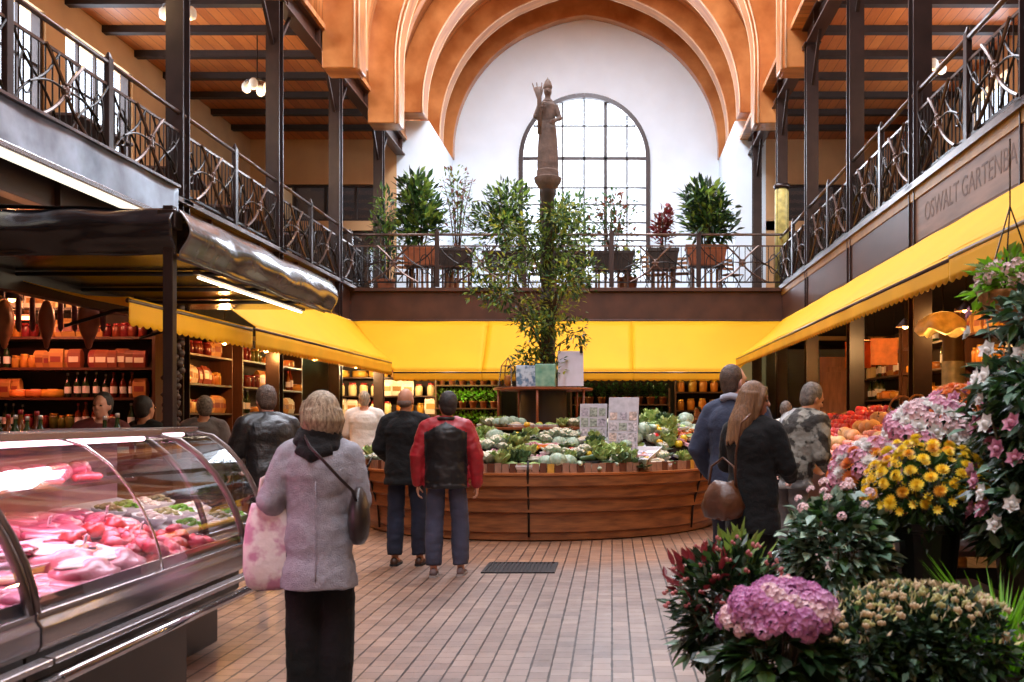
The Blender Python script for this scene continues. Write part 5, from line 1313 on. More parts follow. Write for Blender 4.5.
# figure: one continuous body in a long robe, holding a sheaf
fg = MB(); z0 = 3.14
fg.lathe([(.15, z0), (.155, z0 + .1), (.145, z0 + .35), (.125, z0 + .6), (.10, z0 + .72), (.115, z0 + .85), (.12, z0 + .95), (.075, z0 + 1.02), (.045, z0 + 1.05)], 18, sy=.85)
for i in range(10):
    a = 2 * PI * i / 10; fg.tube([(.125 * math.cos(a), .105 * math.sin(a), z0 + .02), (.12 * math.cos(a + .1), .1 * math.sin(a + .1), z0 + .3), (.095 * math.cos(a + .15), .08 * math.sin(a + .15), z0 + .62)], [.024, .018, .01], 6)
fg.tube([(0, 0, z0 + 1.0), (0, 0, z0 + 1.1)], .04, 10); fg.ell((0, -.005, z0 + 1.15), (.058, .068, .078), 14, 10)
fg.ell((0, -.075, z0 + 1.145), (.01, .012, .014), 8, 6)
for sd, el, wr in ((-1, (-.17, -.05, z0 + .78), (-.10, -.13, z0 + .88)), (1, (.17, -.02, z0 + .76), (.12, -.13, z0 + .70))):
    fg.tube([(.105 * sd, 0, z0 + .95), el, wr], [.048, .04, .03], 10); fg.ell(el, .041, 10, 7)
    hd = MB(); e, w_ = V(el), V(wr); hand(hd, w_, w_ - e, V((-sd, .2, 0)), sd, .9, .9); fg.join(hd)
remesh(fg, 'figure', M['stone'], .009, 2, mo)
b = MB(); b.tube([(-.11, -.14, z0 + .5), (-.11, -.14, z0 + 1.0), (-.14, -.14, z0 + 1.16)], [.028, .034, .06], 10)
for i in range(14): b.tube([(-.11, -.14, z0 + .95), (-.13 + .09 * math.cos(i * .9), -.14 + .06 * math.sin(i * .9), z0 + 1.22)], [.012, .007], 5)
b.obj('wheat_sheaf', M['stone'], mo, smooth=True)
b = MB(); b.lathe([(.06, z0 + 1.19), (.068, z0 + 1.215), (.055, z0 + 1.26), (.04, z0 + 1.3), (.01, z0 + 1.34), (.003, z0 + 1.36)], 14)
b.obj('crown', M['stone'], mo, smooth=True)
b = MB(); b.lathe([(.07, z0 + 1.02), (.085, z0 + 1.0), (.07, z0 + .98)], 14); b.obj('collar', M['stone'], mo, smooth=True)

# leaves climbing the column
def leaves_in(mb, n, c, r, l, w, rr, mi=(0,), shell=.35, up=.2, hi=False, droop=.3, out=1.0):
    c = V(c)
    for i in range(n):
        d = V((rr.gauss(0, 1), rr.gauss(0, 1), rr.gauss(0, 1))).normalized()
        f = shell + (1 - shell) * rr.random() ** .6
        f *= .85 + .3 * noise.noise(d * 2.3 + c)
        p = c + V((d.x * r[0], d.y * r[1], d.z * r[2])) * f
        dd = (d * out + V((rr.gauss(0, .5), rr.gauss(0, .5), rr.gauss(0, .4) + up))).normalized()
        mb.leaf(p, dd, V((rr.gauss(0, .4), rr.gauss(0, .4), 1)).normalized(), l * rr.uniform(.7, 1.25), w * rr.uniform(.8, 1.2), rr.choice(mi), hi, droop)
def twigs(mb, base, ends, r0, rr, mi=0, sag=.1):
    base = V(base)
    for e in ends:
        e = V(e); m_ = base.lerp(e, .5) + V((rr.uniform(-.05, .05), rr.uniform(-.05, .05), sag * (e - base).length * .5))
        mb.tube([base, m_, e], [r0, r0 * .7, r0 * .3], 5, mi=mi)
R6 = random.Random(33)
cl = thing('climbing_plant', 'loose green climbing plant wound round the statue column', 'plant', (FX + .07, FY - .3, 1.95))
st = MB(); lf = MB(); ends = []
for i in range(26):
    a = R6.uniform(0, 6.28); z = R6.uniform(.1, 2.6); rad = (.3 + .75 * math.exp(-((z - 1.7) / .7) ** 2)) * R6.uniform(.5, 1.1)
    e = V((rad * math.cos(a), rad * .7 * math.sin(a) + .1, z)); ends.append(e)
    st.tube([(.05 * math.cos(a), .2 + .05 * math.sin(a), max(0, z - .8)), (e.x * .5, e.y * .5, z - .15), e], [.012, .008, .004], 5)
    leaves_in(lf, 100, e, (.30, .24, .27), .10, .042, R6, (0, 0, 1, 2, 3), .0, .1)
leaves_in(lf, 1000, (0, .1, 2.0), (.75, .45, .5), .10, .042, R6, (0, 1, 1, 2), .1, .1)
leaves_in(lf, 420, (.1, .1, 1.15), (.55, .4, .5), .085, .032, R6, (1, 3, 3), .1, .0)
leaves_in(lf, 110, (0, .1, .42), (.34, .3, .38), .075, .026, R6, (4, 4, 1), .1, .1)
st.obj('stems', GREEN['bark'], cl, smooth=True); lf.obj('foliage', [GREEN['mid'], GREEN['light'], GREEN['dark'], GREEN['yellow'], GREEN['brownleaf']], cl)
# things on the top tier
def onT(r, a, z): return V((FX + r * math.cos(a), FY + r * math.sin(a), z))
t = thing('planter_box', 'square planter wrapped in blue and white printed paper at the foot of the column', 'planter', onT(.50, -2.0, 1.92), .1)
b = MB(); b.box((0, 0, .15), (.27, .2, .3), top=1.06); b.obj('wrapped_box', M['blueprint'], t, bevel=.012); MB().box((0, 0, .3), (.25, .18, .02)).obj('soil', M['soil'], t)
t = thing('planter_box', 'square planter wrapped in mint green paper at the foot of the column', 'planter', onT(.50, -1.42, 1.92), -.05)
b = MB(); b.box((0, 0, .16), (.27, .2, .32), top=1.05); b.obj('wrapped_box', M['mint'], t, bevel=.012); MB().box((0, 0, .32), (.25, .18, .02)).obj('soil', M['soil'], t)
t = thing('display_card', 'big pale lilac card standing on the top tier beside the mint green planter', 'sign', onT(.60, -.80, 1.92), .1)
lil = mat('lilac_card', (206, 204, 222), .5, var=.06, scale=8)
MB().box((0, 0, .26), (.36, .015, .5), Matrix.Rotation(-.12, 3, 'X')).obj('card', lil, t, bevel=.004); MB().box((.15, .0, .53), (.04, .02, .1)).obj('clip', M['iron'], t)
b = MB()
for i in range(5): b.box((-.03, -.046 + .0, .12 + .07 * i), (.2 - .03 * (i % 2), .01, .012), Matrix.Rotation(-.12, 3, 'X'))
MB().tube([(0, .03, .02), (0, .14, .0)], .01, 5).obj('foot', M['iron'], t)
t = thing('glass_lantern', 'small glass lantern case on the top tier beside the blue printed planter', 'lantern', onT(.62, -2.42, 1.92), -.3)
b = MB()
for sx in (-1, 1):
    for sy in (-1, 1): b.bar((.1 * sx, .1 * sy, 0), (.07 * sx, .07 * sy, .3), .012); b.bar((.07 * sx, .07 * sy, .3), (0, 0, .42), .01)
for z, k in ((.008, .1), (.3, .07)): b.bar((-k, -k, z), (k, -k, z), .012).bar((-k, k, z), (k, k, z), .012).bar((-k, -k, z), (-k, k, z), .012).bar((k, -k, z), (k, k, z), .012)
b.obj('frame', M['chrome'], t); g = MB(); g.lathe([(.13, .01), (.095, .3)], 4, cap=False); g.obj('glass', M['glass'], t); MB().ell((0, 0, .09), (.06, .06, .08), 10, 8).obj('candle', M['orangecard'], t, smooth=True)

# produce
def obrand_leafmat(nm, a, b): return mat(nm, a, .5, scale=22, col2=b, bump=.4, bscale=30, objrand=.2, transl=.1)
LET = obrand_leafmat('lettuce_leaf', (120, 152, 74), (184, 198, 128)); CAB = obrand_leafmat('cabbage_leaf', (132, 158, 130), (190, 204, 184)); WHT = obrand_leafmat('cauliflower_white', (206, 200, 172), (236, 232, 214)); DKG = obrand_leafmat('savoy_leaf', (44, 74, 42), (94, 122, 78))
def lettuce(m, seed, k=10):
    t = thing('lettuce_head', '', 'lettuce'); rr = random.Random(seed); b = MB()
    lump(b, (.07, .07, .06), .3, 3, seed, 12, 9, (0, 0, .06))
    b.obj('heart', m, t, smooth=True); o = MB()
    for i in range(k):
        a = 2.4 * i; tl = .35 + .5 * (i / k); n1, n2 = 5, 5; vs = []
        for u in range(n1):
            for v in range(n2):
                uu, vv = u / (n1 - 1), v / (n2 - 1) - .5
                w_ = .13 * math.sin(PI * (.15 + .8 * uu)); rad = .035 + .10 * uu * math.sin(tl); zz = .02 + .13 * uu * math.cos(tl) + .02 * abs(vv)
                q = V((rad + .012 * math.sin(vv * 14 + i) * uu, vv * w_, zz + .014 * math.cos(vv * 17 + i * 2) * uu)); vs.append(Matrix.Rotation(a, 3, 'Z') @ q)
        o.add(vs, [(x * n2 + y, x * n2 + y + 1, (x + 1) * n2 + y + 1, (x + 1) * n2 + y) for x in range(n1 - 1) for y in range(n2 - 1)])
    o.obj('outer_leaves', m, t, smooth=True); return t
def cabbage(m, seed):
    b = MB(); lump(b, (.085, .085, .075), .12, 2, seed, 16, 12, (0, 0, .072)); t = thing('cabbage', '', 'cabbage'); b.obj('head', m, t, smooth=True)
    o = MB()
    for i in range(6):
        a = i * 1.05; vs = []
        for u in range(5):
            for v in range(5):
                th = -.3 + 1.2 * u / 4; ph = a + (v / 4 - .5) * 1.1 * (1 - .4 * (u / 4)); r = .09 + .008 * math.sin(v * 3 + i); vs.append(V((r * math.cos(th) * math.cos(ph), r * math.cos(th) * math.sin(ph), .072 + .08 * math.sin(th))))
        o.add(vs, [(x * 5 + y, x * 5 + y + 1, (x + 1) * 5 + y + 1, (x + 1) * 5 + y) for x in range(4) for y in range(4)])
    o.obj('wrapper_leaves', m, t, smooth=True); return t
def cauli():
    t = thing('cauliflower', '', 'cauliflower'); b = MB(); rr = random.Random(2); b.ell((0, 0, .06), (.07, .07, .05), 12, 8)
    for i in range(40):
        th = math.acos(1 - rr.random()); ph = i * 2.4; b.ell((.075 * math.sin(th) * math.cos(ph), .075 * math.sin(th) * math.sin(ph), .06 + .055 * math.cos(th)), (.018, .018, .016), 7, 5)
    b.obj('curd', WHT, t, smooth=True); o = MB()
    for i in range(9): a = i * .7; o.leaf(V((.05 * math.cos(a), .05 * math.sin(a), .015)), V((math.cos(a), math.sin(a), .9)), V((0, 0, 1)), .13, .09, 0, True)
    o.obj('leaves', CAB, t); return t
def cuke(m, nm, k=1.0):
    b = MB(); b.tube([(x, .05 * x * x * 4, .024 * k) for x in [-.14, -.125, -.08, 0, .08, .125, .14]], [.006, .018 * k, .025 * k, .026 * k, .025 * k, .018 * k, .006], 10); return one(nm, 'vegetable', b, m)
def tomato(m, nm, r=.036):
    t = thing(nm, '', 'vegetable'); MB().lathe([(.004, .004), (.6 * r, .0), (r, .55 * r), (1.02 * r, .95 * r), (.75 * r, 1.5 * r), (.3 * r, 1.62 * r), (.05 * r, 1.5 * r)], 14).obj('fruit', m, t, smooth=True)
    o = MB()
    for i in range(5): a = i * 1.257; o.leaf(V((0, 0, 1.55 * r)), V((math.cos(a), math.sin(a), .05)), V((0, 0, 1)), .6 * r, .2 * r)
    o.obj('calyx', GREEN['mid'], t); return t
def bundle(m1, m2, nm, cat):
    t = thing(nm, '', cat); b = MB(); o = MB(); rr = random.Random(7)
    for i in range(7): y = -.045 + .015 * i; z = .016 + .02 * (i % 2); b.tube([(-.13, y, z), (0, y * 1.05, z + .004), (.08, y, z)], [.012, .014, .012], 8); 
    for i in range(16): o.leaf(V((.07, -.05 + .0066 * i, .03)), V((1, rr.uniform(-.4, .4), rr.uniform(-.1, .4))), V((0, 0, 1)), rr.uniform(.1, .17), .04)
    b.obj('stalks', m1, t, smooth=True); o.obj('tops', m2, t); return t
def packed(m, nm):
    t = thing(nm, '', 'packed salad'); b = MB(); b.rings([[V((x * w, y * d, z)) for x, y in ((-1, -1), (1, -1), (1, 1), (-1, 1))] for w, d, z in ((.075, .055, 0), (.09, .068, .035), (.088, .066, .04))]); b.obj('tray', M['paper'], t, bevel=.004)
    o = MB(); lump(o, (.078, .056, .028), .4, 3, 3, 14, 8, (0, 0, .042)); o.obj('contents', m, t, smooth=True); return t
TOM = mat('tomato_red', (190, 44, 30), .25, var=.15, coat=.4, objrand=.15); PUR = mat('aubergine', (84, 52, 84), .25, var=.3, coat=.4, objrand=.2); RAD = mat('radish_pink', (206, 150, 158), .5, var=.2, objrand=.15); YEL = mat('yellow_pepper', (220, 176, 40), .3, var=.15, objrand=.15); MUSH = mat('mushroom', (200, 180, 152), .7, var=.15, objrand=.1); ORG = mat('carrot_orange', (208, 112, 40), .45, var=.2, objrand=.15)
PR = {
    'pale green lettuce head': Maker(lettuce, LET, 3), 'grey green cabbage': Maker(cabbage, CAB, 5), 'white cauliflower': Maker(cauli), 'dark green savoy': Maker(lettuce, DKG, 9, 12),
    'green cucumber': Maker(cuke, DKG, 'cucumber'), 'pale courgette': Maker(cuke, CAB, 'courgette', 1.2), 'bunch of radishes': Maker(bundle, RAD, LET, 'radish_bunch', 'vegetable'), 'bunch of leeks': Maker(bundle, WHT, DKG, 'leek_bunch', 'vegetable'), 'bunch of carrots': Maker(bundle, ORG, GREEN['mid'], 'carrot_bunch', 'vegetable'),
    'tray of packed green salad': Maker(packed, LET, 'salad_tray'), 'tray of packed mushrooms': Maker(packed, MUSH, 'mushroom_tray'), 'red tomato': Maker(tomato, TOM, 'tomato'), 'purple aubergine': Maker(cuke, PUR, 'aubergine', 1.5), 'yellow pepper': Maker(tomato, YEL, 'yellow_pepper', .045),
}
def bedz(r, a=None):
    pts = [(FR - .05, .84), (2.0, 1.0), (1.5, 1.13), (1.05, 1.21), (.3, 1.22)]
    for (r0, z0_), (r1, z1_) in zip(pts, pts[1:]):
        if r1 <= r <= r0:
            z = z0_ + (z1_ - z0_) * (r0 - r) / (r0 - r1)
            if a is not None:
                dx, dy = r * math.cos(a) - HX, r * math.sin(a) - HY; q = 1 - (dx * dx + dy * dy) / .72
                if q > 0: z = max(z, 1.0 + .40 * math.sqrt(q))
            return z
    return 1.12
HX, HY = 1.66 * math.cos(-.38), 1.66 * math.sin(-.38)
MB().ell((HX, HY, .98), (.85, .85, .41), 24, 12).obj('raised_heap_base', M['soil'], fs, smooth=True)
R7 = random.Random(77)
sectors = ['white cauliflower', 'pale green lettuce head', 'tray of packed green salad', 'grey green cabbage', 'pale courgette', 'dark green savoy', 'bunch of leeks', 'tray of packed mushrooms', 'green cucumber', 'pale green lettuce head', 'bunch of radishes', 'white cauliflower', 'purple aubergine', 'yellow pepper', 'bunch of carrots', 'red tomato']
cnt = 0
for ring, (r, st_) in enumerate(((2.47, .135), (2.30, .14), (2.12, .15), (1.93, .155), (1.73, .16), (1.52, .165), (1.30, .17))):
    n = int(2 * PI * r / st_)
    for i in range(n):
        a = 2 * PI * i / n + ring * .1
        if .25 < a % (2 * PI) < PI - .25: continue       # far side is out of sight
        k = sectors[(int((a + .13 * ring + .06 * math.sin(ring * 5 + a * 7)) * 16 / 2.2) + ring * 3) % len(sectors)]
        rr_ = r + R7.uniform(-.04, .04); z = bedz(rr_, a) - .01 + R7.uniform(0, .07)
        if i % 2 and k == 'purple aubergine': k = 'white cauliflower'
        PR[k]((FX + rr_ * math.cos(a), FY + rr_ * math.sin(a), z), k + ' heaped on the round stall', k + ', round stall', R7.uniform(0, 6.28), R7.uniform(.95, 1.3) * (1.05 if 'tomato' not in k else 1.3)); cnt += 1
# a second, looser layer of small goods, and the raised heap
small = ['tray of packed green salad', 'white cauliflower', 'bunch of radishes', 'tray of packed mushrooms', 'pale courgette', 'pale green lettuce head', 'bunch of leeks', 'yellow pepper']
for i in range(130):
    a = -PI * .02 - PI * .96 * R7.random(); r = R7.uniform(1.25, 2.45); k = small[(int((a + 7) * 5) + int(r * 4)) % len(small)]
    PR[k]((FX + r * math.cos(a), FY + r * math.sin(a), bedz(r, a) + .07), k + ' heaped on the round stall', k + ', round stall', R7.uniform(0, 6.28), R7.uniform(.8, 1.05), rot=(R7.uniform(-.35, .1), R7.uniform(-.25, .25), R7.uniform(0, 6.28)))
heap = ['white cauliflower', 'pale green lettuce head', 'bunch of radishes', 'tray of packed mushrooms', 'grey green cabbage', 'bunch of leeks', 'tray of packed green salad']
for i in range(150):
    a = i * 2.39996; q = .84 * math.sqrt((i + .5) / 150); dx, dy = q * math.cos(a), q * math.sin(a)
    if dy > .35 and abs(dx) < .8 and dy > .45: continue
    z = .98 + .41 * math.sqrt(max(0, 1 - (q / .85) ** 2)); k = heap[int((dx * 1.3 + dy + 3) * 3.3) % len(heap)]
    PR[k]((FX + HX + dx, FY + HY + dy, max(z, bedz(math.hypot(HX + dx, HY + dy))) - .01), k + ' on the raised heap of the round stall', k + ', raised heap', R7.uniform(0, 6.28), R7.uniform(.85, 1.1), rot=(-dy * .5, dx * .5, R7.uniform(0, 6.28)))
for i in range(34):
    a = -PI * .02 - PI * .96 * (i % 17) / 16; r = .86 if i < 17 else .70
    k = ['tray of packed green salad', 'pale green lettuce head', 'white cauliflower', 'grey green cabbage', 'tray of packed mushrooms', 'yellow pepper'][(i * 5 + i // 4) % 6]
    PR[k]((FX + r * math.cos(a), FY + r * math.sin(a), 1.36), k + ' on the middle tier of the round stall', k + ', middle tier', i, R7.uniform(.85, 1.05)); cnt += 1
# printed stands and boxes on the stall's side
GP = mat('grey_board', (176, 172, 180), .6, var=.15, scale=14)
def stand(label, loc, rz, w, h, tilt_, seed, m1=None):
    t = thing('newspaper_stand' if seed < 3 else 'printed_carton', label, 'display', loc, rz); rr = random.Random(seed)
    rt = Matrix.Rotation(-tilt_, 3, 'X')
    MB().box(rt @ V((0, 0, h / 2)), (w, .02, h), rt).obj('board', m1 or GP, t, bevel=.004)
    cs = [mat('print_block_%d_%d' % (seed, q), c, .6, scale=30, var=.6) for q, c in enumerate(((150, 142, 152), (172, 164, 168), (136, 142, 130), (182, 160, 150)))]
    for i in range(3):
        for j in range(max(2, int(h / .15))):
            x = (i - 1) * w * .32; z = .07 + j * .14
            MB().box(rt @ V((x, -.012, z)), (w * .29 * rr.uniform(.8, 1), .005, .125 * rr.uniform(.75, 1)), rt).obj('printed_sheet', cs[rr.randrange(4)], t)
    for sx in (-1, 1): MB().bar(rt @ V((sx * w * .45, .01, h * .9)), (sx * w * .45, h * .45, 0), .014).obj('stay', M['iron'], t)
    return t
stand('tall grey printed stand leaning on the round stall, the taller of two', (.13, 12.98, 1.03), -.2, .40, .74, .2, 1)
stand('smaller grey printed stand next to the middle tier of the round stall', (-.25, 13.12, 1.08), -.1, .36, .60, .15, 2)
t = thing('sales_tray', 'flat pale printed tray tilted below the stands on the round stall', 'tray', (.14, 12.72, .98), -.3); t.rotation_euler = (.22, 0, -.35)
b = MB(); b.rings([[V((x * w, y * l, z)) for x, y in ((-1, -1), (1, -1), (1, 1), (-1, 1))] for w, l, z in ((.4, .3, 0), (.43, .33, .07), (.42, .32, .07), (.39, .29, .012))]); b.obj('tray_shell', M['paper'], t)
b = MB()
for i in range(5):
    for j in range(4): b.box((-.3 + .15 * i, -.22 + .145 * j, .02), (.11, .1, .02), mi=(i + j) % 2)
b.obj('packets', [mat('lilac_packets', (186, 178, 190), .5), M['paper']], t)
# wooden crates standing up on the stall's edges, and a paper bag
def crate(m):
    t = thing('wooden_crate', '', 'crate')
    for z in (.04, .11, .18):
        for sy in (-1, 1): MB().box((0, .14 * sy, z), (.46, .012, .055)).obj('slat', m, t)
        for sx in (-1, 1): MB().box((.224 * sx, 0, z), (.012, .28, .055)).obj('end_slat', m, t)
    b = MB()
    for sx in (-1, 1):
        for sy in (-1, 1): b.box((.21 * sx, .126 * sy, .105), (.025, .025, .21))
    b.obj('corner_posts', m, t); MB().box((0, 0, .01), (.44, .27, .012)).obj('base_board', m, t); return t
mk_crate = Maker(crate, M['crate'])
bag = thing('paper_sack', 'upright brown paper sack of roots beside the middle tier of the round stall', 'sack', (FX - 1.12, FY - 1.02, 1.06), .4)
b = MB(); b.rings([[V((w * math.copysign(abs(math.cos(a)) ** .6, math.cos(a)), d * math.copysign(abs(math.sin(a)) ** .6, math.sin(a)), z + .015 * math.sin(a * 5) * (z > .3))) for a in [2 * PI * i / 20 for i in range(20)]] for w, d, z in ((.11, .08, 0), (.13, .095, .1), (.12, .09, .3), (.13, .10, .42), (.12, .09, .42), (.11, .08, .36))]); b.obj('sack_body', mat('kraft_paper', (168, 118, 84), .7, var=.2, scale=7, bump=.4, bscale=14), bag, smooth=True)
b = MB()
for i in range(12): lump(b, (.04, .03, .028), .4, 2, i, 8, 6, (.07 * math.cos(i * 2.4) * (i % 3) / 2, .05 * math.sin(i * 2.4) * (i % 3) / 2, .38 + .01 * (i % 4)))
b.obj('roots', MUSH, bag, smooth=True)
# drain grate in the paving
t = thing('drain_grate', 'dark square drain grate let into the brick paving', 'grate', (-.905, 9.93, 0))
b = MB(); b.span((-.355, -.34, .0), (.355, -.30, .012)).span((-.355, .30, .0), (.355, .34, .012)).span((-.355, -.3, 0), (-.32, .3, .012)).span((.32, -.3, 0), (.355, .3, .012)); b.obj('frame', M['grate'], t)
b = MB()
for i in range(15): b.span((-.31 + .0413 * i, -.3, .001), (-.285 + .0413 * i, .3, .010))
b.span((-.32, -.3, 0), (.32, .3, .003)); b.obj('grid', M['grate'], t)
# ------------------------------------------------------------------ fruit display beside the man in camouflage
def fruit_bed(label, loc, W, L, z0, z1):
    """sloping bed; local x runs inward (up), y along the stall"""
    t = thing('fruit_display', label, 'market stall', loc)
    b = MB(); b.rings([[V(p) for p in ((0, y, z0), (W, y, z1), (W, y, z1 - .03), (0, y, z0 - .03))] for y in (0, L)]); b.obj('bed', M['crate'], t)
    MB().span((-.03, 0, z0 - .06), (0, L, z0 + .07)).obj('front_board', M['redwood'], t, bevel=.006)
    for y in (0, L): 
        b = MB(); b.rings([[V((0, y + d, z0 - .09)), V((0, y + d, z0 + .06)), V((W, y + d, z1 + .06)), V((W, y + d, z1 - .09))] for d in (-.02, .02)]); b.obj('end_board', M['crate'], t)
    MB().span((.03, .03, 0), (.06, L - .03, z0 - .04)).obj('skirt', M['shelfwood'], t)
    n = int(L / 1.5)
    for i in range(n + 1):
        y = .06 + (L - .12) * i / n
        MB().bar((W - .06, y, 0), (W - .06, y, z1 - .05), .06).obj('leg', M['shelfwood'], t)
    for i in range(1, int(L / .8)): MB().bar((.0, .8 * i, z0 + .03), (W, .8 * i, z1 + .03), .014, .06).obj('divider', M['crate'], t)
    return t
BX, BY, BW, BL, BZ0, BZ1 = 2.38, 10.0, 1.13, 7.2, 1.0, 1.54
fruit_bed('long sloping wooden fruit display in front of the man in camouflage', (BX, BY, 0), BW, BL, BZ0, BZ1)
def bz(x): return BZ0 + (BZ1 - BZ0) * x / BW
APR = mat('apple_red', (196, 34, 52), .3, scale=9, col2=(224, 84, 84), coat=.35, objrand=.15); APP = mat('peach_pink', (214, 120, 104), .5, scale=10, col2=(232, 170, 140), objrand=.15); BRD = mat('tan_rind', (190, 140, 92), .6, scale=14, col2=(222, 184, 134), bump=.3, objrand=.2); ORA = mat('orange_peel', (222, 128, 36), .4, bump=.15, bscale=120, objrand=.15); DPR = mat('plum', (104, 30, 58), .3, coat=.2, objrand=.2)
def apple(m, nm):
    t = thing(nm, '', 'fruit'); r = .042
    MB().lathe([(.004, .012), (.5 * r, .002), (.92 * r, .5 * r), (r, r), (.86 * r, 1.5 * r), (.5 * r, 1.74 * r), (.14 * r, 1.62 * r), (.02 * r, 1.5 * r)], 14).obj('flesh', m, t, smooth=True); MB().tube([(0, 0, 1.5 * r), (.004, 0, 1.98 * r)], .0022, 5).obj('stalk', GREEN['bark'], t); return t
def melon():
    t = thing('melon', '', 'fruit'); b = MB(); lump(b, (.085, .075, .07), .08, 2, 4, 16, 12, (0, 0, .068)); b.obj('rind', BRD, t, smooth=True); MB().tube([(.082, 0, .07), (.1, .005, .078)], .006, 6).obj('stalk', GREEN['bark'], t); return t
mk_f = {'red apple': Maker(apple, APR, 'apple'), 'pink peach': Maker(apple, APP, 'peach'), 'tan melon': Maker(melon), 'orange': Maker(apple, ORA, 'orange'), 'dark plum': Maker(apple, DPR, 'plum')}
R8 = random.Random(8)
def lay(k, y0, y1, step, sc, x0=.07, x1=BW - .06, layers=1):
    y = y0
    while y < y1:
        x = x0
        while x < x1:
            for l in range(layers):
                if l and R8.random() < .5: continue
                mk_f[k]((BX + x + R8.uniform(-.012, .012) + .02 * l, BY + y + R8.uniform(-.012, .012) + .02 * l, bz(x) + .0 + l * .05 * sc), k + ' in its rows on the sloping fruit display', k + ', fruit display', R8.uniform(0, 6), sc * R8.uniform(.9, 1.1), rot=(R8.uniform(-.4, .4), R8.uniform(-.6, .2), R8.uniform(0, 6)))
            x += step
        y += step
lay('tan melon', .12, .78, .19, 1.0)
lay('pink peach', .86, 1.55, .118, 1.25)
lay('tan melon', 1.66, 2.35, .20, 1.05)
lay('red apple', 2.46, 3.95, .118, 1.3, layers=2)
lay('dark plum', 4.05, 4.7, .125, 1.25)
lay('red apple', 4.86, 6.3, .125, 1.35)
lay('orange', 6.42, 7.1, .125, 1.3)
for i in range(3): mk_basket((BX + .72 + .13 * (i % 2), BY + .16 + .27 * i, bz(.72) + .10), 'wicker basket with a hooped handle at the near end of the fruit display', 'baskets on the fruit display', .5 + i, 1.0)
zsF = (.5, .95, 1.4, 1.8, 2.2, 2.6)
for i, (y, wh_) in enumerate(((11.6, 'behind the near end of the fruit display'), (14.3, 'behind the middle of the fruit display'), (17.0, 'behind the far end of the fruit display'))):
    u = shelf_unit('tall dark shelves ' + wh_, (4.75, y + .8, 0), -PI / 2, 2.5, 3.0, zsF, group='fruit side shelves')
    fill(u, 2.5, zsF[2:], .4, 'the shelves ' + wh_, ['jar of honey coloured preserve', 'ochre food packet', 'amber glass bottle', 'green glass bottle', 'jar of pale cream preserve', 'round yellow cheese', 'jar of green olives'], 1.4, .92, .15)
for i, (px, py, Y, lb) in enumerate(((858, 342, 15.4, 'orange card sign hanging behind the red apples'), (884, 338, 14.8, 'orange card sign hanging behind the tan melons'))):
    p = at(px, py, Y); t = thing('hanging_sign', lb, 'sign', p)
    MB().box((0, 0, -.2), (.40, .012, .40)).obj('card', M['orangecard'], t, bevel=.004)
    for sx in (-1, 1): MB().tube([(.15 * sx, 0, 0), (.13 * sx, 0, .8)], .004, 5).obj('cord', M['iron'], t)
    b = MB()
    for k in range(3): b.box((0, -.009, -.1 - .09 * k), (.26 - .05 * k, .004, .022))
p = at(838, 440, 19.0)
t = thing('wooden_door_leaf', 'pinkish board door standing behind the red apples', 'door', (4.25, 18.95, 0), -.15)
MB().box((0, 0, 1.32), (.62, .05, 2.64)).obj('leaf', M['board'], t, bevel=.01)
for z in (.5, 1.5, 2.4): MB().box((0, -.035, z), (.54, .02, .10)).obj('cross_board', M['board'], t, bevel=.004)
MB().tube([(.24, -.03, 1.15), (.24, -.07, 1.15), (.24, -.07, 1.3), (.24, -.03, 1.3)], .009, 6).obj('handle', M['iron'], t)
# gilded round post by the near end of the display and its glass lamp
t = thing('round_post', 'gilded round post beside the shelves under the near yellow awning', 'post', (3.38, 9.9, 0))
MB().lathe([(.13, 0), (.13, .1), (.105, .14), (.105, 2.25), (.14, 2.3), (.14, 2.4)], 20).obj('shaft', M['brass'], t, smooth=True)
MB().lathe([(.112, 1.62), (.112, 2.05)], 20, cap=False).obj('band', M['goldshade'], t, smooth=True)
t = thing('glass_lamp', 'crumpled golden glass lamp hanging under the edge of the near awning', 'lamp', at(943, 330, 8.6))
b = MB(); n = 28
b.rings([[V((r * (1 + .10 * math.sin(5 * a)) * math.cos(a), r * (1 + .10 * math.sin(5 * a)) * math.sin(a), z + .03 * math.sin(5 * a + 1) * (r > .12))) for a in [2 * PI * i / n for i in range(n)]] for r, z in ((.03, .16), (.10, .14), (.19, .06), (.22, -.01), (.20, -.03), (.12, .08), (.04, .12))], False); b.obj('shade', M['goldshade'], t, smooth=True)
MB().ell((0, 0, .06), .045, 10, 8).obj('bulb', M['bulbw'], t, smooth=True); MB().tube([(0, 0, .15), (0, 0, .62)], .006, 5).obj('cord', M['iron'], t)
lp = at(943, 330, 8.6); lamp('glass_lamp_light', 'POINT', (lp.x - .05, lp.y - .1, lp.z - .12), 26, (255, 196, 110), .08)
# lamps over the fruit
pen(4.0, 11.3, 2.75, 'the near end of the fruit display', 95, (255, 190, 110))
pen(3.9, 13.3, 2.75, 'the red apples', 95, (255, 200, 130))
pen(3.9, 15.6, 2.75, 'the far end of the fruit display', 95, (255, 190, 110))

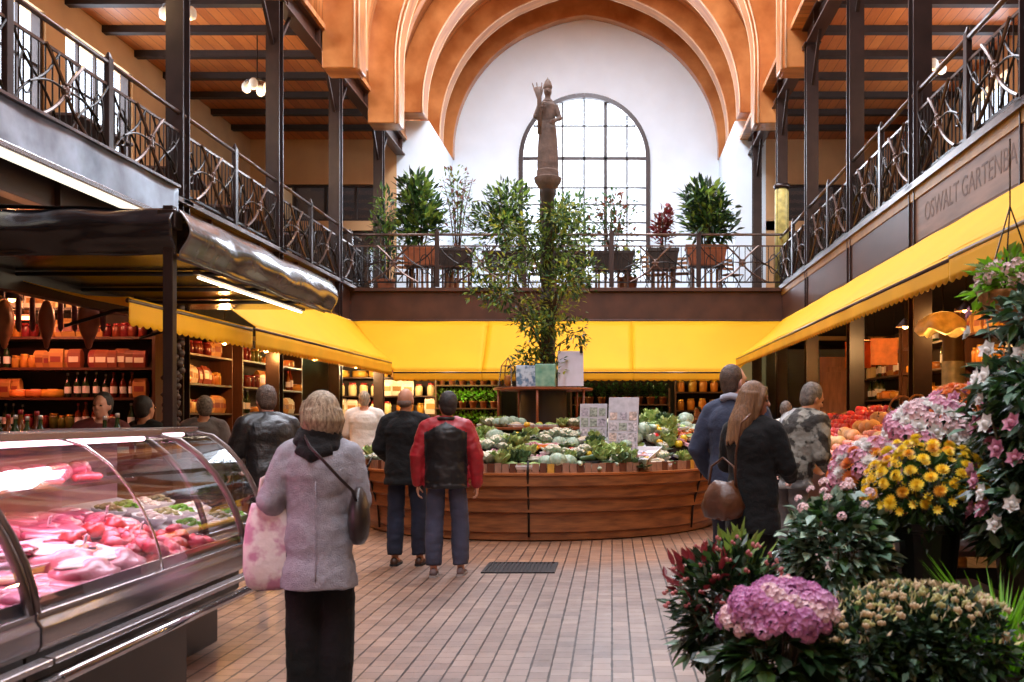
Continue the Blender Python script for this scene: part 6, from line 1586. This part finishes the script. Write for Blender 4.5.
# ------------------------------------------------------------------ stalls under the rear gallery
def rack(label, x, y, W, Hh, zs):
    return shelf_unit(label, (x, y, 0), 0, W, Hh, zs, .45, 'rear gallery racks')
rk = rack('rack of bright green potted herbs behind the two men', -3.45, 23.8, 1.5, 2.4, (.6, 1.15, 1.7, 2.25))
def herb(m, m2):
    t = thing('potted_herb', '', 'plant'); MB().lathe([(.06, 0), (.085, .13), (.09, .13), (.09, .15), (.07, .15)], 14).obj('pot', M['terracotta'], t, smooth=True)
    b = MB(); rr = random.Random(9); leaves_in(b, 130, (0, 0, .28), (.17, .15, .16), .075, .045, rr, (0, 1), .2, .5); b.obj('foliage', [m, m2], t)
    s = MB()
    for i in range(7): a = i * .9; s.tube([(0, 0, .14), (.08 * math.cos(a), .08 * math.sin(a), .3)], .004, 4)
    s.obj('stems', GREEN['stem'], t); return t
mk_h1, mk_h2 = Maker(herb, GREEN['bright'], GREEN['light']), Maker(herb, GREEN['mid'], GREEN['dark'])
for z in (1.15, 1.7, 2.25):
    for i in range(6): mk_h1((-4.08 + .25 * i, 23.98, z + .016), 'bright green potted herb on the rack behind the two men', 'bright herbs on the rack', i, 1.1)
pen(-3.4, 23.2, 3.0, 'the rack of bright green herbs', 190, (225, 255, 170))
rk = rack('rack of dark potted plants under the rear awning beyond the round stall', .2, 24.4, 2.4, 2.2, (.6, 1.2, 1.8))
for z in (1.2, 1.8):
    for i in range(8): mk_h2((-.85 + .3 * i, 24.6, z + .016), 'dark green potted plant on the rack beyond the round stall', 'dark plants on the rack', i, 1.2)
rk = rack('rack of packets and jars beyond the man in blue', 2.5, 24.4, 1.9, 2.4, (.6, 1.2, 1.65, 2.1))
fill(rk, 1.9, (1.2, 1.65, 2.1), .45, 'the rack beyond the man in blue', ['ochre food packet', 'jar of honey coloured preserve', 'jar of pale cream preserve'], 1.8, .9, .24)
pen(1.3, 23.4, 2.9, 'the rear racks', 34, (255, 226, 150)); pen(2.9, 23.4, 2.9, 'the rack beyond the man in blue', 30, (255, 190, 110))
pen(-1.6, 23.6, 3.0, 'the passage beyond the round stall', 30, (240, 230, 170))
struct(MB().span((XL, 27.0, 0), (XR, 27.2, ZG0 + .1)).obj('wall_rear_passage', M['darkwall']))

# ------------------------------------------------------------------ flower stall in front
def step(label, x0, x1, y0, y1, h):
    t = thing('flower_stand', label, 'stand', ((x0 + x1) / 2, (y0 + y1) / 2, 0), 0, 'flower staging'); w, d = (x1 - x0), (y1 - y0)
    MB().box((0, 0, h - .015), (w, d, .03)).obj('top', M['shelfwood'], t, bevel=.004)
    for sx in (-1, 1):
        for sy in (-1, 1): MB().box((sx * (w / 2 - .04), sy * (d / 2 - .04), (h - .03) / 2), (.05, .05, h - .03)).obj('leg', M['plinth'], t)
    MB().box((0, -d / 2 + .03, h * .5), (w - .1, .015, h * .8)).obj('front_panel', M['plinth'], t)
    return t
step('low dark flower stand under the clipped bush with pale buds', .70, 1.50, 3.22, 3.72, .42)
step('middle dark flower stand under the yellow chrysanthemums', .95, 1.70, 4.0, 4.7, .74)
step('low dark flower stand under the pink hydrangea', .38, .68, 3.2, 3.62, .40)
step('tall dark flower stand carrying the cut flower buckets', 1.3, 2.35, 4.78, 5.7, .86)
step('dark flower stand under the tall dark leafy plants', 1.5, 2.1, 3.78, 4.45, .55)
def potm(r, h, m, t, name='pot', n=22):
    return MB().lathe([(r * .74, 0), (r * .78, .01), (r * .96, h * .86), (r * 1.04, h * .87), (r * 1.05, h), (r * .95, h), (r * .93, h * .9), (.01, h * .88)], n).obj(name, m, t, smooth=False)
def stems(t, n, z0, c, r, rr, r0=.006, m='stem', name='stems'):
    b = MB()
    for i in range(n):
        a = rr.uniform(0, 6.28); q = rr.uniform(.3, .95); e = V((c[0] + r[0] * q * math.cos(a), c[1] + r[1] * q * math.sin(a), c[2] + r[2] * rr.uniform(-.3, .75)))
        s_ = V((.25 * r[0] * math.cos(a), .25 * r[1] * math.sin(a), z0)); b.tube([s_, s_.lerp(e, .5) + V((0, 0, .06)), e], [r0, r0 * .8, r0 * .5], 5)
    b.obj(name, GREEN[m], t, smooth=True)
def head_positions(n, c, r, rr, zmin=-.1, zpow=1.0):
    out = []; g = PI * (3 - math.sqrt(5))
    for i in range(n):
        z = 1 - (1 - zmin) * (i + .5) / n; q = math.sqrt(max(0, 1 - z * z)); a = g * i
        out.append((V((c[0] + r[0] * q * math.cos(a), c[1] + r[1] * q * math.sin(a), c[2] + r[2] * z)), V((q * math.cos(a), q * math.sin(a), z * 1.0 + .25)).normalized()))
    return out
def mum_mesh(m, n1=18, rad=.036):
    b = MB()
    for ring, (k, el, l) in enumerate(((n1, .25, 1.0), (n1 - 3, .6, .85), (n1 - 6, .95, .62), (6, 1.3, .4))):
        for i in range(k):
            a = 2 * PI * (i + .5 * ring) / k; b.leaf(V((.003 * math.cos(a), .003 * math.sin(a), .004 * ring)), V((math.cos(a) * math.cos(el), math.sin(a) * math.cos(el), math.sin(el))), V((0, 0, 1)), rad * l, rad * .32)
    b.ell((0, 0, .012), (.008, .008, .007), 8, 5); return b.mesh('flower_head', m)
def floret_mesh(m, n=16):
    b = MB(); rr = random.Random(3)
    for p, d in head_positions(n, (0, 0, 0), (.034, .034, .026), rr, -.2):
        d, s, u = frame(d)
        for q in range(4): a = q * PI / 2 + rr.uniform(0, .5); e = (s * math.cos(a) + u * math.sin(a) + d * .25).normalized(); b.leaf(p, e, d, .019, .017)
    return b.mesh('flower_cluster', m)
def rose_mesh(m):
    b = MB(); b.ell((0, 0, .012), (.012, .012, .016), 8, 6)
    for k, (n, r, el) in enumerate(((4, .02, 1.2), (5, .03, .85), (6, .038, .5))):
        for i in range(n): a = 2 * PI * (i + .4 * k) / n; b.leaf(V((.006 * math.cos(a), .006 * math.sin(a), 0)), V((math.cos(a) * math.cos(el), math.sin(a) * math.cos(el), math.sin(el))), V((0, 0, 1)), r, r * .85, 0, True)
    return b.mesh('flower_head', m)
def put_heads(t, mesh, hp, name, rr, sc=1.0, label=None):
    for p, d in hp:
        o = bpy.data.objects.new(name, mesh); COL.objects.link(o); o.parent = t; o.location = p
        q = V((0, 0, 1)).rotation_difference((d + V((rr.gauss(0, .15), rr.gauss(0, .15), rr.gauss(0, .1)))).normalized()); o.rotation_mode = 'QUATERNION'; o.rotation_quaternion = q
        s = sc * rr.uniform(.8, 1.2); o.scale = (s, s, s)
        if label: o['label'] = label
pet = lambda nm, c, c2: mat(nm, c, .55, scale=18, col2=c2, transl=.25, objrand=.1)
P_Y, P_YO, P_PK, P_MV, P_WH, P_OR, P_RD, P_LP = pet('petal_yellow', (240, 204, 26), (252, 228, 84)), pet('petal_amber', (226, 160, 30), (238, 188, 60)), pet('petal_pink', (200, 122, 150), (226, 176, 196)), pet('petal_mauve', (184, 104, 160), (222, 160, 204)), pet('petal_white', (222, 220, 216), (244, 242, 238)), pet('petal_orange', (214, 110, 50), (232, 156, 84)), pet('petal_red', (150, 30, 52), (196, 72, 88)), pet('petal_pale_pink', (226, 184, 190), (240, 214, 214))
mY, mYO, mWm, mPm, mOm = mum_mesh(P_Y), mum_mesh(P_YO), mum_mesh(P_WH), mum_mesh(P_PK), mum_mesh(P_OR)
mH, mRo, mRp, mRw, mRr = floret_mesh(P_MV, 20), rose_mesh(P_OR), rose_mesh(P_PK), rose_mesh(P_WH), rose_mesh(P_RD)
mHm = floret_mesh(pet('petal_light_mauve', (206, 136, 184), (236, 190, 222)), 18); mHm2 = floret_mesh(P_LP, 16); mHw = floret_mesh(P_LP, 14); mHp = floret_mesh(P_PK, 14)
R9 = random.Random(99)
# 1 yellow chrysanthemums in a black bucket
c = at(922, 520, 4.4); t = thing('potted_chrysanthemum', 'big bunch of yellow chrysanthemums in a black bucket', 'flowers', (1.385, 4.4, .74))
potm(.15, .30, M['blackpot'], t, 'bucket'); MB().tube([(.155 * math.cos(a), .155 * math.sin(a), .27) for a in [2 * PI * i / 24 for i in range(24)]], .006, 6, loop=True).obj('bucket_rim', M['blackpot'], t)
stems(t, 26, .2, (0, 0, .45), (.2, .18, .2), R9)
b = MB(); leaves_in(b, 520, (0, -.02, .42), (.25, .22, .19), .075, .04, R9, (0, 1), .5, .0); b.obj('foliage', [GREEN['dark'], GREEN['mid']], t)
hp = [(V((p.x, p.y, p.z + .035 * noise.noise(p * 11))), d) for p, d in head_positions(90, (0, 0, .42), (.27, .24, .235), R9, -.12)]
put_heads(t, mY, [h for i, h in enumerate(hp) if i % 5], 'flower_head', R9, .82); put_heads(t, mYO, [h for i, h in enumerate(hp) if not i % 5], 'flower_head', R9, .8, 'amber yellow flower head')
rest = MB()
for i, (p, d) in enumerate(head_positions(110, (0, 0, .405), (.275, .245, .225), R9, -.2)):
    d, s_, u_ = frame(d)
    for q in range(9): a = q * .698; e = (s_ * math.cos(a) + u_ * math.sin(a) + d * .5).normalized(); rest.leaf(p + V((.012, 0, .0)), e, d, .026, .013)
o = rest.obj('smaller_flower_heads', P_Y, t); o['kind'] = 'stuff'
# 2 pink hydrangea in pale pot
c = at(780, 650, 3.4); t = thing('potted_hydrangea', 'mauve pink hydrangea in a pale pot at the front of the flower stall', 'flowers', (.56, 3.38, .40))
potm(.13, .22, M['palepot'], t); stems(t, 16, .18, (0, 0, .36), (.15, .14, .1), R9)
b = MB(); leaves_in(b, 300, (0, -.0, .30), (.23, .2, .12), .10, .06, R9, (0, 0, 1), .5, .0, True, .5); b.obj('foliage', [GREEN['dark'], GREEN['mid']], t)
hp = [(V((p.x * f, p.y * f, .40 + (p.z - .40) * f)), d) for p, d in head_positions(70, (0, 0, .40), (.18, .165, .14), R9, -.05) for f in [.86 + .42 * abs(noise.noise(p * 9))]]
for i, h_ in enumerate(hp): put_heads(t, (mH, mH, mHm, mHm2)[(i * 5) % 4], [h_], 'flower_cluster', R9, .82)
# 3 clipped bush with pale buds
t = thing('budding_bush', 'broad clipped green bush with pale pink buds in a dark trough', 'plant', (1.03, 3.45, .42))
b = MB(); b.rings([[V((w * x, d * y, z)) for x, y in ((-1, -1), (1, -1), (1, 1), (-1, 1))] for w, d, z in ((.26, .15, 0), (.30, .18, .2), (.28, .165, .2), (.27, .15, .17))]); b.obj('trough', M['darkpot'], t, bevel=.008)
stems(t, 34, .17, (0, 0, .3), (.28, .17, .2), R9, .005)
b = MB()
for k in range(3): leaves_in(b, 1100, (-.17 + .17 * k, -.01, .30), (.19, .19, .20), .05, .026, R9, (0, 0, 1, 2), .45, .2)
for k in range(520):
    x = R9.uniform(-.35, .34); y = R9.uniform(-.2, .15); b.leaf(V((x, y, .295 + .205 * math.sqrt(max(.05, 1 - (x / .40) ** 2 - (y / .23) ** 2)))), V((R9.gauss(0, .6), R9.gauss(0, .6), 1)), V((1, 0, 0)), .028, .016, 3 + k % 2)
b.obj('foliage', [GREEN['dark'], GREEN['mid'], GREEN['grey'], GREEN['bud'], GREEN['budg']], t)
budm = [MB().ell((0, 0, .006), (.009, .009, .013), 7, 5).ell((.012, .004, .0), (.007, .007, .01), 6, 5).ell((-.008, .009, .002), (.007, .007, .01), 6, 5) for _ in range(2)]
b1, b2 = budm[0].mesh('bud_cluster', GREEN['bud']), budm[1].mesh('bud_cluster', GREEN['budg'])
hp = []
for i in range(96): 
    x = R9.uniform(-.34, .33); y = R9.uniform(-.19, .14); z = .30 + .205 * math.sqrt(max(.05, 1 - (x / .40) ** 2 - (y / .23) ** 2)); hp.append((V((x, y, z)), V((x, y, .5)).normalized()))
for i, h in enumerate(hp): put_heads(t, b1 if i % 3 else b2, [h], 'bud_cluster', R9, .85)
# 4 red-tipped shrub in a wooden crate
t = thing('red_tipped_shrub', 'dark leafed shrub with red tips and small pink buds in a pinkish crate', 'plant', (.46, 3.95, 0))
b = MB(); b.rings([[V((w * x, w * y, z)) for x, y in ((-1, -1), (1, -1), (1, 1), (-1, 1))] for w, z in ((.14, 0), (.16, .40), (.145, .40), (.14, .36))]); b.obj('crate_pot', mat('pinkish_wood', (150, 112, 100), .6, var=.25, scale=5, stretch=(8, 8, 1)), t, bevel=.006)
stems(t, 30, .38, (0, 0, .72), (.26, .22, .26), R9)
b = MB(); leaves_in(b, 1300, (0, 0, .74), (.245, .22, .27), .07, .03, R9, (0, 0, 0, 1, 2), .4, .25, True, .3); leaves_in(b, 70, (-.10, -.05, .86), (.16, .16, .14), .07, .024, R9, (3,), .6, .8, True, .0); leaves_in(b, 40, (.06, .05, .92), (.12, .12, .10), .11, .03, R9, (4,), .3, 1.2, True, .1)
b.obj('foliage', [GREEN['dark'], GREEN['mid'], GREEN['grey'], GREEN['red'], GREEN['light']], t)
mbud = MB().ell((0, 0, .008), (.010, .010, .013), 8, 6).ell((.014, 0, 0), (.008, .008, .01), 7, 5).mesh('bud', pet('bud_rose', (186, 90, 96), (222, 150, 146)))
put_heads(t, mbud, head_positions(60, (0, 0, .76), (.25, .225, .26), R9, .0), 'bud', R9, .8)
# 5 glossy grey green plant
t = thing('glossy_shrub', 'grey green glossy leafed shrub behind the hydrangea', 'plant', (.98, 4.32, .0))
potm(.16, .62, M['darkpot'], t, 'tall_pot'); stems(t, 26, .58, (0, 0, .88), (.24, .2, .26), R9)
b = MB(); leaves_in(b, 1500, (0, 0, .90), (.26, .22, .30), .07, .04, R9, (0, 1, 2, 2, 3), .45, .1, True, .5); b.obj('foliage', [GREEN['mid'], GREEN['dark'], GREEN['grey'], GREEN['pale']], t)  # grey and pale leaf colours also paint reflections on the gloss
put_heads(t, mHw, [h for h in head_positions(16, (0, 0, .94), (.25, .21, .29), R9, .5)], 'flower_cluster', R9, .55)
# 6 mixed posy row behind: white, orange, pink
def bucket_flowers(label, loc, mesh_list, n, r, h, fol=('dark', 'mid'), pm='blackpot', sc=1.2, leafs=260, pr=.12):
    t = thing('flower_bucket', label, 'flowers', loc, 0, 'cut flower buckets'); potm(pr, .26, M[pm], t, 'bucket'); stems(t, 20, .2, (0, 0, h), (r, r * .9, r), R9)
    b = MB(); leaves_in(b, leafs, (0, 0, h - .06), (r * .95, r * .9, r * .8), .08, .038, R9, (0, 1), .3, .2); b.obj('foliage', [GREEN[f] for f in fol], t)
    hp = head_positions(n, (0, 0, h), (r, r * .9, r * .85), R9, -.1)
    for i, hh in enumerate(hp): put_heads(t, mesh_list[i % len(mesh_list)], [hh], 'flower_head', R9, sc)
    return t
bucket_flowers('bucket of small orange and white flowers left of the yellow chrysanthemums'.replace('left of', 'just before'), (1.30, 4.98, .86), [mOm, mWm, mHp], 60, .2, .34)
bucket_flowers('bucket of white and pale pink flowers behind the yellow chrysanthemums', (1.62, 5.05, .86), [mHw, mRw, mHp, mRw], 70, .23, .52)
bucket_flowers('bucket of orange and pink flowers behind the white ones', (1.92, 5.4, .86), [mRo, mOm, mRp], 70, .24, .60)
bucket_flowers('bucket of pink and white flowers beside the tall dark plants', (2.12, 5.05, .86), [mRp, mRw, mHp], 60, .22, .72)
# 7 tall dark leafy plants with pink and white blooms
def tall(label, loc, h, r, n, seed, heads, fol=('dark', 'mid', 'grey'), pot='darkpot', ph=.4):
    rr = random.Random(seed); t = thing('tall_leafy_plant', label, 'plant', loc, 0, 'tall plants'); potm(.17, ph, M[pot], t, 'pot'); 
    st = MB()
    for i in range(14):
        a = rr.uniform(0, 6.28); st.tube([(.05 * math.cos(a), .05 * math.sin(a), ph - .05), (r * .5 * math.cos(a), r * .5 * math.sin(a), h * .6), (r * .8 * math.cos(a), r * .8 * math.sin(a), h * rr.uniform(.75, 1))], [.01, .008, .004], 5)
    st.obj('stems', GREEN['stem'], t, smooth=True); b = MB()
    k = 5
    for i in range(k): leaves_in(b, n // k, (rr.uniform(-.3, .3) * r, rr.uniform(-.3, .3) * r, ph + (h - ph) * (i + .6) / k), (r, r * .9, (h - ph) / k), .09, .04, rr, (0, 0, 1, 2), .3, .1, True, .6)
    b.obj('foliage', [GREEN[f] for f in fol], t)
    for i, (mesh, cnt_, sc) in enumerate(heads):
        for j in range(cnt_):
            a = rr.uniform(2.6, 5.4); z = ph + (h - ph) * rr.uniform(.15, 1.0); p = V((r * 1.0 * math.cos(a), r * 1.0 * math.sin(a), z)); put_heads(t, mesh, [(p, V((math.cos(a), math.sin(a), .3)).normalized())], 'flower_head', rr, sc)
    return t
tall('tall dark leafy plant with pink and white blooms at the edge of the flower stall', (1.76, 4.08, .55), 1.12, .27, 2200, 1, [(mRp, 12, 1.0), (mRw, 12, 1.0)])
tall('tallest dark leafy plant at the frame edge beside the flower stall', (1.86, 4.40, .55), 1.45, .27, 2200, 2, [(mRw, 12, 1.0), (mRp, 8, 1.1)])
tall('leafy green shrub in a dark pot at the outer end of the flower stall', (1.74, 3.50, 0), .98, .26, 1300, 3, [(mRw, 8, .9)], pot='blackpot')
# 8 grass tuft
t = thing('grass_tuft', 'tuft of long bright grass between the bush with buds and the dark pot', 'plant', (1.46, 3.75, .0)); potm(.10, .55, M['darkpot'], t)
b = MB()
for i in range(140):
    a = R9.uniform(0, 6.28); l = R9.uniform(.25, .5); d = V((math.cos(a) * .4, math.sin(a) * .4, 1)).normalized(); p0_ = V((.05 * math.cos(a), .05 * math.sin(a), .52)); p1_ = p0_ + d * l * .6; p2_ = p0_ + d * l + V((math.cos(a) * .08, math.sin(a) * .08, -.02)); s_ = V((-math.sin(a), math.cos(a), 0)) * .006
    b.add([p0_ - s_, p0_ + s_, p1_ + s_ * .8, p1_ - s_ * .8, p2_], [(0, 1, 2, 3), (3, 2, 4)])
b.obj('blades', GREEN['bright'], t)
# 9 hanging basket under the near awning
p = at(1010, 292, 4.9); t = thing('hanging_basket', 'hanging basket of pale pink flowers and light green leaves under the near awning', 'flowers', (p.x, 4.9, p.z))
MB().lathe([(.02, -.16), (.1, -.12), (.15, -.02), (.155, 0), (.14, 0)], 18).obj('basket', wicker, t, smooth=True)
for i in range(3): a = i * 2.09; MB().tube([(.15 * math.cos(a), .15 * math.sin(a), 0), (0, 0, .42)], .004, 5).obj('chain', M['iron'], t)
MB().tube([(0, 0, .42), (0, 0, .75)], .004, 5).obj('hanger', M['iron'], t)
b = MB(); leaves_in(b, 420, (0, 0, .04), (.19, .19, .16), .075, .036, R9, (0, 1), .3, .0); b.obj('foliage', [GREEN['light'], GREEN['bright']], t)
put_heads(t, mHw, head_positions(20, (0, 0, .04), (.15, .15, .11), R9, -.3), 'flower_cluster', R9, .8)
# ------------------------------------------------------------------ plants and furniture on the rear gallery
ZG = 4.2
R10 = random.Random(10)
def planter(label, px, py0, wpx, hpx, m, Y=21.45, plant=None, stand=True):
    """rectangular box on a slatted wooden stand, with what grows in it"""
    c = at(px, py0, Y); w, h = wpx * Y / 1000, hpx * Y / 1000
    t = thing('planter_box', label, 'potted plant', (c.x, Y, ZG)); zb = c.z - ZG - h
    b = MB(); b.rings([[V((x * w / 2 * k, y * .2 * k, zb + z)) for x, y in ((-1, -1), (1, -1), (1, 1), (-1, 1))] for k, z in ((.86, 0), (1, h * .8), (1.05, h * .82), (1.05, h), (.94, h), (.92, h * .85))]); b.obj('box', m, t, bevel=.01)
    if stand:
        for sx in (-1, 1):
            for sy in (-1, 1): MB().bar((sx * w * .36, sy * .14, 0), (sx * w * .36, sy * .14, zb), .045).obj('leg', M['shelfwood'], t)
        MB().box((0, 0, zb - .015), (w * .9, .38, .03)).obj('shelf', M['shelfwood'], t)
        b = MB()
        for i in range(5): b.box((-w * .3 + w * .15 * i, .15, zb * .5), (.05, .015, zb * .85))
        b.obj('slats', M['crate'], t)
    if plant: plant(t, zb + h, w)
    return t
def bushy(cols, n, r, h, l, wd, up=.5, stemm='bark', hi=True, cx=0):
    def f(t, z, w):
        b = MB(); 
        for k in range(3): leaves_in(b, n // 3, (cx + R10.uniform(-.1, .1), R10.uniform(-.05, .05), z + h * (.3 + .25 * k)), (r * (1 - .15 * k), r * .75, h * .33), l, wd, R10, tuple(range(len(cols))), .15, up, hi, .3)
        b.obj('foliage', [GREEN[c] for c in cols], t)
        s = MB()
        for i in range(9): a = R10.uniform(0, 6.28); q = r * R10.uniform(.2, .8); s.tube([(.04 * math.cos(a), .04 * math.sin(a), z - .1), (q * .5 * math.cos(a), q * .4 * math.sin(a), z + h * .5), (q * math.cos(a), q * .7 * math.sin(a), z + h * .9)], [.014, .01, .005], 5)
        s.obj('stems', GREEN[stemm], t, smooth=True)
    return f
planter('terracotta box with a dense upright leafy shrub at the canopy end of the rear gallery', 421, 247, 34, 19, M['terracotta'], plant=bushy(['mid', 'dark', 'light'], 900, .60, 1.45, .26, .075, .7))
planter('dark box with a tall wispy plant next to the white pier', 457, 249, 36, 18, M['darkpot'], plant=bushy(['mid', 'light', 'brownleaf'], 420, .55, 1.7, .14, .04, .5))
planter('dark box with a broad green shrub in front of the arched window', 508, 252, 48, 16, M['darkpot'], plant=bushy(['mid', 'dark', 'light'], 1100, .85, 1.4, .18, .06, .5, cx=-.05))
planter('wide dark box of feathery greenery behind the statue column', 562, 252, 46, 16, M['darkpot'], plant=bushy(['mid', 'light', 'grey'], 800, .9, 1.2, .15, .05, .4, cx=.1))
planter('dark box with a sparse shrub at the window edge', 612, 252, 44, 18, M['darkpot'], plant=bushy(['mid', 'brownleaf', 'grey'], 460, .72, 1.25, .13, .05, .5))
planter('dark box with a small red leafed shrub beside the window', 663, 249, 30, 20, M['darkpot'], plant=bushy(['red', 'brownleaf', 'red'], 300, .3, .85, .14, .06, .8))
planter('terracotta box with a dense leafy shrub beside the white pier near the fruit side', 706, 246, 40, 20, M['terracotta'], plant=bushy(['mid', 'dark', 'light', 'dark'], 1000, .70, 1.25, .26, .08, .6))
# an upright bright shrub and trailing plant by the corner column
def potted(label, x, y, z, r, h, cols, n, l, w, pot='terracotta', ph=.4, up=.6, name='potted_plant'):
    t = thing(name, label, 'potted plant', (x, y, z)); potm(r * .5 if r * .5 > .12 else .14, ph, M[pot], t); bushy(cols, n, r, h, l, w, up)(t, ph, .3); return t
potted('tall thin shrub beside the gallery column above the yellow awnings corner', -5.1, 22.6, ZG, .42, 2.0, ['dark', 'mid', 'light'], 420, .18, .05)
potted('low leafy plant behind the balustrade near the tall wispy plant', -3.6, 22.4, ZG, .4, .6, ['mid', 'light'], 260, .15, .05)
potted('plant with yellowing leaves behind the statue column on the gallery floor', -.75, 22.3, ZG, .5, .75, ['yellow', 'light', 'brownleaf'], 380, .15, .05)
potted('leafy plant on the gallery floor under the sparse shrub', .35, 22.3, ZG, .45, .6, ['mid', 'yellow'], 300, .14, .05)
# folding chairs and tables standing behind the balustrade
def chair():
    t = thing('bistro_chair', '', 'chair'); w = .2
    b = MB()
    for i in range(6): b.box((0, -.15 + .06 * i, .45), (.4, .045, .018))
    b.obj('seat', M['crate'], t)
    b = MB()
    for z in (.62, .72, .82): b.box((0, .19 + (z - .45) * .16, z), (.4, .014, .06))
    b.obj('backrest', M['crate'], t)
    for sx in (-1, 1):
        MB().tube([(sx * w, .2, 0), (sx * w, -.02, .3), (sx * w, -.18, .45)], .012, 6).obj('leg', M['iron'], t); MB().tube([(sx * w, -.2, 0), (sx * w, 0, .28), (sx * w, .18, .45), (sx * w, .26, .9)], .012, 6).obj('leg', M['iron'], t)
    return t
mk_chair = Maker(chair)
for i, (x, y, rz) in enumerate(((-4.55, 22.0, .3), (-2.6, 22.2, -.4), (-1.65, 22.1, .2), (.95, 22.2, 2.6), (2.65, 22.2, .5), (1.5, 22.0, -.3))):
    mk_chair((x, y, ZG), 'slatted bistro chair on the rear gallery ' + ['beside the terracotta box near the canopy', 'between the wispy plant and the broad shrub', 'beneath the broad green shrub', 'behind the sparse shrub', 'beside the terracotta box near the fruit side', 'behind the red leafed shrub'][i], 'bistro chairs of the rear gallery', rz)
# glass lamps hanging under the butcher side gallery ceiling
def chand():
    t = thing('hanging_lamp', '', 'lamp'); MB().tube([(0, 0, 0), (0, 0, 1.0)], .012, 6).obj('rod', M['iron'], t)
    MB().tube([(.2 * math.cos(a), .2 * math.sin(a), 0) for a in [2 * PI * i / 20 for i in range(20)]], .014, 6, loop=True).obj('ring', M['iron'], t, smooth=True)
    for i in range(4):
        a = i * PI / 2; MB().tube([(0, 0, .1), (.1 * math.cos(a), .1 * math.sin(a), .06), (.2 * math.cos(a), .2 * math.sin(a), 0)], .009, 5).obj('arm', M['iron'], t); MB().lathe([(.03, .02), (.075, -.03), (.085, -.1), (.07, -.16), (.02, -.19)], 14, c=(.2 * math.cos(a), .2 * math.sin(a), 0)).obj('glass_shade', M['bulbglass'], t, smooth=True)
    return t
M['bulbglass'] = mat('frosted_lamp_glass', (236, 230, 214), .3, emit=(255, 238, 205), estr=.12)
mk_ch_l = Maker(chand)
for i, (y, wh_) in enumerate(((11.2, 'between the first and second columns'), (15.2, 'between the second and third columns'), (18.6, 'between the third and fourth columns'))):
    mk_ch_l((-6.6, y, 7.72), 'four armed glass lamp under the butcher side gallery ceiling ' + wh_, 'gallery lamps of the butcher side'); lamp('gallery_lamp_light', 'POINT', (-6.6, y, 7.4), 55, (255, 214, 160), .2)
for i, (y, wh_) in enumerate(((10.6, 'nearest the viewer'), (14.0, 'in the middle'), (17.6, 'furthest in'))):
    mk_ch_l((5.6, y, 7.72), 'four armed glass lamp under the fruit side gallery ceiling ' + ('above the lettered fascia', 'in the middle bay', 'in the innermost bay')[i], 'gallery lamps of the fruit side'); lamp('gallery_lamp_light', 'POINT', (5.6, y, 7.4), 55, (255, 200, 140), .2)
# ivy and old goods on the side gallery behind the balustrade
for i, (x, y) in enumerate(((-6.5, 12.0), (-6.4, 14.4), (-6.6, 16.9), (-6.5, 19.3))):
    t = thing('upturned_table', ['dark wooden café table stacked behind the first balustrade bays', 'dark wooden café table behind the second gallery column', 'dark wooden café table behind the third gallery column', 'dark wooden café table near the far corner of the butcher side gallery'][i], 'table', (x, y, ZG), .2 * i, 'gallery tables')
    MB().box((0, 0, .74), (.9, 1.3, .04)).obj('tabletop', M['shelfwood'], t, bevel=.008)
    for sx in (-1, 1):
        for sy in (-1, 1): MB().bar((sx * .36, sy * .55, 0), (sx * .36, sy * .55, .72), .06).obj('leg', M['shelfwood'], t)
# ------------------------------------------------------------------ light, sky, camera
w = bpy.data.worlds.new('World'); SC.world = w; w.use_nodes = True
bg = w.node_tree.nodes['Background']; bg.inputs[0].default_value = (*lin((236, 244, 255)), 1); bg.inputs[1].default_value = 2.6
lamp('added_crown_fill_front', 'AREA', (XC, 4.5, 13.35), 3000, (240, 244, 255), 4.2, (0, 0, 0), 19.0)  # added area light under the unseen crown opening
lamp('added_crown_fill_rear', 'AREA', (XC, 20.0, 13.35), 3100, (234, 241, 255), 4.2, (0, 0, 0), 12.0)  # second added light, brightens the rear vault and end wall
wd = lamp('arched_window_daylight', 'AREA', (-.82, YW + .6, 8.2), 900, (235, 243, 255), 3.4, (-PI / 2, 0, 0), 5.0)
for sx, X in ((-1, OXL - .3), (1, OXR + .3)):
    lamp('side_window_fill', 'AREA', (X, 14.0 if sx < 0 else 15.3, 7.4), 950, (240, 246, 255), 1.9, (0, -sx * math.radians(-78), 0) if 0 else (0, sx * math.radians(98), 0), 12.0)  # added fill outside the side windows, tilted up to brighten the gallery ceilings
cam = bpy.data.cameras.new('camera'); co = bpy.data.objects.new('camera', cam); COL.objects.link(co)
co.location = (0, 0, 1.5); co.rotation_euler = (PI / 2, 0, 0)
cam.sensor_width = 36; cam.lens = 36 * 1000 / 1024; cam.shift_x = -100 / 1024; cam.shift_y = 76 / 1024
cam.dof.use_dof = True; cam.dof.focus_distance = 11; cam.dof.aperture_fstop = 4.5
SC.camera = co
vs_ = SC.view_settings; vs_.view_transform = 'Standard'; vs_.look = 'None'; vs_.gamma = 1; vs_.exposure = 0.0; vs_.use_curve_mapping = False
cy = SC.cycles
cy.use_denoising = True
try: cy.denoiser = 'OPENIMAGEDENOISE'
except Exception: pass
cy.max_bounces = 7; cy.diffuse_bounces = 4; cy.glossy_bounces = 3; cy.transmission_bounces = 4; cy.transparent_max_bounces = 16
cy.sample_clamp_indirect = 6; cy.caustics_reflective = False; cy.caustics_refractive = False
